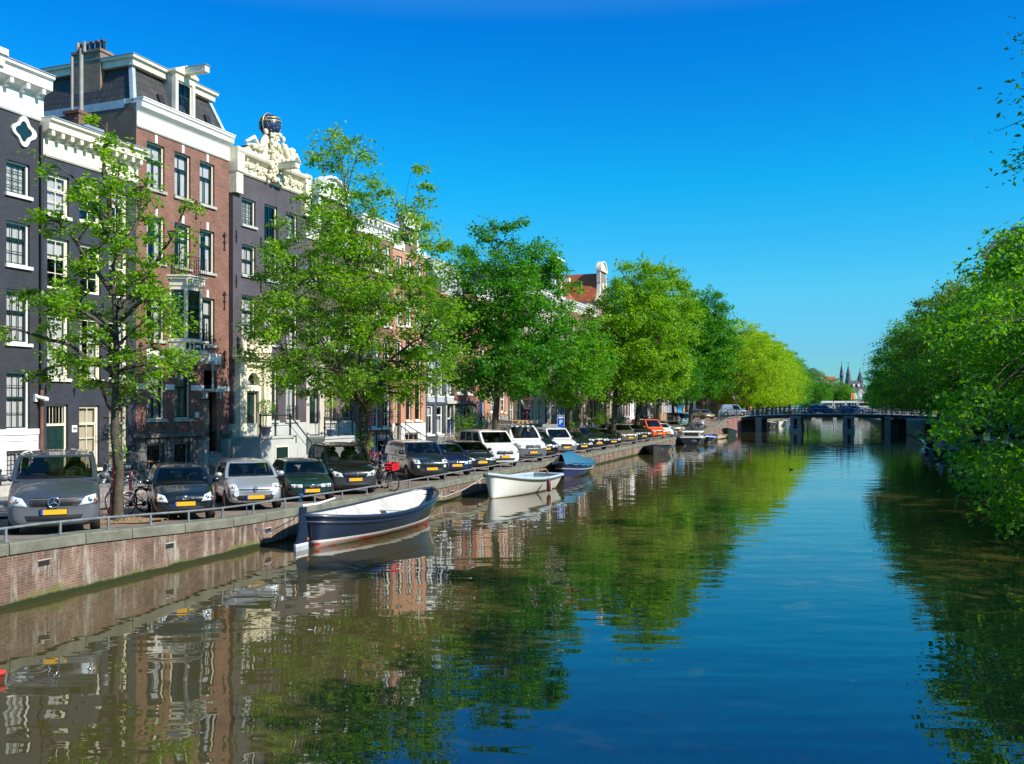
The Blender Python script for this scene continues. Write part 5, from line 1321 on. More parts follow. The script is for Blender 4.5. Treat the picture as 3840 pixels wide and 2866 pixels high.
def make_tree(name, label, seed, H, trunk_r, env, h0, dmin=1.0, nleaf=90, leaf=0.10, lmat=None, clump=0.75, nlimb=9, lean=(0, 0), extra=(), bark=None, cat='tree', sp=1.0, outer=0.55, twigs=5, group=None, droop=0.35, maxc=400, bushy=1.0, arms=(), gap=-.10, ellip=(1, 1), trunk_top=0.8):
    """env(z) -> crown radius at height z, env centre follows the lean; h0 where the limbs begin"""
    rng = np.random.default_rng(seed); rg = random.Random(seed)
    root = empty(name, (0, 0, 0), 0, label, cat, group)
    # clump centres
    C = []
    tries = 0
    def cen(z): return Vector((lean[0] * z / H, lean[1] * z / H, z))
    while tries < 9000 and len(C) < maxc:
        tries += 1
        z = rg.uniform(h0 * .85, H); r_ = env(z)
        if r_ <= 0: continue
        q = rg.random() ** outer; a = rg.uniform(0, 2 * math.pi)
        if rg.random() > (r_ / env.mx) ** 1.2 + .05: continue
        r_ *= 1 + .42 * mnoise.noise(Vector((math.cos(a) * 1.3, math.sin(a) * 1.3, z * .38 + seed)))
        p = cen(z) + Vector((math.cos(a) * r_ * q * ellip[0], math.sin(a) * r_ * q * ellip[1], 0))
        if mnoise.noise(p * .62 + Vector((seed, 0, 0))) < gap: continue
        if all((p - c).length > dmin * (0.75 + .25 * rg.random()) for c in C): C.append(p)
    C += [Vector(e) for e in extra]
    # trunk
    T = MB()
    top = cen(H * trunk_top)
    tp = [Vector((0, 0, -.2)), Vector((0, 0, .25))]
    nseg = 9
    for i in range(1, nseg + 1):
        z = .25 + (top.z - .25) * i / nseg; c = cen(z) * 1.0; c.z = z
        wob = .12 * min(1, i / 3)
        tp.append(Vector((c.x * min(1, z / H * 1.3) + rg.uniform(-wob, wob), c.y * min(1, z / H * 1.3) + rg.uniform(-wob, wob), z)))
    tr = [trunk_r * 1.5, trunk_r * 1.08] + [trunk_r * (1 - .88 * (i / nseg) ** .9) for i in range(1, nseg + 1)]
    T.tube(tp, tr, 10)
    def on_trunk(z):
        for a, b_ in zip(tp, tp[1:]):
            if a.z <= z <= b_.z: k = (z - a.z) / (b_.z - a.z + 1e-9); return a.lerp(b_, k)
        return tp[-1]
    def tr_r(z): return trunk_r * max(.12, 1 - .88 * (max(0, z) / top.z) ** .9)
    # limbs
    limbs = []
    for arm in arms:        # main boughs given as polylines, clumps of leaves strung along them
        pts = [Vector(p) for p in arm]
        fine = [pts[0]]
        for a, b_ in zip(pts, pts[1:]):
            m_ = max(2, int((b_ - a).length / .35))
            fine += [a.lerp(b_, i / m_) + Vector((rg.uniform(-.05, .05), rg.uniform(-.05, .05), rg.uniform(-.05, .05))) for i in range(1, m_ + 1)]
        r0 = .06; T.tube(fine, [r0 * (1 - .8 * i / len(fine)) + .006 for i in range(len(fine))], 6, cap=False)
        limbs.append((fine[::2][:7], r0))
        for i, p in enumerate(fine):
            if i > len(fine) * .22 and i % 3 != 1: C.append(p + Vector((rg.uniform(-.32, .32), rg.uniform(-.5, .5), rg.uniform(-.22, .30))))
    for k in range(nlimb):
        c = C[rg.randrange(len(C))] if C else top
        a = 2 * math.pi * k / nlimb + rg.uniform(-.4, .4)
        z = h0 + (H * .8 - h0) * rg.random()
        r_ = env(z) * .72
        end = cen(z) + Vector((math.cos(a) * r_ * ellip[0], math.sin(a) * r_ * ellip[1], 0))
        zs = max(h0 * .8, z - r_ * rg.uniform(.5, 1.0)); st0 = on_trunk(min(zs, top.z * .9))
        mid = st0.lerp(end, .45) + Vector((0, 0, r_ * .12))
        pts = bez(st0, mid, end, 6); r0 = tr_r(st0.z) * .62
        T.tube(pts, [r0 * (1 - .75 * i / 6) for i in range(7)], 6, cap=False)
        limbs.append((pts, r0))
    nodes = [(p, r0 * (1 - .75 * i / 6)) for pts, r0 in limbs for i, p in enumerate(pts)] + [(on_trunk(h0 + (top.z - h0) * i / 10), tr_r(h0 + (top.z - h0) * i / 10) * .4) for i in range(11)]
    P = []; O = []
    for c in C:
        best = min(nodes, key=lambda n_: (n_[0] - c).length + max(0, n_[0].z - c.z) * .8)
        b0 = best[0]; d = c - b0
        mid = b0 + d * .5 + Vector((rg.uniform(-.15, .15), rg.uniform(-.15, .15), .12 * d.length))
        pts = bez(b0, mid, c, 4); r0 = min(best[1] * .7, .05) + .008
        T.tube(pts, [r0, r0 * .8, r0 * .6, r0 * .45, r0 * .3], 4, cap=False)
        outv = (c - cen(c.z)); outv.z = 0
        ol = outv.length
        if ol > 1e-3: outv /= ol
        cs = clump * rg.uniform(.7, 1.3)
        for k in range(twigs):
            dv = Vector((rg.gauss(0, 1), rg.gauss(0, 1), rg.gauss(0, .42))) + outv * .9 * min(1, ol)
            dv.normalize(); e = c + dv * cs * rg.uniform(.8, 1.4); e.z -= .12 * cs
            T.tube([c, c.lerp(e, .5) + Vector((0, 0, .06)), e], [.012, .009, .005], 3, cap=False)
            m = int(nleaf * bushy / twigs * rg.uniform(.7, 1.3))
            u = rng.uniform(.1, 1.05, m)[:, None]
            base = np.array(c)[None] * (1 - u) + np.array(e)[None] * u + rng.normal(scale=.17 * sp * cs, size=(m, 3)) * np.array([1, 1, .75])
            P.append(base); O.append(np.repeat(np.array(outv)[None], m, 0))
    P = np.concatenate(P); O = np.concatenate(O)
    tk = T.build('trunk', bark or BARK, root)
    link('crown', leaf_mesh('crown', P, leaf, lmat, rng, out=O, droop=droop), root)
    root['_n'] = len(P)
    return root
def Env(tab):
    def f(z): return lerp_tab(tab, z) if tab[0][0] <= z <= tab[-1][0] else 0
    f.mx = max(r_ for _, r_ in tab); return f
LA = leafmat('fresh_lime_leaf', (.09, .24, .010), (.165, .36, .016), (.29, .49, .025))
LT = leafmat('light_elm_leaf', (.080, .215, .012), (.150, .345, .018), (.28, .485, .03))
LB = leafmat('mid_elm_leaf', (.048, .20, .010), (.095, .31, .014), (.19, .43, .02))
LC = leafmat('deep_green_leaf', (.026, .15, .010), (.052, .24, .014), (.12, .35, .02))
LY = leafmat('yellow_green_leaf', (.13, .30, .006), (.24, .43, .010), (.37, .52, .015))
LO = leafmat('olive_green_leaf', (.06, .15, .014), (.11, .23, .02), (.18, .30, .028))
def put(o, px, t=2.3, rz=0, s=None, off=(0, 0)):
    s_ = px_s(px, t) if s is None else s
    p = q3(s_, t); o.location = (p.x + off[0], p.y + off[1], p.z - .02); o.rotation_euler = (0, 0, rz); return o
_k = .00694
_arms = [[((px - 441) * _k, dy, 13.53 - .00694 * y) for px, y, dy in a_] for a_ in (
    [(434, 1390, 0), (250, 1350, .5), (120, 1375, .9), (10, 1420, 1.1)], [(434, 1400, 0), (300, 1300, -.6), (150, 1240, -1.2), (30, 1230, -1.6)], [(432, 1270, 0), (300, 1150, .6), (120, 1075, 1.0), (0, 1060, 1.2)],
    [(430, 1110, 0), (340, 960, -.3), (250, 840, -.5), (170, 800, -.5)], [(420, 900, 0), (330, 760, .3), (250, 640, .3)], [(446, 1180, 0), (540, 1010, .3), (620, 880, .4), (665, 760, .5)], [(450, 1200, 0), (560, 1120, -.4), (670, 1140, -.6), (715, 1215, -.7)],
    [(446, 1330, 0), (520, 1290, .8), (560, 1300, 1.4)], [(420, 1000, 0), (480, 850, .4), (520, 740, .6), (530, 620, .5)], [(410, 820, 0), (400, 650, -.1), (398, 530, 0), (402, 452, 0)], [(440, 1250, 0), (380, 1180, -1.2), (330, 1190, -2.2)], [(440, 1150, 0), (470, 1090, 1.2), (500, 1060, 2.0)])]
TREE1 = make_tree('lime_tree', 'sparse young lime tree with thin trunk rising beside the grey van', 3, 10.2, .135,
    Env([(3.3, .9), (4.2, 1.3), (5.8, 1.2), (7.2, 1.0), (8.6, .8), (10.0, .35)]), 3.5, dmin=.80, nleaf=112, leaf=.125, lmat=LA, clump=.48, nlimb=5, twigs=4, outer=.7, sp=1.15, gap=-.3, arms=_arms, trunk_top=.92)
put(TREE1, 441)
TREE2 = make_tree('elm_tree', 'tall feathery light green elm with ivy on its trunk beside the black van', 5, 14.2, .24,
    Env([(3.5, 2.0), (4.5, 3.7), (6.2, 4.1), (8.2, 3.8), (9.6, 3.1), (11, 2.2), (12.4, 1.4), (14, .5)]), 4.0, dmin=.82, nleaf=140, leaf=.14, gap=-.06, lmat=LT, clump=.66, nlimb=16, twigs=6, sp=1.1, lean=(-1.0, 0), outer=.62, extra=[(2.0, .6, 11.6), (2.2, .6, 12.1), (1.7, .4, 11.0), (-1.1, 0, 13.4), (-1.2, .1, 12.7), (-1.2, 0, 14.1), (1.9, 0, 12.7)])
put(TREE2, 1368)
TREE3 = make_tree('elm_tree', 'rounded deep green tree behind the white vans', 8, 13.6, .25,
    Env([(3.9, 1.6), (5.0, 2.8), (7.0, 3.2), (9.2, 2.9), (11, 2.4), (12.5, 1.6), (13.4, .8)]), 3.9, gap=-.02, dmin=.92, nleaf=185, leaf=.185, lmat=LC, clump=.8, nlimb=12, twigs=5, sp=1.3, lean=(.7, .3), extra=[(2.9, 0, 11.6), (3.0, .3, 10.9), (2.6, 0, 10.4)])
put(TREE3, 1855)
TREE4 = make_tree('lime_tree', 'bright green tree with tapering top beside the parking sign', 12, 12.6, .22,
    Env([(3.6, 1.5), (4.8, 2.6), (6.5, 2.6), (8.2, 1.8), (9.8, .9), (12.0, .35)]), 3.7, gap=-.04, dmin=.9, nleaf=160, leaf=.2, lmat=LB, clump=.85, nlimb=11, twigs=4, sp=1.3)
put(TREE4, 2139)
TREE5 = make_tree('elm_tree', 'broad airy yellow green tree overhanging the row of dark cars', 15, 15.6, .27,
    Env([(3.8, 1.8), (5.0, 3.3), (7.5, 3.6), (10.5, 3.3), (13, 2.6), (14.8, 1.6), (15.8, .7)]), 3.8, gap=-.03, lean=(2.2, .6), dmin=1.05, nleaf=165, leaf=.24, lmat=LT, clump=.95, nlimb=12, twigs=4, sp=1.3)
put(TREE5, 2301)
kids = children_of()
def retree(src, label, px=None, s=None, t=2.3, rz=0, sc=1, lm=None, group='trees along the near bank', name=None):
    c = dup(src, kids, rz=rz, scale=sc, label=label, group=group)
    s_ = px_s(px, t) if s is None else s
    p = q3(s_, t); c.location = (p.x, p.y, p.z - .02)
    if lm:
        for o in bpy.data.objects:
            if o.parent == c and o.name.startswith('crown'):
                o.material_slots[0].link = 'OBJECT'; o.material_slots[0].material = lm
    return c
retree(TREE5, 'green tree with forked trunk standing right behind the orange van', 2388, rz=-.4, sc=1.06)
retree(TREE3, 'dense green tree beside the teal and white camper van', 2471, rz=2.6, sc=1.1, lm=LB)
retree(TREE4, 'slim leafy tree among the parked bicycles', 2525, rz=.7, sc=1.0, lm=LC)
retree(TREE5, 'large dark green tree screening the blue feather flag', 2590, rz=.3, sc=1.17, lm=LC)
retree(TREE5, 'green tree at the foot of the bridge ramp behind the gold car', s=119, t=4.5, rz=4.4, sc=1.12, lm=LB)
retree(TREE5, 'deep green tree at the street corner by the far bridge', s=133, t=6.5, rz=2.4, sc=1.08, lm=LC)
# big trees past the bridge
TREE6 = make_tree('elm_tree', 'huge yellow green tree leaning over the canal just past the far bridge', 21, 18.5, .38,
    Env([(3.0, 3.0), (4.6, 6.2), (8, 7.0), (12, 6.4), (15, 4.8), (17.4, 2.4), (18.5, 1.0)]), 3.6, dmin=1.5, nleaf=110, leaf=.30, lmat=LY, clump=1.25, nlimb=13, twigs=4, sp=1.3, lean=(1.5, 0))
p = q3(166, 2.5); TREE6.location = p
kids = children_of()
for k, s_ in enumerate((181, 196, 210, 226, 243, 262, 282, 304, 328)):
    retree(TREE6, ['yellow green tree, second in the row past the far bridge', 'yellow green tree, third in the row past the far bridge', 'yellow green tree, fourth in the row past the far bridge', 'yellow green tree, fifth in the row past the far bridge', 'light green tree, sixth in the row past the far bridge', 'mid green tree, seventh in the row past the far bridge', 'green tree, eighth in the row past the far bridge', 'green tree, ninth in the row past the far bridge', 'green tree closing the row past the far bridge'][k],
        s=s_, t=1.6, rz=k * 2.1 + .6, sc=1.0 + .03 * (k % 3) + .02 * k, lm=[LY, LY, LY, LY, LY, LA, LB, LO, LC][k], group='trees past the far bridge')
# middle distance trees where the canal ends
for k, (px, Y, sc) in enumerate(((3040, 386, 1.0), (3056, 402, .72), (3108, 420, .74), (3140, 425, .86), (3172, 415, .70), (3292, 400, .80), (3320, 360, .85), (3218, 480, .36))):
    c = dup(TREE6, kids, rz=k * 1.3, scale=sc, label=['green tree closing the near bank beside the distant tram', 'green tree under the distant grey dome', 'green tree behind the white tram, below the orange roof', 'tall green tree behind the tram, in front of the first spire', 'green tree behind the tram, left of the flags', 'dark tree behind the flags', 'dark tree closing the bank across the canal beyond the bridge', 'low tree under the mansard house in the distance'][k], group='trees at the far end of the canal')
    c.location = ((px - 1920) / 3500 * Y, Y, .9)
    for o in bpy.data.objects:
        if o.parent == c and o.name.startswith('crown'): o.material_slots[0].link = 'OBJECT'; o.material_slots[0].material = [LC, LB, LO, LO, LB, LC, LC, LO][k]
# ------------------------------------------------------------------ across the canal: big elms hanging over the water
_rg = random.Random(77); _ex = []
while len(_ex) < 62:       # low boughs hanging over the water
    px, y, Y = _rg.uniform(3390, 4100), _rg.uniform(1450, 1960), _rg.uniform(23.5, 33)
    if px < 3530 + max(0, y - 1560) * .8 or (y > 1860 and _rg.random() < .6): continue
    _ex.append(((px - 1920) / 3500 * Y - 21.6, Y - 29, 4 + (1525 - y) / 3500 * Y - .86))
_ex += [((px - 1920) / 3500 * 27 - 21.6, -2, 4 + (1525 - y) / 3500 * 27 - .86) for px, y in ((3800, 930), (3850, 880), (3870, 950), (3790, 1000), (3900, 860), (3840, 1010), (3740, 1020))]
RT1 = make_tree('elm_tree', 'great overhanging elm with drooping branches close on the far side of the canal', 31, 7.0, .34,
    Env([(3.0, 2.5), (4.0, 5.2), (4.9, 7.2), (5.7, 7.5), (6.3, 6.2), (6.8, 4.0), (7.1, 2.0)]), 3.0, dmin=.95, nleaf=160, leaf=.175, lmat=LB, clump=.85, nlimb=18, twigs=6, sp=1.2, outer=.45, maxc=620, droop=.6, extra=_ex)
RT3 = make_tree('elm_tree', 'dark green elm behind the overhanging elm', 33, 13.6, .34,
    Env([(2.6, 2.5), (3.6, 5.8), (5.5, 7.4), (8.0, 7.4), (10.5, 6.0), (12.6, 3.6), (13.6, 1.4)]), 3.2, dmin=1.2, nleaf=130, leaf=.21, lmat=LB, clump=1.0, nlimb=15, twigs=5, sp=1.25, outer=.5, maxc=420, droop=.5)
def rput(o, d, tr=2.3, rz=0, sc=1):
    """d metres ahead, tr metres behind the quay across the canal"""
    x = -16.3 + .3463 * d + 26.55 + tr * 1.06
    o.location = (x, d, gz(s_of((x, d))) - .02); o.rotation_euler = (0, 0, rz); o.scale = (sc,) * 3; return o
rput(RT1, 29, 1.2); rput(RT3, 43, 2.3, 1.1, .68)
RT2 = make_tree('elm_tree', 'dark elm in its own shade whose branch tips hang into view at the top', 37, 11.6, .36,
    Env([(4.8, 4), (6, 7.0), (8.2, 7.4), (10.2, 5.5), (11.6, 2)]), 4.6, dmin=1.15, nleaf=190, leaf=.115, gap=-.35, lmat=LC, clump=.8, nlimb=13, twigs=5, sp=1.2, outer=.5, maxc=330,
    extra=[(-_rg.uniform(8.0, 8.85), _rg.uniform(1.0, 2.3), 4.6 + 6.4 * _rg.random() ** .7) for _ in range(34)])
rput(RT2, 14.5, 3.2)
kids = children_of()
for d, rz, lab_ in ((-10, 1.0, 'dark elm behind the viewpoint on the shaded bank'), (-5.5, 2.0, 'unseen elm added for shade next to the one behind the viewpoint'), (3.8, .2, 'unseen elm added for shade at the quay edge just right of the viewpoint'.replace('right of', 'beside')), (8.5, 4.0, 'dark elm between two others on the shaded bank beside the viewpoint')):  # out-of-view elms; two of them added to close gaps in the water's shade
    rput(dup(RT3, kids, label=lab_, group='trees across the canal'), d, 3.0, rz, .84)
for k, (d, rz, sc, lm) in enumerate(((-1, 2.2, .84, LC), (57, 2.5, .9, LB), (70, 3.9, 1.0, LO), (84, .5, 1.02, LB), (99, 5.2, 1.0, LC), (114, 2.2, 1.0, LB), (127, 1.4, .78, LC), (176, .2, .9, LB), (196, 3.1, .86, LC), (218, 4.4, .86, LB), (242, 1.2, .86, LC), (268, 2.9, .86, LC), (300, .9, .86, LC))):
    src = RT3
    c = dup(src, kids, label=['dark elm beside the viewpoint shading the water', 'mid green elm, third along the bank across the canal', 'olive green elm with airy crown top across the canal', 'mid green elm behind the blue barge', 'dark elm beside the blue barge across the canal', 'mid green elm before the far bridge across the canal', 'smaller dark elm at the bridge foot across the canal', 'green tree across the canal, first past the bridge', 'dark tree across the canal, second past the bridge', 'green tree across the canal, third past the bridge', 'dark tree across the canal, fourth past the bridge', 'dark tree across the canal, fifth past the bridge', 'dark tree across the canal, sixth past the bridge'][k], group='trees across the canal')
    rput(c, d, 2.3 if d < 150 else 5.5, rz, sc)
    for o in bpy.data.objects:
        if o.parent == c and o.name.startswith('crown'): o.material_slots[0].link = 'OBJECT'; o.material_slots[0].material = lm

# ------------------------------------------------------------------ shrubs, potted trees, ivy
def shrub(name, label, cat, loc, size, lm, n=1500, leaf=.07, stems=6, pot=None, flowers=None):
    rng = np.random.default_rng(hash(label) % 1000 if False else len(label) * 7 + int(loc[0] * 10) % 97); rg = random.Random(len(label))
    root = empty(name, loc, 0, label, cat)
    z0 = 0
    if pot:
        mb = MB(); mb.lathe([(pot * .6, 0), (pot * .72, .05), (pot, pot * 1.5), (pot * 1.12, pot * 1.55), (pot * 1.12, pot * 1.7), (pot * .9, pot * 1.7)], (0, 0, 0), 14); mb.build('pot', plain('blue_glazed_pot', (.035, .055, .12), .3, var=.1), root); z0 = pot * 1.6
    if pot:
        zc = size[2]; mb = MB(); mb.tube([(0, 0, z0), (.02, 0, (z0 + zc) * .5), (0, .01, zc)], .03, 6); mb.build('stem', BARK, root)
        d = rng.normal(size=(n, 3)); d /= np.linalg.norm(d, axis=1)[:, None]; P = d * (rng.uniform(.5, 1, n) ** .4)[:, None] * np.array([size[0], size[1], size[0] * .85]) + np.array([0, 0, zc])
    else:
        mb = MB(); P = []
        for k in range(stems):
            a = rg.uniform(0, 6.28); e = Vector((math.cos(a) * size[0] * rg.uniform(.3, 1), math.sin(a) * size[1] * rg.uniform(.3, 1), size[2] * rg.uniform(.55, 1)))
            mb.tube([(0, 0, 0), (e.x * .4, e.y * .4, e.z * .6), e], [.03, .02, .008], 5); m = n // stems
            u = rng.uniform(.25, 1.05, m)[:, None]; P.append(np.array(e)[None] * u + rng.normal(scale=(size[0] * .28, size[1] * .28, size[2] * .16), size=(m, 3)))
        P = np.concatenate(P); P[:, 2] = np.abs(P[:, 2]); mb.build('stem', BARK, root)
    link('foliage', leaf_mesh('foliage', P, leaf, lm, rng, droop=.1), root)
    if flowers:
        m = n // 6; Q = P[rng.integers(0, len(P), m)] * np.array([1.03, 1.03, 1.02]); link('blossom', leaf_mesh('blossom', Q, leaf * .8, flowers, rng, droop=-.2), root)
    return root
def fz(w_, out, z): p = f2(w_, -out); return (p.x, p.y, z)
shrub('potted_tree', 'round clipped dark green bay tree in a blue pot on the stoop of house 390', 'potted plant', fz(3.15, 1.2, 2.6), (.46, .46, 1.35), LC, 900, .07, pot=.26)
shrub('potted_tree', 'yellow green clipped ball tree in a tall blue pot on the stoop of house 388', 'potted plant', fz(9.15, 1.0, 2.4), (.36, .36, 1.75), LY, 700, .06, pot=.22)
WFL = plain('cream_blossom', (.75, .72, .5), .8, var=.1)
shrub('flowering_shrub', 'large dark shrub with cream blossom in front of the stone ground floor', 'shrub', fz(29.3, 1.6, .95), (1.9, 1.3, 2.3), LC, 4200, .11, 12, flowers=WFL)
shrub('shrub', 'light green climbing shrub beside the blossoming bush', 'shrub', fz(25.9, 1.5, .95), (.9, .8, 2.6), LA, 1500, .1, 7)
shrub('shrub', 'reddish leaved shrub in the front garden of the slate grey house', 'shrub', fz(24.0, 1.7, .95), (1.2, .8, 1.4), leafmat('rusty_leaf', (.16, .05, .03), (.22, .08, .04), (.3, .14, .05)), 900, .09, 7)
shrub('shrub', 'low golden green bush by the white plinth of the orange brick house', 'shrub', fz(22.2, 1.9, .95), (.9, .8, .9), LY, 900, .08, 6)
shrub('shrub', 'yellow flowering low bush behind the parked bicycles', 'shrub', fz(25.2, 2.7, .95), (1.0, .7, .8), LY, 800, .08, 6, flowers=plain('yellow_blossom', (.7, .6, .1), .8))
for k, (w_, lab_) in enumerate(((49.5, 'tall green climber on the front of the pale gabled house'), (58.0, 'climbing rose bush with red flowers by the iron stoop rail'), (66.0, 'leafy green bush beside the trunk past the orange van'))):
    shrub('shrub', lab_, 'shrub', fz(w_, 1.6, .95), (1.3, 1.0, 3.2 - .4 * k), [LC, LB, LB][k], 1600, .14, 9, flowers=plain('red_blossom', (.5, .03, .03), .7) if k == 1 else None)
def ivy(tree, r_, z0, z1, n, label, lm=LY):
    rng = np.random.default_rng(5); u = rng.uniform(0, 1, n); a = rng.uniform(0, 6.28, n) 
    P = np.stack([np.cos(a) * (r_ + .04), np.sin(a) * (r_ + .04), z0 + (z1 - z0) * u], 1) + rng.normal(scale=.05, size=(n, 3))
    P = P[np.sin(P[:, 2] * 4.3) + rng.normal(scale=.5, size=n) > .1]
    o = link('ivy', leaf_mesh('ivy', P, .11, lm, rng), tree); return o
ivy(TREE2, .25, .6, 3.4, 500, ''); ivy(TREE1, .13, 1.2, 3.4, 200, '', LA); ivy(TREE4, .22, .5, 4.2, 500, '', LB)
# bare litter patches round the trunks
for tr_, lab_ in ((TREE1, 1), (TREE2, 2)):
    p = tr_.location; mb = MB(); ng = 22
    mb.add([(p.x + 1.15 * math.cos(6.283 * k / ng) * (1 + .12 * math.sin(k * 2.3)), p.y + .85 * math.sin(6.283 * k / ng) * (1 + .12 * math.sin(k * 1.7)), gz(s_of(p)) - .006) for k in range(ng)], [tuple(range(ng))]); st('soil_patch', mb, EARTH)
    rng = np.random.default_rng(9); n = 260; P = np.stack([p.x + rng.normal(scale=.6, size=n), p.y + rng.normal(scale=.5, size=n), np.full(n, gz(s_of(p)) + .01)], 1)
    props(link('fallen_leaves', leaf_mesh('fallen_leaves', P, .06, plain('dry_leaf', (.32, .19, .08), .9), rng, droop=0)), kind='stuff')
# ------------------------------------------------------------------ vehicles.  local frame: x towards the nose, y to its left, z up
CARGLASS = glass('tinted_car_glass', clear=.62); DARKGLASS = plain('dark_tinted_glass', (.010, .016, .018), .03, var=0, spec=1.0, coat=.6)
SEATM = plain('seat_fabric', (.035, .036, .04), .9, var=.1)
LAMPG = plain('headlight_glass', (.62, .66, .70), .1, var=.5, scale=22, spec=.8, coat=1)
PLATE = plain('yellow_plate', (.80, .42, .01), .5, var=0)
PLBLUE = plain('plate_blue', (.01, .05, .45), .5, var=0)
BLACKP = plain('black_plastic', (.009, .0095, .010), .5, var=.1)
RIM = plain('alloy_rim', (.42, .43, .45), .3, metal=.8, var=.05)
AMBER = plain('amber_lamp', (.7, .22, .02), .2, var=0)
TAILR = plain('red_lamp', (.35, .01, .01), .2, var=0)
def paint(name, c, metal=.25, rough=.28): return plain('paint_' + name, c, rough, metal=metal, var=.04, scale=.8, coat=1.0, spec=.6)
def eval_mesh(o):
    dg = bpy.context.evaluated_depsgraph_get(); dg.update()
    return bpy.data.meshes.new_from_object(o.evaluated_get(dg))
def car(name, cat, label, L=4.0, W=1.7, H=1.5, hood=.78, cowl=.98, xw=1.0, xr=1.75, xe=3.3, xb=3.9, belt=.95, tail=.92, roofw=.80, wr=.30, wb=(.72, 3.1), body=None, bumper=None, roofc=None,
        light=((.42, .54), (.82, .56), (.84, .72), (.50, .66)), grille=(.42, .60, .50), gm=None, intake=(.55, .22, .36), plate_z=.46, badge=None, bz=None, fog=None, rails=False, windows=2, detail=2, bow=.10, side_panel=None, rim=None, lampm=None, nose=.12):
    """distances along the car are measured back from the nose"""
    body = body or paint('black', (.01, .01, .012)); bumper = bumper or body; rim = rim or RIM; lampm = lampm or LAMPG
    root = empty(name, (0, 0, 0), 0, label, cat)
    F = L / 2
    w2 = W / 2
    stn = [(0, .80, .34, hood - .24), (nose * .5, .88, .25, hood - .10), (nose + .10, .955, .20, hood - .02), (.5, .985, .20, hood + (cowl - hood) * .35), (xw, 1.0, .20, cowl), (xw + .3, 1.0, .2, max(cowl, belt)), ((xr + xe) / 2, 1.0, .20, belt), (xb - .25 if xb < L - .1 else L - .45, 1.0, .22, tail + .02), (L - .14, .96, .26, tail - .02), (L, .86, .34, tail - .14)]
    mb = MB(); rings = []
    for (x, fw, zl, zt) in stn:
        w_ = w2 * fw
        half = [(0, zl), (w_ * .8, zl), (w_ * .97, zl + .10), (w_, zl + .28), (w_ * 1.0, zl + (zt - zl) * .66), (w_ * .965, zt - .07), (w_ * .86, zt - .005), (w_ * .45, zt + .02), (0, zt + .03)]
        pts = half + [(-y, z) for y, z in half[-2:0:-1]]
        rings.append([(F - x + (0 if x > 0.3 else -bow * (abs(y) / w2) ** 2 * (1 if x < .2 else .5)), y, z) for y, z in pts])
    n = len(rings[0]); vs = [p for r_ in rings for p in r_]; fs = []
    for i in range(len(rings) - 1):
        for k in range(n): fs.append((i * n + k, (i + 1) * n + k, (i + 1) * n + (k + 1) % n, i * n + (k + 1) % n))
    fs.append(tuple(range(n))); fs.append(tuple((len(rings) - 1) * n + k for k in range(n - 1, -1, -1)))
    mb.add(vs, fs, 0, True)
    tmp = mb.build('tmp', [body, bumper, BLACKP]); fix_normals(tmp.data)
    ss_ = tmp.modifiers.new('s', 'SUBSURF'); ss_.levels = 2; ss_.render_levels = 2
    cut = MB()
    for x in wb:
        for s_ in (-1, 1): cut.lathe([(wr * 1.17, s_ * (w2 - .28)), (wr * 1.17, s_ * (w2 + .2))] if s_ > 0 else [(wr * 1.17, -(w2 + .2)), (wr * 1.17, -(w2 - .28))], (F - x, 0, wr), 24, 2, axis='y')
    cutter = cut.build('tmpc', [BLACKP]); fix_normals(cutter.data)
    bo_ = tmp.modifiers.new('b', 'BOOLEAN'); bo_.operation = 'DIFFERENCE'; bo_.object = cutter; bo_.solver = 'EXACT'
    me = eval_mesh(tmp); me.name = 'body'
    bpy.data.objects.remove(tmp); bpy.data.objects.remove(cutter)
    me.materials.clear(); [me.materials.append(k) for k in (body, bumper, BLACKP)]
    zb_ = hood - .28
    for p in me.polygons:
        c = p.center
        in_w = any((c.x - (F - x)) ** 2 + (c.z - wr) ** 2 < (wr * 1.19) ** 2 for x in wb) and abs(c.y) < w2 * 1.01 and (abs(p.normal.y) < .5 or abs(c.y) < w2 - .2)
        p.material_index = 2 if in_w or c.z < .26 else (1 if (bumper is not body and ((c.z < zb_ and (c.x > F - .55 or c.x < -F + .5)))) else 0)
        p.use_smooth = True
    me.set_sharp_from_angle(angle=R(42))
    bo = link('body', me, root)
    bvh = BVHTree.FromPolygons([v.co.copy() for v in me.vertices], [tuple(p.vertices) for p in me.polygons])
    # greenhouse: four curved sides and a crowned roof
    zr = H - .06; w_b = w2 * .935; w_r = w2 * (roofw - .045)
    def side_pt(seg, p, q):
        """p across the side, q from belt (0) to roof edge (1)"""
        ease = q
        wy = w_b + (w_r - w_b) * ease + .035 * math.sin(math.pi * q)
        xf = F - (xw + (xr - xw) * q) + .03 * math.sin(math.pi * q)
        xk = F - (xb + (xe - xb) * q) - .03 * math.sin(math.pi * q)
        zf0 = cowl; zk0 = tail; z_side0 = belt
        if seg == 'F':
            y = wy * (2 * p - 1); return Vector((xf + .12 * (1 - (2 * p - 1) ** 2), y, (zf0 - .03) + (zr - zf0 + .03) * q))
        if seg == 'B':
            y = wy * (1 - 2 * p); return Vector((xk - .08 * (1 - (2 * p - 1) ** 2), y, (zk0 - .03) + (zr - .02 - zk0 + .03) * q))
        x = xf + (xk - xf) * p if seg == 'L' else xk + (xf - xk) * p
        pp = p if seg == 'L' else 1 - p
        z0 = (zf0 + (z_side0 - zf0) * min(1, pp * 2) if pp < .5 else z_side0 + (zk0 - z_side0) * (pp * 2 - 1)) - .05
        return Vector((x, wy * (1 if seg == 'L' else -1), z0 + (zr - .01 * abs(2 * pp - 1) - z0) * q))
    mb = MB()
    sp_ = {1: [(.06, .42)], 2: [(.10, .46), (.50, .80)], 3: [(.08, .36), (.39, .66), (.69, .93)]}[windows]
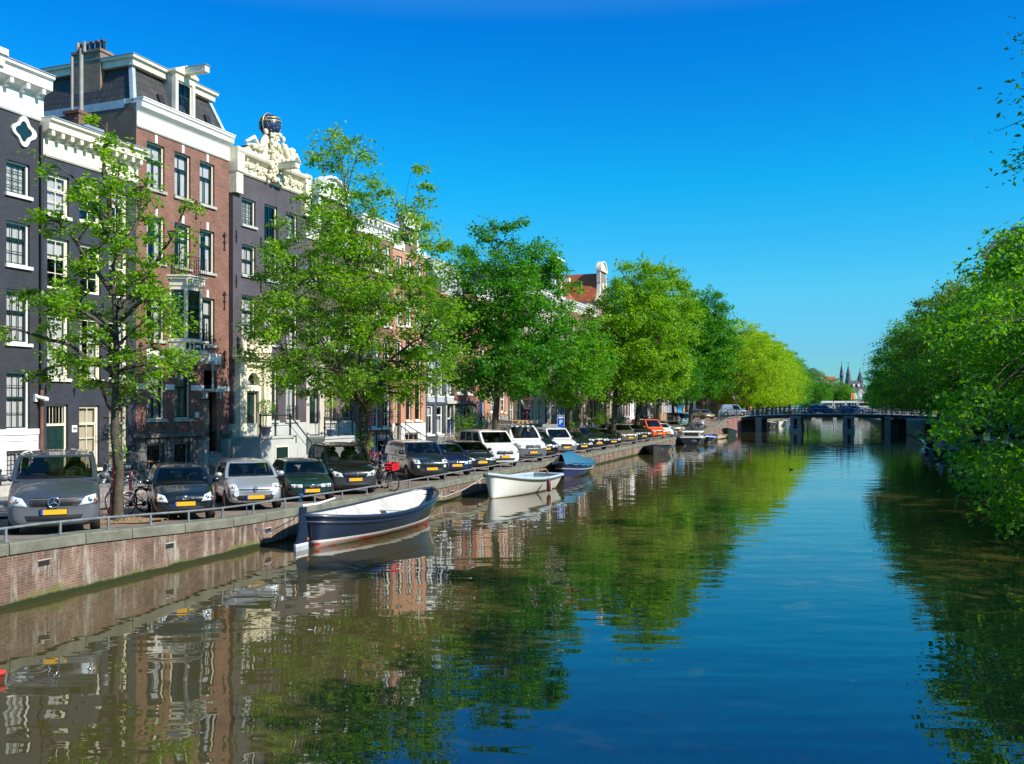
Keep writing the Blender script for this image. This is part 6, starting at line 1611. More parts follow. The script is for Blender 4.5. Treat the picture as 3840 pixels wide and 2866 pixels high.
    rects = {'F': [(.055, .945, .09, .93)], 'B': [(.08, .92, .15, .9)], 'L': [(a, b_, .14, .90) for a, b_ in sp_], 'R': [(1 - b_, 1 - a, .14, .90) for a, b_ in sp_]}
    for seg in 'FLBR':          # pillars and frames round the real window openings
        us = sorted({i / 12 for i in range(13)} | {r_[0] + .012 for r_ in rects[seg]} | {r_[1] - .012 for r_ in rects[seg]}); vs_ = sorted({j / 6 for j in range(7)} | {r_[2] + .02 for r_ in rects[seg]} | {r_[3] - .02 for r_ in rects[seg]})
        idx = {}; V = []; Fc = []
        for i, u in enumerate(us):
            for j, v in enumerate(vs_): idx[i, j] = len(V); V.append(side_pt(seg, u, v))
        for i in range(len(us) - 1):
            for j in range(len(vs_) - 1):
                cu_, cv_ = (us[i] + us[i + 1]) / 2, (vs_[j] + vs_[j + 1]) / 2
                if any(r_[0] < cu_ < r_[1] and r_[2] < cv_ < r_[3] for r_ in rects[seg]): continue
                Fc.append((idx[i, j], idx[i + 1, j], idx[i + 1, j + 1], idx[i, j + 1]))
        mb.add(V, Fc, 0, True)
    def roof(u, v):
        a = side_pt('L', u, 1); b_ = side_pt('R', 1 - u, 1); p = a.lerp(b_, v)
        k = 1 - (2 * v - 1) ** 2; e = 1 - (2 * u - 1) ** 6
        p.x += (.12 * k if u == 0 else (-.08 * k if u == 1 else 0)); p.z += (.065 * k ** .5 * e + .0)
        return p
    mb.grid(roof, 12, 10, 1, True)
    gh = mb.build('cabin', [body, roofc or body], root); fix_normals(gh.data)
    gh.data.set_sharp_from_angle(angle=R(50))
    def glassp(nm, seg, p0, p1, q0, q1, off=.008, m_=None, nu=8, nv=4, slant=0, parent=None):
        mb = MB()
        def fn(u, v):
            q = q0 + (q1 - q0) * v
            pa = p0 + slant * v if slant > 0 else p0; pb = p1 + (slant * v if slant < 0 else 0)
            p = side_pt(seg, pa + (pb - pa) * u, q)
            nrm = {'F': Vector((1, 0, .5)), 'B': Vector((-1, 0, .4)), 'L': Vector((0, 1, .25)), 'R': Vector((0, -1, .25))}[seg].normalized()
            return p + nrm * off
        mb.grid(fn, nu, nv, 0, True)
        return mb.build(nm, m_ or CARGLASS, parent or root)
    ws = glassp('windscreen', 'F', .055, .945, .09, .93)
    glassp('rear_window', 'B', .08, .92, .15, .9)
    for seg in 'LR':
        for (a, b_) in sp_:
            (p0, p1) = (a, b_) if seg == 'L' else (1 - b_, 1 - a)
            glassp('side_window', seg, p0, p1, .14, .90, m_=DARKGLASS if windows == 3 and a > .3 else None)
    mb = MB(); zf = max(belt, cowl) + .03          # parcel shelf, seats, wheel
    mb.box(F - xb + .12, F - xw - .18, -w_b * .9, w_b * .9, zf - .06, zf, 0)
    xs0 = F - xr - .30
    for x_ in (xs0, xs0 - .95)[:1 if windows == 1 and L > 4.3 else 2]:
        for s_ in (-1, 1): mb.ball((x_, s_ * w2 * .42, zf + (zr - zf) * .22), (.09, w2 * .27, (zr - zf) * .42), 10, 8, 1); mb.ball((x_ - .02, s_ * w2 * .42, zf + (zr - zf) * .74), (.05, w2 * .14, (zr - zf) * .15), 8, 6, 1)
    mb.tube([(F - xw - .62 - .05 * math.sin(a), w2 * .42 + .17 * math.cos(a), zf + .05 + .15 * math.sin(a)) for a in np.linspace(0, 2 * math.pi, 17)], .014, 5, 1)
    mb.build('interior', [BLACKP, SEATM], root)
    # conforming patches by ray-casting onto the body
    def patch(nm, quad_, mats_, off=.012, nu=8, nv=3, axis='x', sgn=1, parent=None, m=None, build=True, mbx=None, mi=0):
        mbx = mbx or MB()
        A, B, C_, D_ = [Vector((p[0], p[1])) for p in quad_]
        def fn(u, v):
            p = (A * (1 - u) + B * u) * (1 - v) + (D_ * (1 - u) + C_ * u) * v
            o_, d_ = (Vector((5 * sgn, p.x, p.y)), Vector((-sgn, 0, 0))) if axis == 'x' else (Vector((p.x, 5 * sgn, p.y)), Vector((0, -sgn, 0)))
            hit = bvh.ray_cast(o_, d_)
            h_ = hit[0] if hit[0] is not None else (Vector((F * sgn - .15 * sgn, p.x, p.y)) if axis == 'x' else Vector((p.x, w2 * sgn, p.y)))
            e = off if 0.001 < u < .999 and 0.001 < v < .999 else off * .2
            return h_ - d_ * e
        mbx.grid(fn, nu, nv, mi, True)
        return mbx.build(nm, mats_, parent or root) if build else mbx
    for s_ in (-1, 1):
        q = [(s_ * y * w2, z) for y, z in light]
        if s_ < 0: q = q[::-1]
        lo = patch('headlight', q, lampm, .02, 6, 4)
        cy, cz = sum(p[0] for p in q) / 4, sum(p[1] for p in q) / 4
        hit = bvh.ray_cast(Vector((5, cy, cz)), Vector((-1, 0, 0)))[0]
        if hit: 
            mb = MB(); mb.ball(hit + Vector((.02, 0, 0)), (.03, .055, .055), 10, 6); mb.ball(hit + Vector((.0, s_ * .12, .0)), (.035, .035, .03), 8, 5, 1); mb.build('reflector', [CHROME, AMBER], lo)
    if grille:
        gy, z0, z1 = grille[0] * w2, grille[1], grille[2]
        z0, z1 = min(z0, z1), max(z0, z1)
        go_ = patch('grille', [(-gy, z0), (gy, z0), (gy * 1.05, z1), (-gy * 1.05, z1)], BLACKP, .014, 8, 3)
        mb = MB()
        for k in range(3):
            z = z0 + (z1 - z0) * (k + .5) / 3
            patch('', [(-gy * .97, z - .008), (gy * .97, z - .008), (gy * .97, z + .008), (-gy * .97, z + .008)], None, .028, 8, 1, build=False, mbx=mb)
        mb.build('grille_bar', gm or CHROME, go_)
    if intake:
        iy, z0, z1 = intake[0] * w2, intake[1], intake[2]
        patch('air_intake', [(-iy * .9, z0), (iy * .9, z0), (iy, z1), (-iy, z1)], BLACKP, .012, 8, 3)
    if fog:
        for s_ in (-1, 1):
            h_ = bvh.ray_cast(Vector((5, s_ * fog[0] * w2, fog[1])), Vector((-1, 0, 0)))[0]
            if h_: mb = MB(); mb.lathe([(fog[2], .0), (fog[2], .03), (fog[2] * .8, .045), (fog[2] * .5, .04)], (h_.x - .01, h_.y, h_.z), 14, 0, axis='x'); mb.build('fog_lamp', lampm, root)
    hx = bvh.ray_cast(Vector((5, 0, plate_z)), Vector((-1, 0, 0)))[0]
    px_ = (hx.x if hx else F) + .02
    mb = MB(); mb.box(px_ - .03, px_ + .006, -.275, .275, plate_z - .065, plate_z + .065, 2); mb.box(px_, px_ + .012, -.215, .26, plate_z - .055, plate_z + .055, 0); mb.box(px_, px_ + .012, -.26, -.2151, plate_z - .055, plate_z + .055, 1)
    mb.build('number_plate', [PLATE, PLBLUE, BLACKP], root)
    # badge
    bz = bz or (grille[2] + grille[1]) / 2
    hb = bvh.ray_cast(Vector((5, 0, bz)), Vector((-1, 0, 0)))[0]
    if badge and hb:
        mb = MB(); c = Vector((hb.x + .035, 0, hb.z))
        r_ = .085 if badge != 'bigstar' else .115
        def circ(rr, cy=0, cz=0, t_=.011): mb.tube([(c.x, c.y + cy + rr * math.cos(a), c.z + cz + rr * math.sin(a)) for a in np.linspace(0, 2 * math.pi, 21)], t_, 5)
        if 'star' in badge:
            circ(r_, t_=.014)
            for k in range(3): a = math.pi / 2 + k * 2 * math.pi / 3; mb.tube([c, c + Vector((0, r_ * math.cos(a), r_ * math.sin(a)))], [.02, .005], 5)
        elif badge == 'diamond': mb.tube([c + Vector((0, y, z)) for y, z in ((0, .09), (.055, 0), (0, -.09), (-.055, 0), (0, .09))], .014, 5)
        elif badge == 'rings': [circ(.045, cy=q, t_=.008) for q in (-.1, -.035, .035, .1)]
        elif badge == 'chevron': [mb.tube([c + Vector((0, y, z + dz)) for y, z in ((-.09, -.03), (0, .03), (.09, -.03))], .013, 5) for dz in (-.025, .025)]
        elif badge == 'oval': mb.lathe([(.055, -.01), (.055, .01), (.02, .016)], c, 14, axis='x'); mb.tube([(c.x, .085 * math.cos(a), c.z + .055 * math.sin(a)) for a in np.linspace(0, 2 * math.pi, 21)], .009, 5)
        elif badge == 'round': circ(.07, t_=.010); mb.tube([c + Vector((0, y, z)) for y, z in ((-.045, .04), (-.02, -.04), (0, .02), (.02, -.04), (.045, .04))], .007, 5)
        elif badge == 'tri': circ(.06); mb.tube([c + Vector((0, -.05, 0)), c + Vector((0, .05, 0))], .01, 5); mb.tube([(c.x, .025 * math.cos(a), c.z + .055 * math.sin(a)) for a in np.linspace(0, 2 * math.pi, 15)], .008, 5)
        elif badge == 'kidney':
            for s_ in (-1, 1): mb.tube([c + Vector((0, s_ * y, z)) for y, z in ((.02, -.07), (.02, .07), (.17, .07), (.19, .03), (.16, -.07), (.02, -.07))], .013, 5)
        mb.build('badge', CHROME, root)
    # mirrors
    for s_ in (-1, 1):
        mx_ = F - xw - .32; mz = belt + .10
        mb = MB(); mb.ball((mx_, s_ * (w2 + .10), mz), (.075, .115, .085), 12, 8); mb.tube([(mx_ - .02, s_ * (w2 * .95), mz - .07), (mx_, s_ * (w2 + .05), mz - .03)], .03, 6); mb.build('mirror', body if detail > 1 and bumper is body else bumper, root)
    # wheels
    whl = None
    for x in wb:
        for s_ in (-1, 1):
            c = Vector((F - x, s_ * (w2 - .115), wr))
            mb = MB(); mb.lathe([(wr * .66, -.10), (wr * .92, -.105), (wr, -.075), (wr, .075), (wr * .92, .105), (wr * .66, .10)], (0, 0, 0), 24, 0, axis='y')
            to = mb.build('wheel', RUBBER, root, c)
            mb = MB(); 
            mb.lathe([(wr * .60, .075 * s_), (wr * .68, .098 * s_), (wr * .68, .06 * s_)] if s_ > 0 else [(wr * .68, .06 * s_), (wr * .68, .098 * s_), (wr * .60, .075 * s_)], (0, 0, 0), 24, 0, axis='y')
            mb.lathe([(wr * .17, .05 * s_), (wr * .17, .09 * s_)], (0, 0, 0), 12, 0, axis='y')
            for k in range(5 if detail else 4):
                a = 2 * math.pi * k / 5; mb.tube([(0, .075 * s_, 0), (wr * .63 * math.cos(a), .085 * s_, wr * .63 * math.sin(a))], wr * .10, 5)
            mb.lathe([(.01, .02 * s_), (wr * .64, .02 * s_)], (0, 0, 0), 20, 1, axis='y')
            mb.build('rim', [rim, BLACKP], to)
    # wipers, door seams and handles
    if detail:
        mb = MB()
        for (p0, p1) in ((.15, .52), (.52, .85)):
            a = side_pt('F', p0, .10); b_ = side_pt('F', p1, .14 if p0 < .3 else .10); o_ = Vector((.03, 0, .02)); mb.tube([a + o_, a.lerp(b_, .5) + o_ * 1.4, b_ + o_], .009, 4)
        mb.build('wiper', BLACKP, ws)
    if detail > 1:
        zs0, zs1 = .36, min(belt, tail, cowl) - .10
        ds = [(wb[0] + wr * 1.22, (xr + xe) / 2 + (.0 if windows > 1 else .35))] + ([((xr + xe) / 2 + .02, wb[1] - wr * 1.22)] if windows > 1 else [])
        for s_ in (-1, 1):
            for (a, b_) in ds:
                q = [(F - a, zs0), (F - b_, zs0), (F - b_, zs1), (F - a, zs1)]
                if s_ < 0: q = q[::-1]
                if side_panel is None or True:
                    d_ = patch('door', q, body, .007, 6, 5, axis='y', sgn=s_)
                    h_ = bvh.ray_cast(Vector((F - b_ + .2, 5 * s_, zs1 - .08)), Vector((0, -s_, 0)))[0]
                    if h_: mb = MB(); mb.box(h_.x - .08, h_.x + .08, min(h_.y, h_.y + s_ * .035), max(h_.y, h_.y + s_ * .035), h_.z - .015, h_.z + .015); mb.build('handle', BLACKP if bumper is not body else body, d_)
        if side_panel:
            for s_ in (-1, 1):
                q = [(F - 1.9, .42), (-F + .35, .34), (-F + .25, .8), (F - 2.6, .78)]
                if s_ < 0: q = q[::-1]
                patch('decal', q, side_panel, .011, 8, 3, axis='y', sgn=s_)
    if rails:
        for s_ in (-1, 1):
            mb = MB(); mb.tube([side_pt('L' if s_ > 0 else 'R', (.12 + k * .1) if s_ > 0 else 1 - (.12 + k * .1), 1) + Vector((0, -s_ * .03, .045 if 0 < k < 7 else 0)) for k in range(8)], .02, 5); mb.build('roof_rail', BLACKP, root)
    for s_ in (-1, 1):
        q = [(s_ * .72 * w2, tail - .32), (s_ * .9 * w2, tail - .32), (s_ * .92 * w2, tail - .08), (s_ * .72 * w2, tail - .08)]
        patch('tail_light', q if s_ < 0 else q, TAILR, .015, 3, 3, sgn=-1)
    return root, side_pt
HEAD = 156.0
def park(root, px, L, t=.88, head=HEAD, dz=0.0):
    """nose of the car seen at photo column px, t metres in from the quay edge, nose towards the water"""
    s_ = px_s(px, t); p = q3(s_, t); hd = Vector((math.sin(R(head)), math.cos(R(head))))
    c = Vector((p.x, p.y)) - hd * (L / 2)
    root.location = (c.x, c.y, gz(s_of(c)) - .045 + dz); root.rotation_euler = (0, 0, math.atan2(hd.y, hd.x))
    dzs = (gz(s_of(p)) - gz(s_of(c - hd * (L / 2)))) / L
    root.rotation_euler = (0, -math.atan(dzs) * 0 , root.rotation_euler[2])
VAN = dict(L=4.75, W=1.9, H=1.93, hood=.97, cowl=1.22, xw=.92, xr=1.75, xe=4.5, xb=4.68, belt=1.16, tail=1.12, roofw=.88, wr=.33, wb=(.92, 3.95), light=((.54, .69), (.94, .74), (.92, .93), (.66, .87)), grille=(.50, .68, .88), intake=(.62, .36, .49), plate_z=.56, windows=3)
HATCH = dict(L=3.6, W=1.66, H=1.46, hood=.80, cowl=.98, xw=.78, xr=1.45, xe=3.15, xb=3.5, belt=.94, tail=.95, wr=.29, wb=(.62, 3.0), windows=1)
SEDAN = dict(L=4.4, W=1.78, H=1.45, hood=.76, cowl=.95, xw=1.15, xr=1.95, xe=3.7, xb=4.25, belt=.92, tail=.95, wr=.31, wb=(.82, 3.5), windows=2, rails=True)
SUV = dict(L=4.6, W=1.9, H=1.66, hood=.95, cowl=1.12, xw=1.1, xr=1.85, xe=4.0, xb=4.45, belt=1.08, tail=1.08, wr=.36, wb=(.88, 3.7), light=((.42, .66), (.84, .68), (.86, .84), (.46, .78)), grille=(.40, .58, .78), intake=(.6, .30, .42), plate_z=.52, rails=True)
MPV = dict(L=4.35, W=1.8, H=1.8, hood=.95, cowl=1.12, xw=.95, xr=1.6, xe=4.0, xb=4.28, belt=1.08, tail=1.08, roofw=.86, wr=.32, wb=(.85, 3.55), light=((.46, .66), (.86, .70), (.88, .90), (.56, .80)), grille=(.42, .64, .80), intake=(.6, .30, .42), plate_z=.56)
def mk(base, px, name, cat, label, t=.88, head=HEAD, **kw):
    d = dict(base); d.update(kw); r_, sp_ = car(name, cat, label, **d); park(r_, px, d['L'], t, head); return r_, sp_
GREYV = paint('steel_grey', (.085, .10, .125), .55, .28); GREYB = plain('grey_bumper', (.10, .11, .125), .45, var=.05)
mk(VAN, 201.6, 'parked_van', 'van', 'steel grey passenger van parked nose to the water, beside the thin tree', .85, head=155.5, H=1.80, body=GREYV, bumper=GREYB, badge='bigstar', bz=.775, gm=GREYB)
mk(HATCH, 694.6, 'parked_car', 'car', 'small black hatchback with bicycles leaning at its side, next to the silver car', L=3.45, W=1.62, body=paint('black_blue', (.007, .009, .014)), badge='oval', bz=.66, grille=(.28, .62, .70), intake=(.6, .28, .42), plate_z=.50, windows=2, light=((.52, .55), (.86, .58), (.84, .78), (.62, .72)))
DECAL = plain('orange_decal', (.75, .18, .06), .4, var=.5, scale=3)
mk(HATCH, 958.8, 'parked_car', 'car', 'silver hatchback with orange decal on its flank and round front lamps', body=paint('silver', (.46, .48, .50), .55, .35), roofc=None, badge='diamond', bz=.66, grille=(.55, .66, .63), gm=BLACKP, intake=(.66, .27, .48), plate_z=.42, windows=2, fog=(.66, .52, .085), side_panel=DECAL, light=((.58, .62), (.86, .62), (.88, .80), (.64, .80)))
mk(HATCH, 1171, 'parked_car', 'car', 'old dark green hatchback parked between the silver car and the black high roofed van', L=3.85, W=1.64, H=1.37, hood=.72, cowl=.88, xw=1.05, belt=.86, tail=.88, body=paint('bottle_green', (.006, .030, .030)), badge='oval', bz=.56, grille=(.28, .51, .60), intake=(.5, .22, .30), plate_z=.40, windows=2, light=((.38, .50), (.78, .52), (.80, .62), (.38, .61)))
mk(MPV, 1333, 'parked_van', 'van', 'black high roofed family van with roof rails parked in front of the ivy covered tree', body=paint('black', (.008, .008, .009)), bumper=plain('dark_grey_bumper', (.028, .030, .034), .4, var=.05), badge='chevron', bz=.76, rails=True)
mk(MPV, 1620.5, 'parked_car', 'car', 'dark grey car with white roof and double round lamps, beside the red crated bicycle', L=4.1, H=1.67, hood=.92, cowl=1.06, body=paint('anthracite', (.012, .014, .018), .1), roofc=paint('white', (.75, .75, .73), 0, .3), badge='tri', bz=.80, fog=(.66, .62, .07), grille=(.36, .72, .76), intake=(.6, .30, .52), plate_z=.52, light=((.54, .74), (.84, .76), (.84, .92), (.58, .90)))
mk(HATCH, 1714.5, 'parked_car', 'car', 'dark blue hatchback beside the white roofed grey car', L=4.2, W=1.78, H=1.48, xw=1.05, xr=1.75, xe=3.6, xb=4.05, wb=(.8, 3.4), body=paint('navy', (.008, .014, .07), .3), badge='round', bz=.68, grille=(.42, .64, .72), windows=2, plate_z=.50)
mk(SEDAN, 1810, 'parked_car', 'car', 'dark grey estate car in front of the large white passenger van', body=paint('graphite', (.018, .019, .024), .3), badge='kidney', bz=.62, grille=(.24, .56, .68), plate_z=.46)
WHP = paint('white', (.75, .75, .73), 0, .3)
mk(VAN, 1896, 'parked_van', 'van', 'white passenger van with dark side windows and a star badge', body=WHP, badge='star', bz=.775, fog=None)
r_, sp_ = mk(VAN, 2001.5, 'parked_van', 'van', 'white work van with grey bumper and timber ladders on its roof rack', L=5.0, W=1.98, H=2.12, hood=1.08, cowl=1.30, xe=4.75, xb=4.95, belt=1.24, tail=1.2, body=WHP, bumper=GREYB, badge='oval', bz=.92, windows=1, gm=CHROME, grille=(.48, .82, 1.0), wb=(1.0, 4.1), light=((.60, .80), (.95, .80), (.95, 1.08), (.70, 1.06)))
mb = MB(); WOOD = plain('pale_timber', (.45, .27, .12), .7, var=.3, scale=4)
for x in (-1.9, -.6, .6): mb.box(x - .03, x + .03, -.85, .85, 2.16, 2.21, 1)
for y in (-.8, .8): mb.box(-2.0, 1.3, y - .02, y + .02, 2.2, 2.38, 1)
rk = mb.build('roof_rack', [WOOD, STEEL], r_)
lad = empty('ladder_stack', (0, 0, 0), 0, 'bundle of timber planks and ladders lying on the white work van rack', 'ladder'); mb = MB()
for k, y in enumerate((-.55, -.25, .1, .45)): mb.box(-2.2 + k * .2, 1.7 - k * .15, y - .06, y + .06, 2.215 + .03 * (k % 2), 2.33)
for k in range(8): mb.box(-1.9 + k * .4, -1.86 + k * .4, -.2, .4, 2.335, 2.36)
mb.build('plank', WOOD, lad); lad.location = r_.location; lad.rotation_euler = r_.rotation_euler
mk(SUV, 2051, 'parked_car', 'car', 'dark blue off road car squeezed between two white vans', body=paint('ink_blue', (.010, .013, .022), .4), badge='rings', bz=.78, grille=(.34, .50, .86), plate_z=.60, t=1.3)
mk(MPV, 2126, 'parked_van', 'van', 'white delivery van with grey front bumper, without roof load', body=WHP, bumper=GREYB, badge='round', bz=.76, windows=1, L=4.4)
mk(SEDAN, 2191, 'parked_car', 'car', 'black estate car right of the white delivery van', body=paint('black', (.008, .008, .009)), badge='oval', bz=.60, grille=(.26, .50, .68))
mk(SUV, 2248, 'parked_car', 'car', 'black off road car with twin kidney grille', body=paint('black', (.008, .008, .009)), badge='kidney', bz=.70, grille=(.26, .60, .78))
mk(SEDAN, 2302, 'parked_car', 'car', 'black saloon before the beige family car', body=paint('black', (.008, .008, .009)), badge='oval', bz=.6, grille=(.26, .5, .68), rails=False)
mk(HATCH, 2322, 'parked_car', 'car', 'pale mint white small car half hidden behind the black saloon', t=3.0, body=paint('mint', (.50, .68, .62), 0, .3), badge='oval', bz=.6)
mk(MPV, 2365.6, 'parked_car', 'car', 'grey beige family car in the middle of the row of dark cars', H=1.7, L=4.6, body=paint('beige_grey', (.22, .20, .16), .5), badge='oval', bz=.74, grille=(.40, .66, .80))
mk(SEDAN, 2391, 'parked_car', 'car', 'black saloon tucked behind the beige family car', t=1.6, body=paint('black', (.008, .008, .009)), badge='oval', bz=.6, rails=False)
mk(SUV, 2417, 'parked_car', 'car', 'dark estate with big chrome grille left of the orange van', H=1.55, body=paint('graphite', (.022, .023, .028), .5), badge='oval', bz=.82, grille=(.36, .52, .84), gm=CHROME)
mk(MPV, 2475, 'parked_van', 'van', 'bright orange red delivery van under the tree', H=1.95, L=4.6, body=paint('orange_red', (.80, .10, .02), 0, .3), badge='oval', bz=.76, windows=1)
mk(SEDAN, 2494, 'parked_car', 'car', 'dark blue saloon right of the orange van', t=1.8, body=paint('navy', (.008, .014, .07), .3), rails=False)
mk(HATCH, 2508, 'parked_car', 'car', 'small white hatchback near the orange van', body=WHP, badge='oval', bz=.62)
mk(MPV, 2549, 'parked_car', 'car', 'champagne coloured rounded family car in front of the camper', H=1.6, body=paint('champagne', (.30, .25, .18), .5), badge='chevron', bz=.74)
r_, sp_ = mk(VAN, 2575, 'camper_van', 'van', 'teal and white camper van with raised roof', L=4.6, W=1.85, H=2.1, hood=1.12, cowl=1.2, xw=.25, xr=.85, belt=1.2, tail=1.15, body=paint('teal', (.12, .38, .40), 0, .4), roofc=WHP, badge='round', bz=.85, grille=(.7, .78, .92), t=3.4)
mk(SEDAN, 2666, 'parked_car', 'car', 'gold saloon parked at the foot of the bridge ramp', t=2.2, H=1.5, body=paint('gold', (.28, .19, .09), .5), badge='oval', bz=.6, rails=False)
# van and cars standing on the cross street at the bridge
def stand(base, name, cat, label, x, y, z, head, **kw):
    d = dict(base); d.update(kw); r_, _ = car(name, cat, label, detail=0, **d)
    hd = Vector((math.sin(R(head)), math.cos(R(head)))); r_.location = (x, y, z); r_.rotation_euler = (0, 0, math.atan2(hd.y, hd.x)); return r_
stand(MPV, 'parked_van', 'van', 'silver grey van crossing onto the far bridge', 36.5, 154.0, 2.42, 92, H=1.95, L=4.5, body=paint('silver', (.46, .48, .50), .55, .35), windows=1)
stand(MPV, 'parked_van', 'van', 'dark blue van behind the far bridge railing, below the tram', 53.2, 161.0, 2.75, 92, H=1.65, body=paint('mid_blue', (.02, .05, .14), .3))
stand(MPV, 'parked_van', 'van', 'blue family car on the far bridge behind the cyclists', 58.6, 161.0, 2.62, 92, H=1.6, body=paint('bright_blue', (.03, .08, .20), .2))
stand(SEDAN, 'parked_car', 'car', 'pale saloon past the left end of the far bridge'.replace('left', 'near bank'), 43.0, 176, 1.5, 150, body=WHP)
for k, (s_, m_, lab_) in enumerate(((176, 'silver', 'silver car, first of the row past the far bridge'), (180, 'white', 'white car, second of the row past the far bridge'), (185, 'navy', 'navy car, third of the row past the far bridge'), (190, 'silver', 'silver car, fourth of the row past the far bridge'))):
    p = q3(s_, 3.2); stand(SEDAN, 'parked_car', 'car', lab_, p.x, p.y, p.z, 150, body={'silver': paint('silver', (.46, .48, .50)), 'white': WHP, 'navy': paint('navy', (.008, .014, .07))}[m_])
# parked along the other bank, seen through the leaves
for k, (d, c_, lab_) in enumerate(((51.5, 'graphite', 'dark car with pale rims at the quay edge across the canal'), (62, 'silver', 'silver car glimpsed through the hanging branches'), (69, 'mint', 'pale car glimpsed behind the moored boats across the canal'), (78, 'navy', 'navy car under the trees across the canal'), (88, 'white', 'white car under the trees across the canal'), (112, 'mid_blue', 'blue car at the bridge ramp across the canal'))):
    x = -16.3 + .3463 * d + 26.55 + 1.9; y = d
    stand([SUV, HATCH, SEDAN, SEDAN, HATCH, SEDAN][k], 'parked_car', 'car', lab_, x, y, gz(s_of((x, y))), 19 + 180, body={'graphite': paint('graphite', (.022, .023, .028)), 'silver': paint('silver', (.46, .48, .50)), 'mint': paint('mint', (.5, .68, .62)), 'navy': paint('navy', (.008, .014, .07)), 'white': WHP, 'mid_blue': paint('mid_blue', (.02, .05, .14))}[c_])
# tram on the distant bridge
tx0, Y = (3080 - 1920) / 3500 * 372, 372
tram = empty('tram', (tx0, Y, 2.92), 0, 'long white tram crossing the distant bridge', 'tram')
mb = MB()
for k in range(4): mb.box(k * 4.9 + .15, k * 4.9 + 4.75, 0, 2.4, .35, 3.3)
mb.build('carriage', WHP, tram)
mb = MB()
for k in range(4): mb.box(k * 4.9 + .4, k * 4.9 + 4.5, -.03, 0, 1.4, 2.55)
mb.build('window_band', DARKGLASS, tram)
mb = MB()
for k in range(3): mb.box(k * 4.9 + 4.75, k * 4.9 + 5.05, .2, 2.2, .4, 3.2)
for k in range(4): mb.box(k * 4.9 + 1, k * 4.9 + 4, .2, 2.2, 0, .35)
mb.build('bellows', BLACKP, tram)
# ------------------------------------------------------------------ boats.  local frame: x towards the bow, waterline at z = 0
def hull(root, L, B, sheer, draft=.35, stern=.8, rake=.5, bands=None, mats=None, inner=None, n=26, full=.55, flare=.18, name='hull', floor=.12, thick=.05, stern_rake=.0, chine=False, deck=None, bowp=2.2):
    """sheer(q): height of the gunwale, q 0 at the stern to 1 at the bow.  bands: [(z, material)] from below"""
    def hw(q):
        if q < .45: return (stern + (1 - stern) * math.sin(q / .45 * math.pi / 2)) if stern > 0 else math.sin(min(1, q / .45) * math.pi / 2) ** .62
        k = (q - .45) / .55; return max(0.0, (1 - k ** bowp)) ** full if not chine else max(0, 1 - k ** bowp)
    cuts = sorted({-draft} | {b_[0] for b_ in (bands or []) if b_[0] > -draft}); nc_ = len(cuts); nv = nc_ + 10
    def zmap(v, zb, zt):
        if not raw[0]: return zb + (zt - zb) * v
        j = round(v * nv)
        return cuts[j] if j < nc_ else cuts[-1] + (zt - cuts[-1]) * (j - nc_ + 1) / (nv - nc_ + 1)
    raw = [True]
    def P(q, v, inset=0.0):
        """v: 0 keel .. 1 gunwale"""
        zt = sheer(q); zb = -draft
        z = zmap(v, zb, zt); v = (z - zb) / (zt - zb)
        w_ = B / 2 * hw(q)
        sh = (v ** (.42 if not chine else .28)); fl = 1 - flare * (1 - v)
        y = w_ * sh * fl
        x = -L / 2 + L * q
        x += rake * (v - .5) * max(0, (q - .6) / .4) ** 1.5 * 1.0
        x -= stern_rake * (v - .5) * max(0, (.35 - q) / .35)
        return x, max(0, y - inset), z
    mb = MB()
    for sg in (1, -1):
        for i in range(n):
            for j in range(nv):
                qs = (i / n, (i + 1) / n); vsn = (j / nv, (j + 1) / nv)
                pts = [P(qs[0], vsn[0]), P(qs[1], vsn[0]), P(qs[1], vsn[1]), P(qs[0], vsn[1])]
                zc = sum(p[2] for p in pts) / 4; mi = 0
                if bands:
                    for b_i, (zb_, _) in enumerate(bands): 
                        if zc + (0.0) > zb_: mi = b_i
                vs = [(p[0], sg * p[1], p[2]) for p in pts]
                mb.add(vs if sg > 0 else vs, [(0, 1, 2, 3) if sg < 0 else (3, 2, 1, 0)], mi, True)
    if stern > 0:
        a = [P(0, j / nv) for j in range(nv + 1)]
        mb.add([(p[0], p[1], p[2]) for p in a] + [(p[0], -p[1], p[2]) for p in a[::-1]], [tuple(range(2 * nv + 2))], len(bands) - 1 if bands else 0)
    raw[0] = False
    h_ = mb.build(name, [m_ for _, m_ in bands] if bands else mats, root)
    # rubbing strake along the gunwale
    return h_, P
def weld(o, d=.0005):
    import bmesh
    bm = bmesh.new(); bm.from_mesh(o.data); bmesh.ops.remove_doubles(bm, verts=bm.verts, dist=d); bmesh.ops.recalc_face_normals(bm, faces=bm.faces); bm.to_mesh(o.data); bm.free()
def inside(root, P, n=26, m=None, floor=.1, thick=.06, name='inner_hull', q0=0.02, q1=.985):
    mb = MB()
    for sg in (1, -1):
        def fn(u, v, sg=sg):
            q = q0 + (q1 - q0) * u; x, y, zt = P(q, 1, thick)
            vv = 1 - v * .9; x2, y2, z2 = P(q, max(.05, vv), thick); z2 = max(z2, floor); 
            return (x2, sg * y2, min(z2, zt - .0))
        mb.grid(fn, n, 10, 0, True, flip=(sg > 0))
    def fl(u, v): q = q0 + (q1 - q0) * u; x, y, z = P(q, .42, thick); return (x, y * (2 * v - 1) * 1.0, floor + .01)
    mb.grid(fl, n, 4, 0, False)
    return mb.build(name, m, root)
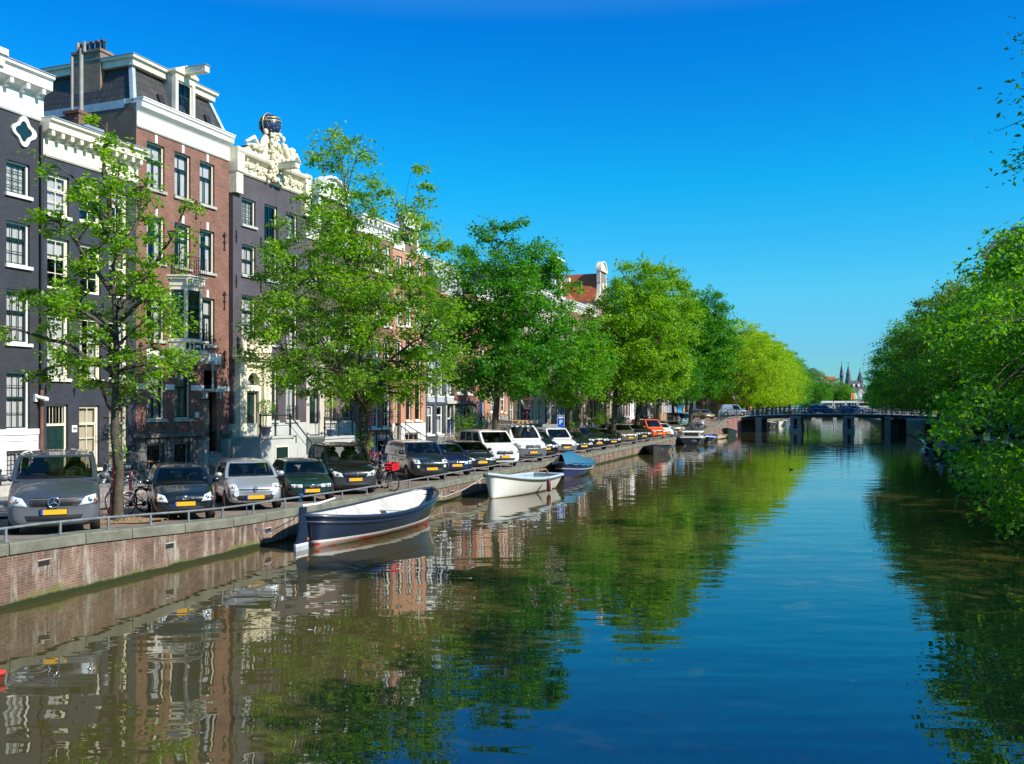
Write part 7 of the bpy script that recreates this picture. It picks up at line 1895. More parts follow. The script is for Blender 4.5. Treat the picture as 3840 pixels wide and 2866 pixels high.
def strake(root, P, m, r_=.045, n=30, name='gunwale', off=0.0, q0=0, q1=1, v=1, dz=0.0, stern=False):
    mb = MB()
    for sg in (1, -1):
        pts = []
        for i in range(n + 1):
            q = q0 + (q1 - q0) * i / n; x, y, z = P(q, v); pts.append((x, sg * (y + off), z + dz))
        mb.tube(pts, r_, 8)
    if stern: a = P(q0, v); mb.tube([(a[0], a[1], a[2] + dz), (a[0], -a[1], a[2] + dz)], r_, 8)
    return mb.build(name, m, root)
def place_boat(root, p_stern, p_bow, z=0):
    d = Vector(p_bow) - Vector(p_stern); c = (Vector(p_bow) + Vector(p_stern)) / 2
    root.location = (c.x, c.y, z); root.rotation_euler = (0, 0, math.atan2(d.y, d.x)); return d.length
NAVY = paint('boat_navy', (.010, .022, .055), 0, .3); BWHITE = plain('boat_white', (.78, .78, .76), .4, var=.06, scale=1.5)
m, t, b = nt('worn_antifouling')
tc = N(t, 'ShaderNodeTexCoord'); mp = N(t, 'ShaderNodeMapping'); mp.inputs['Scale'].default_value = (1.2, 1.2, 6); t.links.new(tc.outputs['Object'], mp.inputs[0]); nz = N(t, 'ShaderNodeTexNoise'); nz.inputs['Scale'].default_value = 1.6; nz.inputs['Detail'].default_value = 6; t.links.new(mp.outputs[0], nz.inputs['Vector'])
rp = N(t, 'ShaderNodeValToRGB'); rp.color_ramp.elements[0].position = .40; rp.color_ramp.elements[0].color = c4((.50, .06, .05)); rp.color_ramp.elements[1].position = .62; rp.color_ramp.elements[1].color = c4((.42, .42, .42)); e = rp.color_ramp.elements.new(.5); e.color = c4((.62, .30, .26)); t.links.new(nz.outputs['Fac'], rp.inputs[0]); t.links.new(rp.outputs[0], b.inputs['Base Color']); b.inputs['Roughness'].default_value = .6
ANTI = m
# --- navy open launch, stern towards the viewer
b1 = empty('open_boat', (0, 0, 0), 0, 'navy blue open launch with white inside and worn red antifouling, moored below the silver car', 'boat')
LB_ = place_boat(b1, (-5.74, 26.25), (-2.95, 33.0))
sh1 = lambda q: .74 + .36 * (abs(q - .42) / .58) ** 2.0 * (1 if q > .42 else 1.15) + .0
h_, P = hull(b1, LB_, 2.45, sh1, draft=.35, stern=0, rake=.55, bands=[(-9, ANTI), (.15, BWHITE), (.22, NAVY)], full=.62, stern_rake=.35); weld(h_)
inside(b1, P, m=plain('grubby_white', (.44, .43, .40), .6, var=.3, scale=2.2), floor=.12); strake(b1, P, NAVY, .055, off=.0); strake(b1, P, NAVY, .035, name='rubbing_strake', off=.02, v=.86)
mb = MB()
for q in (.24, .74): x, y, z = P(q, .7, .06); mb.box(x - .14, x + .14, -y, y, .50, .54)
mb.build('thwart', BWHITE, b1)
mb = MB(); mb.tube([(.9 + .28 * math.cos(a) * (1 - a / 40), .1 + .28 * math.sin(a) * (1 - a / 40), .15 + a * .004) for a in np.linspace(0, 18, 60)], .022, 5); mb.tube([(-.4, -.3, .15), (.2, .1, .2), (.6, .25, .16)], .02, 5); mb.build('rope_coil', plain('grey_rope', (.42, .40, .34), .8), b1)
mb = MB(); xs_ = P(0, .5)[0]
mb.add([(xs_ - .10, -.03, 1.22), (xs_ - .38, -.03, 1.20), (xs_ - .42, -.03, .6), (xs_ - .62, -.03, .0), (xs_ - .62, -.03, -.3), (xs_ - .02, -.03, -.3), (xs_ - .05, -.03, .2), (xs_ - .08, -.03, .7)] + [(xs_ - .10, .03, 1.22), (xs_ - .38, .03, 1.20), (xs_ - .42, .03, .6), (xs_ - .62, .03, .0), (xs_ - .62, .03, -.3), (xs_ - .02, .03, -.3), (xs_ - .05, .03, .2), (xs_ - .08, .03, .7)],
       [(7, 6, 5, 4, 3, 2, 1, 0), (8, 9, 10, 11, 12, 13, 14, 15)] + [(i, (i + 1) % 8, (i + 1) % 8 + 8, i + 8) for i in range(8)])
rd = mb.build('rudder', NAVY, b1)
mb = MB(); mb.box(xs_ - .60, xs_ - .02, -.034, .034, .14, .20); mb.box(xs_ - .615, xs_ - .02, -.034, .034, -.31, .139, 1); mb.build('boot_stripe', [BWHITE, plain('grey_primer', (.35, .38, .42), .6)], rd)
mb = MB(); [mb.box(xs_ - .1, xs_ + .0, -.045, .045, z, z + .08) for z in (.25, .85)]; mb.build('hinge', plain('rust', (.30, .10, .04), .8, var=.3), rd)
mb = MB(); mb.tube([(xs_ - .28, 0, 1.23), (xs_ + .5, .0, 1.22), (xs_ + 1.35, .0, 1.30)], [.045, .035, .028], 7); mb.build('tiller', plain('white_tiller', (.7, .7, .68), .5), b1)
mb = MB(); mb.tube([(P(0, 1)[0], 0, P(0, 1)[2] + .04), (P(0, .5)[0] - .03, 0, .3), (P(0, .3)[0], 0, -.2)], .05, 6); mb.tube([(P(1, 1)[0], 0, P(1, 1)[2] + .05), (P(1, .6)[0], 0, .35), (P(1, .3)[0], 0, -.2)], .05, 6); mb.build('stem_post', NAVY, b1)
mb = MB(); [mb.lathe([(.05, -.0), (.05, .03), (.03, .03)], (P(.13 - k * .012, .48)[0], -P(.13, .5)[1] - .03, .40 - .02 * k), 10, 0, axis='y') for k in (0,)]; mb.build('exhaust', CHROME, b1)
# blue mooring line
def rope(name, pts, r_, m_, label, sag=0.0):
    mb = MB(); mb.tube(pts, r_, 6); o = mb.build(name, m_); return props(o, label, 'rope')
sp0 = b1.matrix_world
bpy.context.view_layer.update()
def wpt(root, p): return Matrix.LocRotScale(root.location, root.rotation_euler, None) @ Vector(p)
a_ = wpt(b1, (xs_ + .1, .2, 1.12)); s_a = s_of(a_); k1 = q3(s_a - .6, .3, .27); k2 = q3(s_a + 2.2, .3, .27)
BROPE = plain('blue_rope', (.01, .10, .22), .7, var=.2)
rope('mooring_rope', [k1, k1 + Vector((.05, -.1, -.25)), k1 + Vector((.12, -.05, -.62)), k1.lerp(a_, .4) + Vector((0, 0, -.72)), k1.lerp(a_, .8) + Vector((0, 0, -.35)), a_], .014, BROPE, 'slack blue mooring rope looping from the quay rail to the navy launch')
mb = MB()
for k in range(3): mb.tube([k2 + Vector((.04 * math.cos(q) * 2, .04 * math.sin(q), .0 + .06 * math.cos(q * 1.3) + .02 * k)) for q in np.linspace(0, 6.3, 9)], .015, 5)
for k in range(3): mb.tube([k2, k2 + Vector((.05 * (k - 1), .02, -.12)), k2 + Vector((.1 * (k - 1), .0, -.2))], .012, 5)
props(mb.build('rope_knot', BROPE), 'knotted blue rope end tied on the quay rail above the navy launch', 'rope')
# --- white open boat
b2 = empty('open_boat', (0, 0, 0), 0, 'white open boat with grey rim, wooden tiller and a red fender', 'boat')
LB_ = place_boat(b2, (1.75, 46.0), (-1.0, 40.4))
sh2 = lambda q: .68 + .40 * max(0, (q - .3) / .7) ** 2.2
GREYRIM = plain('grey_blue_rim', (.36, .43, .47), .5, var=.08)
WH2 = plain('white_gelcoat', (.80, .79, .75), .35, var=.04, scale=1)
h_, P = hull(b2, LB_, 2.2, sh2, draft=.3, stern=.72, rake=.25, bands=[(-9, plain('waterline_scum', (.28, .26, .14), .8, var=.3)), (.035, WH2)], full=.75, stern_rake=.1); weld(h_)
inside(b2, P, m=plain('grey_teal_inside', (.20, .30, .33), .6, var=.15), floor=.1); strake(b2, P, GREYRIM, .075, stern=True)
mb = MB()
for q in (.2, .5, .72): x, y, z = P(q, .7, .06); mb.box(x - .14, x + .14, -y, y, .46, .50)
mb.build('thwart', GREYRIM, b2)
mb = MB(); x0_ = P(0, 1)[0]; mb.tube([(x0_ - .1, 0, .70), (x0_ + .5, .1, .95), (x0_ + 1.9, .42, .98)], [.03, .035, .03], 6); mb.box(x0_ - .42, x0_ - .02, -.03, .03, -.3, .72); mb.build('tiller', plain('varnished_wood', (.50, .24, .07), .35, var=.2), b2)
mb = MB(); mb.tube([(x0_ - .03, -.5, .75), (x0_ - .12, -.55, .3), (x0_ - .12, -.55, .12)], .05, 6); mb.build('fender_strap', plain('turquoise_strap', (.01, .22, .35), .6), b2)
mb = MB(); x, y, z = P(.42, 1); YF = y + .14
for sg in (1,):
    mb.lathe([(.02, .62), (.05, .60), (.11, .52), (.115, .2), (.07, .08), (.02, .03)], (x, YF, 0.02), 14); mb.tube([(x, YF, .62), (x, YF - .06, z), (x, YF - .18, z + .03)], .012, 5, 1)
fo = mb.build('fender', [plain('dark_red_fender', (.14, .015, .02), .5, var=.1), RUBBER], b2)
mb = MB()
for k in range(3):
    zc = .48 - k * .13
    for sg in (1, -1): mb.tube([(x - .04, YF + .115, zc - sg * .045), (x + .04, YF + .115, zc + sg * .045)], .011, 4)
mb.build('lettering', WHITE, fo)
a_ = wpt(b2, (P(.97, 1)[0], -.15, 1.0)); s_a = s_of(a_); k1 = q3(s_a - 3.6, .0, -.42)
rope('mooring_rope', [a_, a_.lerp(k1, .4) + Vector((0, 0, -.25)), a_.lerp(k1, .75) + Vector((0, 0, -.28)), k1], .02, plain('grey_rope', (.42, .40, .34), .8), 'pale mooring rope from the white boat bow to an iron ring in the quay wall')
# --- navy boat under a blue tarpaulin
def tarp(root, P, m_, h=.35, q0=.0, q1=.97, name='tarpaulin', ridge=None):
    mb = MB(); rg = random.Random(4)
    ridge = ridge or (lambda q: h * math.sin(math.pi * min(1, max(0, q * .9 + .08))) ** .6)
    def fn(u, v):
        q = q0 + (q1 - q0) * u; x, y, z = P(q, 1); w_ = (2 * v - 1)
        e = abs(w_); yy = w_ * (y + .05)
        zz_ = z + ridge(q) * (1 - e ** 1.5) + .02 * math.sin(u * 40) * (1 - e) * e * 3 + .015 * math.sin(u * 17 + v * 9)
        if e > .93: zz_ = z - .07 + .03 * math.sin(u * 55); yy = w_ * (y + .075)
        return (x, yy, zz_)
    mb.grid(fn, 44, 18, 0, True); return mb.build(name, m_, root)
b3 = empty('covered_boat', (0, 0, 0), 0, 'navy steel boat under a teal blue tarpaulin, moored behind the white boat', 'boat')
LB_ = place_boat(b3, (4.35, 57.2), (2.75, 51.2))
sh3 = lambda q: .66 + .30 * max(0, (q - .3) / .7) ** 2
h_, P = hull(b3, LB_, 2.1, sh3, draft=.3, stern=.75, rake=.9, bands=[(-9, plain('dull_violet_grey', (.10, .10, .13), .6)), (.10, paint('violet_navy', (.025, .032, .12), 0, .3))], chine=True, bowp=2.6, flare=.28); weld(h_)
strake(b3, P, NAVY, .04, stern=True); strake(b3, P, GREYRIM, .022, name='rubbing_strake', v=.72, off=.02)
tarp(b3, P, plain('teal_tarpaulin', (.018, .12, .20), .55, var=.12, scale=2, bump=.3), .55, ridge=lambda q: .25 + .5 * max(0, 1 - abs(q - .68) / .45) ** .8 if q > .02 else .1)
# --- small dark boat
def simple_boat(name, label, cat, ps, pb, B, sh, m_, inner_m, rim_m, bands=None, stern=.8, rake=.5, draft=.3, chine=False, floor=.1, bowp=2.2):
    o = empty(name, (0, 0, 0), 0, label, cat); L = place_boat(o, ps, pb); h_, P = hull(o, L, B, sh, draft=draft, stern=stern, rake=rake, bands=bands or [(-9, m_)], chine=chine, bowp=bowp); weld(h_)
    if inner_m: inside(o, P, m=inner_m, floor=floor)
    strake(o, P, rim_m, .04, stern=stern > 0); return o, P, L
DKB = plain('weathered_black_hull', (.045, .045, .05), .55, var=.3, scale=3)
o, P, L = simple_boat('open_boat', 'dark grey steel boat with faded white marks on its bow, moored alone', 'boat', (13.2, 82.4), (11.6, 76.9), 2.15, lambda q: .60 + .25 * max(0, (q - .4) / .6) ** 2, DKB, DKB, NAVY, rake=.5, chine=True)
mb = MB(); x, y, z = P(.8, .75); [mb.box(x - .25 - k * .5, x - .05 - k * .5, y + .03, y + .05, z - .06, z + .05) for k in range(2)]; mb.build('lettering', BWHITE, o)
mb = MB(); x, y, z = P(.05, 1); mb.lathe([(.02, z - .5), (.08, z - .42), (.08, z - .1), (.02, z)], (x, y + .12, 0), 10); mb.build('fender', plain('turquoise_strap', (.01, .22, .35), .6), o)
# --- cabin cruiser
o, P, L = simple_boat('cabin_boat', 'small navy cabin cruiser with white wheelhouse, moored stern to the viewer', 'boat', (18.2, 95.0), (20.3, 101.0), 2.35, lambda q: .82 + .15 * q, NAVY, None, BWHITE, bands=[(-9, plain('waterline_scum', (.28, .26, .14), .8)), (.10, NAVY)], stern=.93, rake=.3)
mb = MB(); x0_ = P(0, 1)[0]
mb.add([(x0_, -1.0, .84), (x0_, 1.0, .84), (x0_ + 5, .5, .95), (x0_ + 5, -.5, .95)], [(0, 1, 2, 3)]); mb.build('deck', BWHITE, o)
mb = MB(); mb.box(x0_ + .35, x0_ + 2.9, -.88, .88, .86, 1.38); mb.prism([(x0_ + .25, 1.38), (x0_ + 3.0, 1.38), (x0_ + 2.9, 1.47), (x0_ + .4, 1.47)], -.92, .92); mb.build('wheelhouse', BWHITE, o)
mb = MB(); mb.box(x0_ + .335, x0_ + .35, -.72, .72, 1.0, 1.30); [mb.box(x0_ + .6 + k * .8, x0_ + 1.25 + k * .8, sg * .885 - .008, sg * .885 + .008, 1.0, 1.30) for k in range(3) for sg in (-1, 1)]; mb.build('cabin_window', DARKGLASS, o)
tx_ = text_mesh('Alfje', .30, WHITE, 'lettering', o, (x0_ - .02, -.35, .52), (R(90), 0, R(-90)))
tx_.rotation_euler = (R(90), 0, R(-90))
mb = MB(); [mb.tube([(x0_ + 2 + .3 * k, .3 * math.sin(k * 5), 1.47), (x0_ + 2 + .3 * k, .3 * math.sin(k * 5) + .1, 1.75)], .04, 5) for k in range(4)]; mb.build('deck_gear', IRON, o)
# --- boat with bright blue cover, dinghy, dark green boat, boats past the bridge
o, P, L = simple_boat('covered_boat', 'small blue boat with bright royal blue cover beside the cabin cruiser', 'boat', (22.2, 105.5), (21.2, 101.4), 1.9, lambda q: .55 + .2 * q * q, NAVY, None, BWHITE, bands=[(-9, plain('dull_grey_hull', (.3, .32, .34), .6)), (.2, NAVY)]); tarp(o, P, plain('royal_blue_cover', (.01, .08, .45), .5, var=.1), .35)
o, P, L = simple_boat('dinghy', 'cream coloured open dinghy near the far bridge', 'boat', (26.8, 119.0), (25.0, 114.2), 1.7, lambda q: .42 + .2 * q * q, BWHITE, plain('varnished_wood', (.50, .24, .07), .35), plain('varnished_wood', (.50, .24, .07), .35), bands=[(-9, plain('tan_bottom', (.40, .26, .12), .6)), (.12, plain('cream_hull', (.65, .62, .52), .5))])
simple_boat('open_boat', 'dark green boat with raised bow moored closest to the far bridge', 'boat', (30.9, 131.0), (28.6, 124.4), 2.0, lambda q: .55 + .6 * q ** 2, plain('dark_olive_hull', (.02, .05, .045), .5), DKB, NAVY, rake=1.1)
simple_boat('open_boat', 'dark boat with tan waterline moored just beyond the bridge pier', 'boat', (50.5, 183.0), (48.5, 176), 2.6, lambda q: .8 + .3 * q * q, DKB, DKB, BWHITE, bands=[(-9, plain('tan_bottom', (.40, .26, .12), .6)), (.12, DKB)])
simple_boat('open_boat', 'small white boat moored beyond the far bridge', 'boat', (56, 196.0), (54.2, 190), 2.1, lambda q: .8 + .25 * q * q, BWHITE, BWHITE, BWHITE)
simple_boat('open_boat', 'grey boat moored beyond the far bridge under the yellow green trees', 'boat', (61.5, 212.0), (59.6, 206), 2.1, lambda q: .7 + .25 * q * q, DKB, BWHITE, BWHITE)
# across the canal
o, P, L = simple_boat('work_barge', 'blue work barge with dark timber wheelhouse and round lifebuoy across the canal', 'boat', (43.0, 94.2), (44.9, 100.8), 2.7, lambda q: .62 + .5 * q ** 2, paint('barge_blue', (.02, .07, .20), 0, .35), None, plain('pale_blue_rim', (.25, .45, .6), .5), bands=[(-9, plain('rust', (.30, .10, .04), .8)), (.06, paint('barge_blue', (.02, .07, .20), 0, .35))], stern=.9)
mb = MB(); x0_ = P(0, 1)[0]; mb.add([(x0_, -1.2, .6), (x0_, 1.2, .6), (x0_ + 5, .8, .8), (x0_ + 5, -.8, .8)], [(0, 1, 2, 3)]); mb.build('deck', DKB, o)
mb = MB(); mb.box(x0_ + 1.9, x0_ + 4.4, -1.0, 1.0, .7, 2.1); mb.box(x0_ + 1.8, x0_ + 4.5, -1.1, 1.1, 2.1, 2.18); mb.box(x0_ + .6, x0_ + 1.8, -.8, .9, .65, 1.25); mb.build('wheelhouse', plain('dark_stained_timber', (.07, .045, .03), .7, var=.3), o)
mb = MB(); mb.tube([(x0_ + 1.86, -.2 + .33 * math.cos(a), 1.6 + .33 * math.sin(a)) for a in np.linspace(0, 6.29, 21)], .05, 6); mb.tube([(x0_ + 1.86, -.2 + .14 * math.cos(a), 1.6 + .14 * math.sin(a)) for a in np.linspace(0, 6.29, 13)], .04, 6); mb.build('lifebuoy', plain('faded_white_ring', (.5, .5, .48), .6), o)
o, P, L = simple_boat('motor_boat', 'black motor boat with chrome handrail and wooden cabin door across the canal', 'boat', (37.6, 81.6), (39.8, 87.8), 2.3, lambda q: .62 + .4 * q * q, DKB, plain('varnished_wood', (.50, .24, .07), .35), BWHITE, stern=.9)
mb = MB(); x0_ = P(0, 1)[0]; mb.box(x0_ + 1.6, x0_ + 3.6, -.8, .8, .6, 1.35); mb.build('cabin', plain('red_brown_wood', (.22, .07, .03), .4, var=.2), o)
mb = MB(); [mb.tube([(x0_ + .1, y_, .66), (x0_ + .15, y_, 1.25), (x0_ + .9, y_, 1.35)], .02, 5) for y_ in (-.8, -.2, .5)]; mb.tube([(x0_ + .15, -.8, 1.25), (x0_ + .15, .5, 1.25)], .02, 5); mb.build('handrail', CHROME, o)
mb = MB(); mb.ball((x0_ + .2, 1.25, .25), .2, 10, 8); mb.build('fender', plain('dark_blue_fender', (.01, .02, .06), .5), o)
o, P, L = simple_boat('open_boat', 'grey open boat with pale rim and small canvas hood across the canal', 'boat', (34.4, 74.2), (36.6, 80.4), 2.3, lambda q: .6 + .3 * q * q, DKB, DKB, plain('pale_blue_rim', (.25, .45, .6), .5), stern=.9)
mb = MB(); x0_ = P(0, 1)[0]; mb.lathe([(.45, .5), (.3, 1.0), (.1, 1.4), (.02, 1.5)], (x0_ + 1.2, .1, 0), 12); mb.build('canvas_hood', plain('pale_canvas', (.35, .37, .38), .8, var=.15), o)
mb = MB(); mb.lathe([(.25, -.6), (.25, 1.0), (.28, 1.0), (.28, 1.12), (.05, 1.16)], (0, 0, 0), 12)
for k, (x, y) in enumerate(((28.6, 54.2), (30.6, 60.6))):
    o = mb.build('mooring_post', [DSTONE]); o.location = (x, y, 0); props(o, ['thick grey mooring post with pale cap nearest the dark car across the canal', 'thick grey mooring post behind the hanging leaves across the canal'][k].replace('nearest', 'beside'), 'mooring post')
# red bow tip at the frame edge
o, P, L = simple_boat('canoe', 'red pointed canoe tip floating at the very edge of the view', 'boat', (-10.0, 12.3), (-7.46, 13.66), .42, lambda q: .09 + .02 * q, paint('red', (.65, .03, .02), 0, .3), None, paint('red', (.65, .03, .02), 0, .3), stern=0, rake=.05, draft=.1)
mb = MB(); mb.grid(lambda u, v: (P(u, 1)[0], P(u, 1)[1] * (2 * v - 1), P(u, 1)[2] + .02), 16, 2); mb.build('deck', paint('red', (.65, .03, .02), 0, .3), o)
# ------------------------------------------------------------------ bicycles.  local frame: x forward, wheels on z = 0
def bicycle(label, frame_m, name='bicycle', crate=None, basket=None, saddle_m=None, low=False):
    root = empty(name, (0, 0, 0), 0, label, 'bicycle')
    r_, A, B = .34, Vector((-.53, 0, .34)), Vector((.55, 0, .34))
    for c in (A, B):
        mb = MB(); mb.tube([(r_ * math.cos(a), 0, r_ * math.sin(a)) for a in np.linspace(0, 2 * math.pi, 25)], .019, 6, 0)
        w_ = mb.build('wheel', RUBBER, root, c)
        mb = MB(); mb.tube([((r_ - .03) * math.cos(a), 0, (r_ - .03) * math.sin(a)) for a in np.linspace(0, 2 * math.pi, 25)], .010, 4)
        for k in range(12): a = k * math.pi / 6; mb.tube([(0, .01, 0), ((r_ - .03) * math.cos(a), 0, (r_ - .03) * math.sin(a))], .0028, 3, cap=False)
        mb.lathe([(.02, -.035), (.02, .035)], (0, 0, 0), 8, axis='y'); mb.build('rim', CHROME, w_)
    bb = Vector((-.10, 0, .28)); st_ = Vector((-.22, 0, .72)); hd = Vector((.36, 0, .78)); hb = Vector((.40, 0, .60))
    mb = MB(); T = lambda *p, r=.016: mb.tube(p, r, 6)
    T(bb, st_); T(bb, hb); T(hd, hb, r=.02); T(hb, B, r=.012); T(A, bb, r=.011); T(A, st_, r=.010)
    if low: T(st_ + Vector((.05, 0, -.25)), hb)
    else: T(st_, hd)
    for s_ in (-.045, .045): T(hb + Vector((0, s_, 0)), B + Vector((0, s_, 0)), r=.009); T(A + Vector((0, s_, 0)), bb, r=.009)
    mb.tube([B + Vector((.37 * math.cos(a), 0, .37 * math.sin(a))) for a in np.linspace(.5, 2.5, 9)], .018, 4); mb.tube([A + Vector((.37 * math.cos(a), 0, .37 * math.sin(a))) for a in np.linspace(.6, 3.0, 9)], .018, 4)
    mb.build('frame', frame_m, root)
    mb = MB(); mb.tube([hd, hd + Vector((-.05, 0, .22))], .013, 6); P = hd + Vector((-.05, 0, .22))
    mb.tube([P + Vector((-.22, -.28, .02)), P + Vector((-.05, -.25, .04)), P, P + Vector((-.05, .25, .04)), P + Vector((-.22, .28, .02))], .012, 6); mb.build('handlebar', CHROME, root)
    mb = MB(); mb.tube([st_, st_ + Vector((-.04, 0, .20))], .013, 6, 0); mb.ball(st_ + Vector((-.08, 0, .24)), (.14, .085, .04), 10, 6, 1); mb.ball(st_ + Vector((.04, 0, .235)), (.09, .035, .03), 8, 5, 1); mb.build('saddle', [CHROME, saddle_m or BLACKP], root)
    mb = MB(); mb.box(-.85, -.32, -.07, .07, .72, .735); mb.tube([(-.80, .05, .72), (-.55, .06, .36)], .007, 4); mb.tube([(-.80, -.05, .72), (-.55, -.06, .36)], .007, 4); mb.lathe([(.085, -.06), (.085, -.045)], bb, 12, axis='y'); mb.tube([bb + Vector((0, -.05, 0)), bb + Vector((.1, -.08, -.13))], .01, 4); mb.tube([bb + Vector((0, .05, 0)), bb + Vector((-.1, .08, .13))], .01, 4); mb.tube([(-.2, .05, .26), (-.26, .2, .01)], .009, 4); mb.build('luggage_rack', BLACKP, root)
    if crate:
        mb = MB(); x0, x1, y, z0, z1 = .42, .80, .2, .80, 1.06
        mb.box(x0, x1, -y, y, z0, z0 + .02)
        for z in (z0 + .02, z0 + .10, z0 + .18, z1 - .05): mb.box(x0, x1, -y, -y + .012, z, z + .05); mb.box(x0, x1, y - .012, y, z, z + .05); mb.box(x0, x0 + .012, -y, y, z, z + .05); mb.box(x1 - .012, x1, -y, y, z, z + .05)
        for x in (x0, x1 - .02):
            for s_ in (-y, y - .02): mb.box(x, x + .02, s_, s_ + .02, z0, z1)
        mb.build('crate', crate, root)
    return root
def bplace(o, x, y, az, lean=8, z=None):
    o.location = (x, y, gz(s_of((x, y))) if z is None else z); o.rotation_euler = (R(lean), 0, R(90 - az)); o.rotation_mode = 'XYZ'
    return o
SILV = paint('bike_silver', (.5, .52, .55), .6, .3); BKB = paint('bike_black', (.012, .012, .014), .1, .35); BRED = paint('bike_red', (.55, .02, .02), 0, .3); BBLU = paint('bike_blue', (.03, .12, .35), .1, .3); BGRN = paint('bike_green', (.02, .12, .08), .1, .35)
def bpx(px, Y): return ((px - 1920) / 3500 * Y, Y)
b_s = bicycle('silver framed bicycle leaning at the flank of the small black car', SILV); x, y = bpx(528, 26.3); bplace(b_s, x, y, 208, -14)
b_k = bicycle('black bicycle leaning between the thin tree trunk and the silver bicycle', BKB, low=True); x, y = bpx(492, 26.4); bplace(b_k, x, y, 200, 12)
b_f = bicycle('pale blue grey bicycle standing along the iron rail of the slate blue house', paint('bike_grey', (.35, .42, .45), .4)); x, y = bpx(436, 34.6); bplace(b_f, x, y, 205, 5)
b_g = bicycle('white wheeled bicycle with orange saddle before the barred basement window', BKB, saddle_m=plain('tan_leather', (.5, .13, .04), .5)); x, y = bpx(548, 36.6); bplace(b_g, x, y, 200, 5)
b_r = bicycle('black bicycle carrying a bright red crate beside the white roofed car', BKB, crate=plain('red_plastic', (.62, .015, .03), .4, var=.05), low=True); x, y = bpx(1436, 35.0); bplace(b_r, x, y, 128, 8)
b_2 = bicycle('silver bicycle leaning behind the red crated bicycle', SILV); x, y = bpx(1410, 36.2); bplace(b_2, x, y, 135, -10)
b_3 = bicycle('dark bicycle at the foot of the ivy covered tree', BKB); x, y = bpx(1398, 37.8); bplace(b_3, x, y, 120, 8)
b_4 = bicycle('red framed bicycle on the pavement behind the ivy covered tree', BRED, low=True); x, y = bpx(1400, 49.5); bplace(b_4, x, y, 205, 6)
b_5 = bicycle('blue bicycle on the pavement behind the white roofed car', BBLU); x, y = bpx(1440, 51.5); bplace(b_5, x, y, 203, -6)
b_6 = bicycle('green bicycle standing before the steps of the orange pink house', BGRN); x, y = bpx(1488, 54.5); bplace(b_6, x, y, 204, 6)
b_7 = bicycle('bicycle with a wooden crate by the white plinth of the orange pink house', BKB, crate=WOOD); x, y = bpx(1535, 56.5); bplace(b_7, x, y, 120, 4)
kids = children_of()
rg = random.Random(5)
protos = [b_k, b_s, b_5, b_3, b_6, b_2]
def bdup(src, label, group, x, y, az, lean=6, z=None): c = dup(src, kids, label=label, group=group); return bplace(c, x, y, az, lean, z)
for k in range(11):          # cluster under the trees by the gold car
    s_ = 101.5 + k * .62; p = q2(s_, 1.1 + .35 * (k % 3)); bdup(protos[k % 4], 'bicycle parked in the dense cluster between the camper van and the gold car', 'bicycles clustered by the gold car', p.x, p.y, 112 + rg.uniform(-14, 14), rg.uniform(-12, 12))
for k in range(3): s_ = 84.5 + k * .7; p = q2(s_, 1.0); bdup(protos[k], 'bicycle parked at the quay edge before the dark estate with chrome grille', 'bicycles before the chrome grilled car', p.x, p.y, 112 + k * 5, 6)
for k in range(4): x, y = bpx(1490 + k * 34, 57.5 + k * 1.3); bdup(protos[k + 1], 'bicycle in the rack before the slate grey house garden', 'bicycles in the garden rack', x, y, 118, 3)
for k in range(3): x, y = bpx(2190 + k * 22, 80 + k * 2.5); bdup(protos[k], 'bicycle parked by the stoops behind the row of black cars', 'bicycles by the stoops', x, y, 200, 5)
x0 = 35.5
k = 0
while x0 < 65.5:             # along the near railing of the bridge
    bdup(protos[(k * 5) % 6], 'bicycle leaning on the near railing of the far bridge', 'bicycles along the near bridge railing', x0, 149.55 + rg.uniform(0, .15), (88 if k % 3 else 272) + rg.uniform(-6, 6), rg.uniform(4, 9), dz_(x0) + .0); x0 += rg.uniform(.75, 1.5) if k % 5 else 2.4; k += 1
for k in range(12): x0 = 41 + k * 2.1; bdup(protos[(k * 3) % 6], 'bicycle leaning on the rear railing of the far bridge', 'bicycles along the rear bridge railing', x0 + 4.6, 162.2, 90, -6, dz_(x0))
for k in range(6): p = q2(126 + k * 1.3, 1.0); bdup(protos[k % 6], 'bicycle parked along the rail of the bridge ramp', 'bicycles along the ramp rail', p.x, p.y, 20 + k * 4, 6, gz(126 + k * 1.3))
# scooter by the flag
sc = empty('scooter', tuple(q3(112.5, 1.6)), R(-40), 'white scooter parked between the gold car and the bridge ramp', 'scooter')
mb = MB(); mb.grid(lambda u, v: (.55 - .35 * u, (v - .5) * .42, .25 + .65 * u + .05 * math.sin(v * 3.14)), 6, 6); mb.box(-.2, .3, -.14, .14, .22, .30); mb.ball((-.42, 0, .52), (.38, .17, .22), 12, 8); mb.tube([(.42, 0, .6), (.35, 0, 1.05)], .03, 6); mb.tube([(.33, -.32, 1.08), (.36, 0, 1.05), (.33, .32, 1.08)], .02, 6); mb.ball((.40, 0, .98), (.1, .12, .1), 8, 6); mb.build('body', WHP, sc)
mb = MB(); mb.ball((-.38, 0, .76), (.34, .13, .07), 10, 6); mb.build('seat', BLACKP, sc)
for x in (-.6, .62): mb = MB(); mb.tube([(x + .19 * math.cos(a), 0, .24 + .19 * math.sin(a)) for a in np.linspace(0, 6.29, 19)], .05, 7); mb.lathe([(.12, -.03), (.12, .03)], (x, 0, .24), 12, 1, axis='y'); mb.build('wheel', [RUBBER, RIM], sc)

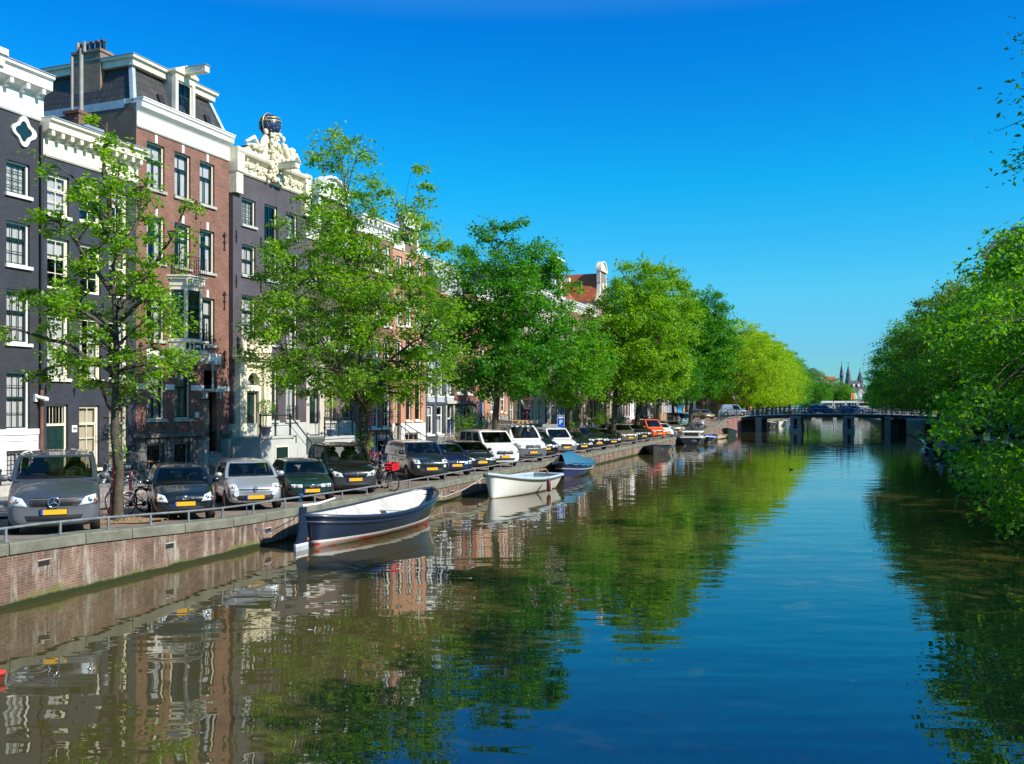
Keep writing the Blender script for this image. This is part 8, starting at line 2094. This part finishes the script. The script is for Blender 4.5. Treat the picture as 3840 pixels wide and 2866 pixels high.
# ------------------------------------------------------------------ street lamps, bollards, rails, signs, flags
def lamp(x, y, z, label, H=3.7):
    o = empty('street_lamp', (x, y, z), R(20), label, 'street lamp', 'crown topped street lamps')
    mb = MB(); mb.lathe([(.17, 0), (.17, .12), (.11, .2), (.10, .6), (.14, .66), (.075, .8), (.06, 1.2), (.075, 1.25), (.048, 1.3), (.04, H - 1.0), (.07, H - .95), (.035, H - .9), (.03, H - .7)], (0, 0, 0), 12); mb.tube([(-.25, 0, H - 1.0), (.25, 0, H - 1.0)], .014, 6); [mb.ball((s_ * .26, 0, H - 1.0), .035, 8, 5) for s_ in (-1, 1)]; mb.build('pole', MAROON, o)
    mb = MB(); a0, a1, z0, z1 = .14, .33, H - .72, H - .12
    for sx, sy in ((1, 1), (1, -1), (-1, -1), (-1, 1)): mb.tube([(sx * a0, sy * a0, z0), (sx * a1, sy * a1, z1)], .024, 4); mb.tube([(sx * a1, sy * a1, z1), (sx * a1 * 1.1, sy * a1 * 1.1, z1 + .12)], [.02, .005], 5)
    for z, a in ((z0, a0), (z1, a1)):
        for (p, q) in (((1, 1), (1, -1)), ((1, -1), (-1, -1)), ((-1, -1), (-1, 1)), ((-1, 1), (1, 1))): mb.tube([(p[0] * a, p[1] * a, z), (q[0] * a, q[1] * a, z)], .028, 4)
    mb.box(-a0, a0, -a0, a0, z0 - .02, z0); mb.lathe([(a1 * 1.25, z1), (.12, z1 + .14), (.13, z1 + .2), (.05, z1 + .26), (.05, z1 + .3), (.01, z1 + .36)], (0, 0, 0), 4, 0, False)
    for k in range(6):
        for (p, q) in (((1, 1), (1, -1)), ((-1, -1), (-1, 1))): f_ = k / 5; mb.ball((p[0] * a1 + (q[0] - p[0]) * a1 * f_, p[1] * a1 + (q[1] - p[1]) * a1 * f_, z1 + .05 + .03 * (k % 2)), (.03, .03, .05), 6, 4)
    ln = mb.build('lantern_frame', MAROON, o)
    mb = MB()
    for (p, q) in (((1, 1), (1, -1)), ((1, -1), (-1, -1)), ((-1, -1), (-1, 1)), ((-1, 1), (1, 1))): mb.quad((p[0] * a0, p[1] * a0, z0), (q[0] * a0, q[1] * a0, z0), (q[0] * a1, q[1] * a1, z1), (p[0] * a1, p[1] * a1, z1))
    mb.build('lantern_glass', GLASS, ln)
    return o
for (px, Y, lab_) in ((427, 26.4, 'maroon crown topped street lamp half hidden by the thin trunk by the grey van'), (1388, 41.5, 'maroon street lamp right behind the ivy covered trunk'), (1975, 59, 'maroon street lamp behind the white work van'), (2269, 82, 'street lamp behind the beige family car and the slim trunk'), (2451, 104, 'street lamp between the orange van and the camper van'), (2540, 120, 'street lamp left of the thick trunk by the gold car'.replace('left of', 'beside')), (2757, 158, 'street lamp at the near corner of the far bridge'), (2785, 172, 'street lamp behind the silver grey van past the bridge')):
    x, y = bpx(px, Y); lamp(x, y, gz(s_of((x, y))), lab_)
def bollard(x, y, lab_):
    mb = MB(); mb.lathe([(.11, 0), (.10, .1), (.075, .18), (.065, .8), (.08, .84), (.065, .88), (.06, .98), (.02, 1.02)], (0, 0, 0), 10)
    o = mb.build('bollard', MAROON, None, (x, y, gz(s_of((x, y))))); props(o, lab_, 'bollard', 'maroon street bollards')
for (px, Y, lab_) in ((492, 29.5, 'maroon iron bollard behind the black bicycle'), (1424, 44, 'maroon bollard behind the red crated bicycle'), (1492, 48, 'maroon bollard behind the white roofed car'), (640, 31, 'maroon bollard behind the small black car')):
    x, y = bpx(px, Y); bollard(x, y, lab_)
# iron rail before the first houses
fr_ = empty('area_railing', (0, 0, 0), 0, 'low black iron rail with spiked feet before the black and slate blue houses', 'railing')
mb = MB()
ws_ = [-13.6, -11.8, -10.0, -8.2, -6.4, -4.6]
pts = [Vector(fz(w_, 1.75, gz(s_of(f2(w_, -1.75))))) for w_ in ws_]
for h_ in (.95, .48): mb.tube([p + Vector((0, 0, h_)) for p in pts], .018, 6)
for p in pts: mb.lathe([(.06, 0), (.05, .1), (.028, .15), (.028, .9), (.05, .95), (.02, 1.03)], p, 8)
mb.build('rails', IRON, fr_)
mb = MB()
for w_ in np.arange(-13.5, -8.4, .5):
    p = Vector(fz(w_, 1.72, gz(s_of(f2(w_, -1.72)))))
    for q in (-.12, .12): mb.tube([p + Vector((q, 0, 0)), p + Vector((q * 1.2, 0, .25)), p + Vector((q * .3, 0, .42))], .01, 4)
mb.build('scrolls', IRON, fr_)
st('area_kerb', (lambda m_: (m_.add([fz(w_, o_, z_) for w_ in (-14.5, -8.5) for (o_, z_) in ((1.8, .9), (1.8, 1.42), (.0, 1.42), (0, .9))], [(0, 1, 2, 3), (7, 6, 5, 4), (0, 4, 5, 1), (1, 5, 6, 2)]), m_)[1])(MB()), LSTONE)
gf = empty('garden_fence', (0, 0, 0), 0, 'white painted iron spear fence before the slate grey house', 'fence'); mb = MB()
for w_ in np.arange(22.7, 27.0, .16): p = Vector(fz(w_, .9, .95)); mb.tube([p, p + Vector((0, 0, 1.15))], .012, 4); mb.ball(p + Vector((0, 0, 1.17)), (.018, .018, .04), 5, 4)
for h_ in (.2, 1.0): mb.tube([fz(22.7, .9, .95 + h_), fz(27.0, .9, .95 + h_)], .015, 4)
mb.build('bars', plain('white_iron', (.6, .6, .58), .5), gf)
# bike rack hoops
for k in range(5):
    x, y = bpx(1478 + k * 30, 56.8 + k * 1.1); mb = MB(); mb.tube([(-.3, 0, 0), (-.3, 0, .75), (-.2, 0, .85), (.2, 0, .85), (.3, 0, .75), (.3, 0, 0)], .025, 6); o = mb.build('bike_hoop', STEEL, None, (x, y, gz(s_of((x, y)))), R(20)); props(o, 'bare steel bicycle hoop before the slate grey house garden', 'bike hoop', 'steel bicycle hoops')
# blue parking sign
x, y = bpx(2103, 62.5); z = gz(s_of((x, y)))
sg_ = empty('parking_sign', (x, y, z), 0, 'blue parking sign with white P standing behind the white delivery van', 'sign')
mb = MB(); mb.tube([(0, 0, 0), (0, 0, 2.6)], .03, 8); mb.build('post', STEEL, sg_)
mb = MB(); mb.box(-.22, .22, -.035, -.03, 1.75, 2.55); mb.box(-.24, .24, -.03, .0, 1.73, 2.57, 1); pn = mb.build('panel', [plain('sign_blue', (.005, .08, .45), .4, var=0), BWHITE], sg_)
text_mesh('P', .42, WHITE, 'lettering', pn, (0, -.042, 2.08), bold=True)
mb = MB(); mb.box(-.16, .16, -.045, -.036, 2.36, 2.46); mb.build('symbol', WHITE, pn)
# parking meter and grey notice board on the stoop
x, y = bpx(2068, 74); z = gz(s_of((x, y)))
o = empty('notice_board', (x, y, z), 0, 'pale grey board standing on the stoop beside the parking sign', 'board'); mb = MB(); mb.box(-.7, .7, -.02, .02, .9, 1.75); [mb.box(q, q + .05, -.02, .03, 0, .9) for q in (-.6, .55)]; mb.build('panel', PLINTHG, o)
# feather flag
p = q3(113.5, 4.6); fl = empty('feather_flag', tuple(p), 0, 'tall bright blue feather flag half hidden by leaves by the bridge ramp', 'flag')
mb = MB(); mb.tube([(0.4, 0, 0), (.42, 0, 2.4), (.3, 0, 3.2), (-.1, 0, 3.75), (-.35, 0, 3.85)], .02, 6); mb.build('pole', BLACKP, fl)
mb = MB(); mb.grid(lambda u, v: (.42 - (.05 + .75 * min(1, v * 1.3)) * u * (1 - .55 * max(0, v - .85) / .15 * u) - .12 * v * v, .05 * math.sin(u * 3 + v * 5), .9 + 2.85 * v - .25 * u * (v > .8)), 8, 16); mb.build('cloth', plain('cyan_blue_cloth', (.0, .36, .80), .7, var=.05), fl)
# flags at the far end
for (px, c_, lab_) in ((3198, (.85, .18, .02), 'orange banner flag at the distant tram bridge'), (3209, (.7, .7, .7), 'white banner flag beside the green one in the distance'), (3217, (.12, .45, .10), 'green banner flag at the distant tram bridge'), (3226, (.6, .62, .66), 'pale banner flag at the end of the distant row')):
    Y = 350; x = (px - 1920) / 3500 * Y; o = empty('banner_flag', (x, Y, 2.9), 0, lab_, 'flag'); mb = MB(); mb.tube([(-.55, 0, 0), (-.55, 0, 6.2)], .06, 5); mb.build('pole', WHITE, o); mb = MB(); mb.grid(lambda u, v: (-.5 + 1.15 * u, .06 * math.sin(u * 5 + v * 4), 3.9 + 2.2 * v), 5, 6); mb.build('cloth', plain('banner_%d' % px, c_, .7, var=.1), o)
# orange post on the bridge
o = empty('traffic_post', (44.6, 150.0, dz_(44.6)), 0, 'orange and white traffic post standing on the far bridge', 'post'); mb = MB(); mb.lathe([(.3, 0), (.32, .25), (.2, .3), (.2, 1.2), (.3, 1.25), (.3, 1.45), (.1, 1.5)], (0, 0, 0), 12); mb.build('post', plain('orange_plastic', (.75, .13, .02), .5), o); mb = MB(); mb.lathe([(.205, .6), (.205, .8)], (0, 0, 0), 12); mb.build('stripe', WHITE, o)
# stall boards by the bridge street corner
x, y = bpx(2480, 113); o = empty('hoarding', (x, y, gz(s_of((x, y)))), R(66), 'brown board hoarding beside the white shop front behind the camper van', 'board'); mb = MB(); mb.box(-2.4, 2.4, -.03, .03, .2, 2.3); [mb.box(q, q + .08, -.05, .05, 0, 2.3) for q in (-2.4, -.8, .8, 2.32)]; mb.build('panel', plain('brown_board', (.33, .20, .11), .8, var=.2), o)
# ------------------------------------------------------------------ people
SKIN = plain('skin', (.50, .28, .19), .6, var=.05); HAIRB = plain('brown_hair', (.05, .028, .015), .7)
def cloth(n_, c_): return plain('cloth_' + n_, c_, .85, var=.1, scale=6)
def person(label, loc, az, top, legs, pose='stand', hair=HAIRB, h=1.74, vest=False, group=None):
    o = empty('person', loc, R(90 - az), label, 'person')
    J = {'pel': (0, 0, .93), 'chest': (.01, 0, 1.30), 'neck': (.01, 0, 1.47), 'head': (.03, 0, 1.60), 'crown': (.02, 0, 1.70)}
    sw = {'stand': (0.02, 0), 'walk': (.26, -.22), 'cycle': (.25, .05)}[pose]
    E_ = [('pel', 'chest'), ('chest', 'neck'), ('neck', 'head'), ('head', 'crown')]; Rd = {'pel': (.15, .12), 'chest': (.17, .115), 'neck': (.055, .055), 'head': (.085, .095), 'crown': (.06, .07)}
    for s_, n_, f_ in ((1, 'l', sw[0]), (-1, 'r', sw[1])):
        if pose == 'cycle': kn, an, to = (.34, s_ * .11, .78 if s_ > 0 else .66), (.22, s_ * .11, .42 if s_ > 0 else .28), (.36, s_ * .11, .36 if s_ > 0 else .22)
        else: kn, an, to = (f_ * .5 + .03, s_ * .10, .50), (f_ * 1.0 - (.08 if f_ < -.1 else 0), s_ * .10, .09), (f_ * 1.0 + .15 - (.08 if f_ < -.1 else 0), s_ * .11, .035)
        J[n_ + 'hip'] = (0, s_ * .09, .90); J[n_ + 'kn'] = kn; J[n_ + 'an'] = an; J[n_ + 'to'] = to
        E_ += [('pel', n_ + 'hip'), (n_ + 'hip', n_ + 'kn'), (n_ + 'kn', n_ + 'an'), (n_ + 'an', n_ + 'to')]; Rd[n_ + 'hip'] = (.095, .10); Rd[n_ + 'kn'] = (.058, .06); Rd[n_ + 'an'] = (.04, .042); Rd[n_ + 'to'] = (.035, .03)
        J[n_ + 'sh'] = (0, s_ * .19, 1.41); fw = -f_ if pose != 'cycle' else .5
        el = (fw * .35, s_ * .25, 1.13) if pose != 'cycle' else (.25, s_ * .26, 1.16); wr_ = (fw * .7 + .08, s_ * .24, .90) if pose != 'cycle' else (.46, s_ * .24, 1.08)
        J[n_ + 'el'] = el; J[n_ + 'wr'] = wr_; J[n_ + 'ha'] = (wr_[0] + .03, wr_[1], wr_[2] - .12) if pose != 'cycle' else (wr_[0] + .1, wr_[1], wr_[2])
        E_ += [('chest', n_ + 'sh'), (n_ + 'sh', n_ + 'el'), (n_ + 'el', n_ + 'wr'), (n_ + 'wr', n_ + 'ha')]; Rd[n_ + 'sh'] = (.06, .06); Rd[n_ + 'el'] = (.043, .043); Rd[n_ + 'wr'] = (.03, .03); Rd[n_ + 'ha'] = (.035, .022)
    ks = list(J); me = bpy.data.meshes.new('t'); me.from_pydata([J[k] for k in ks], [(ks.index(a), ks.index(b_)) for a, b_ in E_], []); me.update(); tmp = link('t', me)
    sk = tmp.modifiers.new('k', 'SKIN'); su = tmp.modifiers.new('s', 'SUBSURF'); su.levels = 1
    for i, k in enumerate(ks): me.skin_vertices[0].data[i].radius = Rd[k]
    me.skin_vertices[0].data[0].use_root = True
    m2 = eval_mesh(tmp); bpy.data.objects.remove(tmp); m2.materials.clear(); [m2.materials.append(k) for k in (SKIN, top, legs, BLACKP)]
    for p in m2.polygons:
        c = p.center; p.use_smooth = True
        arm = abs(c.y) > .215 and c.z > .7
        p.material_index = 3 if c.z < .10 and pose != 'cycle' else (2 if c.z < .93 and not arm else (0 if c.z > 1.47 or (arm and c.z < (1.0 if pose != 'cycle' else 1.05)) else 1))
    m2.name = 'body'; bo = link('body', m2, o)
    mb = MB(); mb.ball((.005, 0, 1.655), (.105, .095, .10), 12, 8); mb.ball((-.05, 0, 1.60), (.06, .08, .09), 8, 6); mb.build('hair', hair, bo)
    mb = MB(); mb.ball((.125, 0, 1.60), (.02, .014, .02), 6, 4); [mb.ball((.108, s_ * .032, 1.625), (.012, .014, .009), 6, 4, 1) for s_ in (-1, 1)]; mb.ball((.112, 0, 1.56), (.008, .026, .006), 6, 4, 2); [mb.ball((.03, s_ * .09, 1.60), (.02, .012, .03), 6, 4) for s_ in (-1, 1)]; mb.build('face', [SKIN, IRON, cloth('lips', (.35, .08, .07))], bo)
    if vest:
        mb = MB(); mb.lathe([(.20, .92), (.19, 1.1), (.21, 1.3), (.15, 1.45), (.08, 1.48)], (0, 0, 0), 14); bpy_o = mb.build('vest', cloth('hi_vis', (.85, .22, .01)), bo)
    o.scale = (h / 1.74,) * 3
    return o
def on_bridge(x, dy): return (x + dy * .346, YB0 + dy, dz_(x))
person('person in red and white striped top walking on the far bridge', on_bridge(51.9, 3), 275, cloth('striped_red', (.65, .14, .10)), cloth('black', (.015, .015, .02)), 'walk')
person('person in pink top and blue jeans walking on the far bridge', on_bridge(52.5, 3.4), 265, cloth('pink', (.75, .13, .22)), cloth('jeans', (.06, .12, .30)), 'walk')
pb_ = person('person in pink red top riding a bicycle over the far bridge', tuple(Vector(on_bridge(53.9, 4.0)) + Vector((0, 0, .05))), 92, cloth('pink_red', (.70, .08, .14)), cloth('dark_jeans', (.03, .05, .12)), 'cycle')
bdup(b_k, 'bicycle ridden by the person in the pink red top on the far bridge', 'ridden bicycles', 53.95, YB0 + 4.0, 92, 0, dz_(53.9))
person('person in orange vest and pale blue jeans on the near end of the far bridge', on_bridge(37.9, 1.4), 100, cloth('orange', (.85, .25, .03)), cloth('pale_jeans', (.25, .38, .55)), 'walk', vest=True)
p = q3(132, 5); person('person in orange vest standing where the street meets the far bridge', (p.x - 1.2, p.y + 4, p.z), 150, cloth('orange', (.85, .25, .03)), cloth('dark_jeans', (.03, .05, .12)), vest=True)
x, y = bpx(2536, 122); person('person in grey shirt walking by the iron railings behind the camper van', (x, y, gz(s_of((x, y)))), 200, cloth('grey', (.22, .24, .28)), cloth('black', (.015, .015, .02)), 'walk')
x, y = bpx(2544, 123); person('person in pale shirt beside the walker in grey behind the camper van', (x, y, gz(s_of((x, y)))), 195, cloth('pale', (.55, .55, .55)), cloth('jeans', (.06, .12, .30)), 'walk')
x, y = bpx(2222, 86); person('person in blue jacket standing behind the row of black cars', (x, y, gz(s_of((x, y)))), 150, cloth('blue', (.02, .04, .25)), cloth('jeans', (.06, .12, .30)))
x, y = bpx(2209, 84); person('person in beige coat beside the one in the blue jacket', (x, y, gz(s_of((x, y)))), 120, cloth('beige', (.40, .32, .22)), cloth('black', (.015, .015, .02)))
# duck on the water
dk = empty('duck', ((2967 - 1920) / 3500 * 59, 59, 0), R(200), 'small dark duck swimming in the open canal', 'bird')
dk.scale = (.6,) * 3
mb = MB(); mb.ball((0, 0, .04), (.20, .10, .09), 12, 8); mb.tube([(-.15, 0, .06), (-.27, 0, .12)], [.06, .01], 7); mb.tube([(.12, 0, .06), (.17, 0, .16), (.19, 0, .21)], [.05, .035, .035], 7); mb.ball((.20, 0, .23), (.05, .038, .04), 8, 6); mb.tube([(.23, 0, .225), (.30, 0, .215)], [.02, .01], 6, 1)
mb.build('body', [plain('dark_feathers', (.03, .025, .02), .7, var=.3), plain('duck_bill', (.35, .25, .05), .5)], dk)
# leaves and petals drifting on the water
rng = np.random.default_rng(12); n = 420
Yp = rng.uniform(8.5, 60, n) ** 1.0; Xp = -8 + rng.uniform(0, 22, n) + Yp * .34
P = np.stack([Xp, Yp, np.full(n, .006)], 1)
me = leaf_mesh('floating_leaves', P, .035, plain('drifting_petal', (.55, .5, .35), .8), rng, droop=0)
co_ = np.empty(len(me.vertices) * 3, np.float32); me.vertices.foreach_get('co', co_); co_ = co_.reshape(-1, 3); co_[:, 2] = .004 + .1 * np.clip(co_[:, 2] - .006, 0, .02); me.vertices.foreach_set('co', co_.reshape(-1)); me.update()
props(link('floating_leaves', me), kind='stuff')
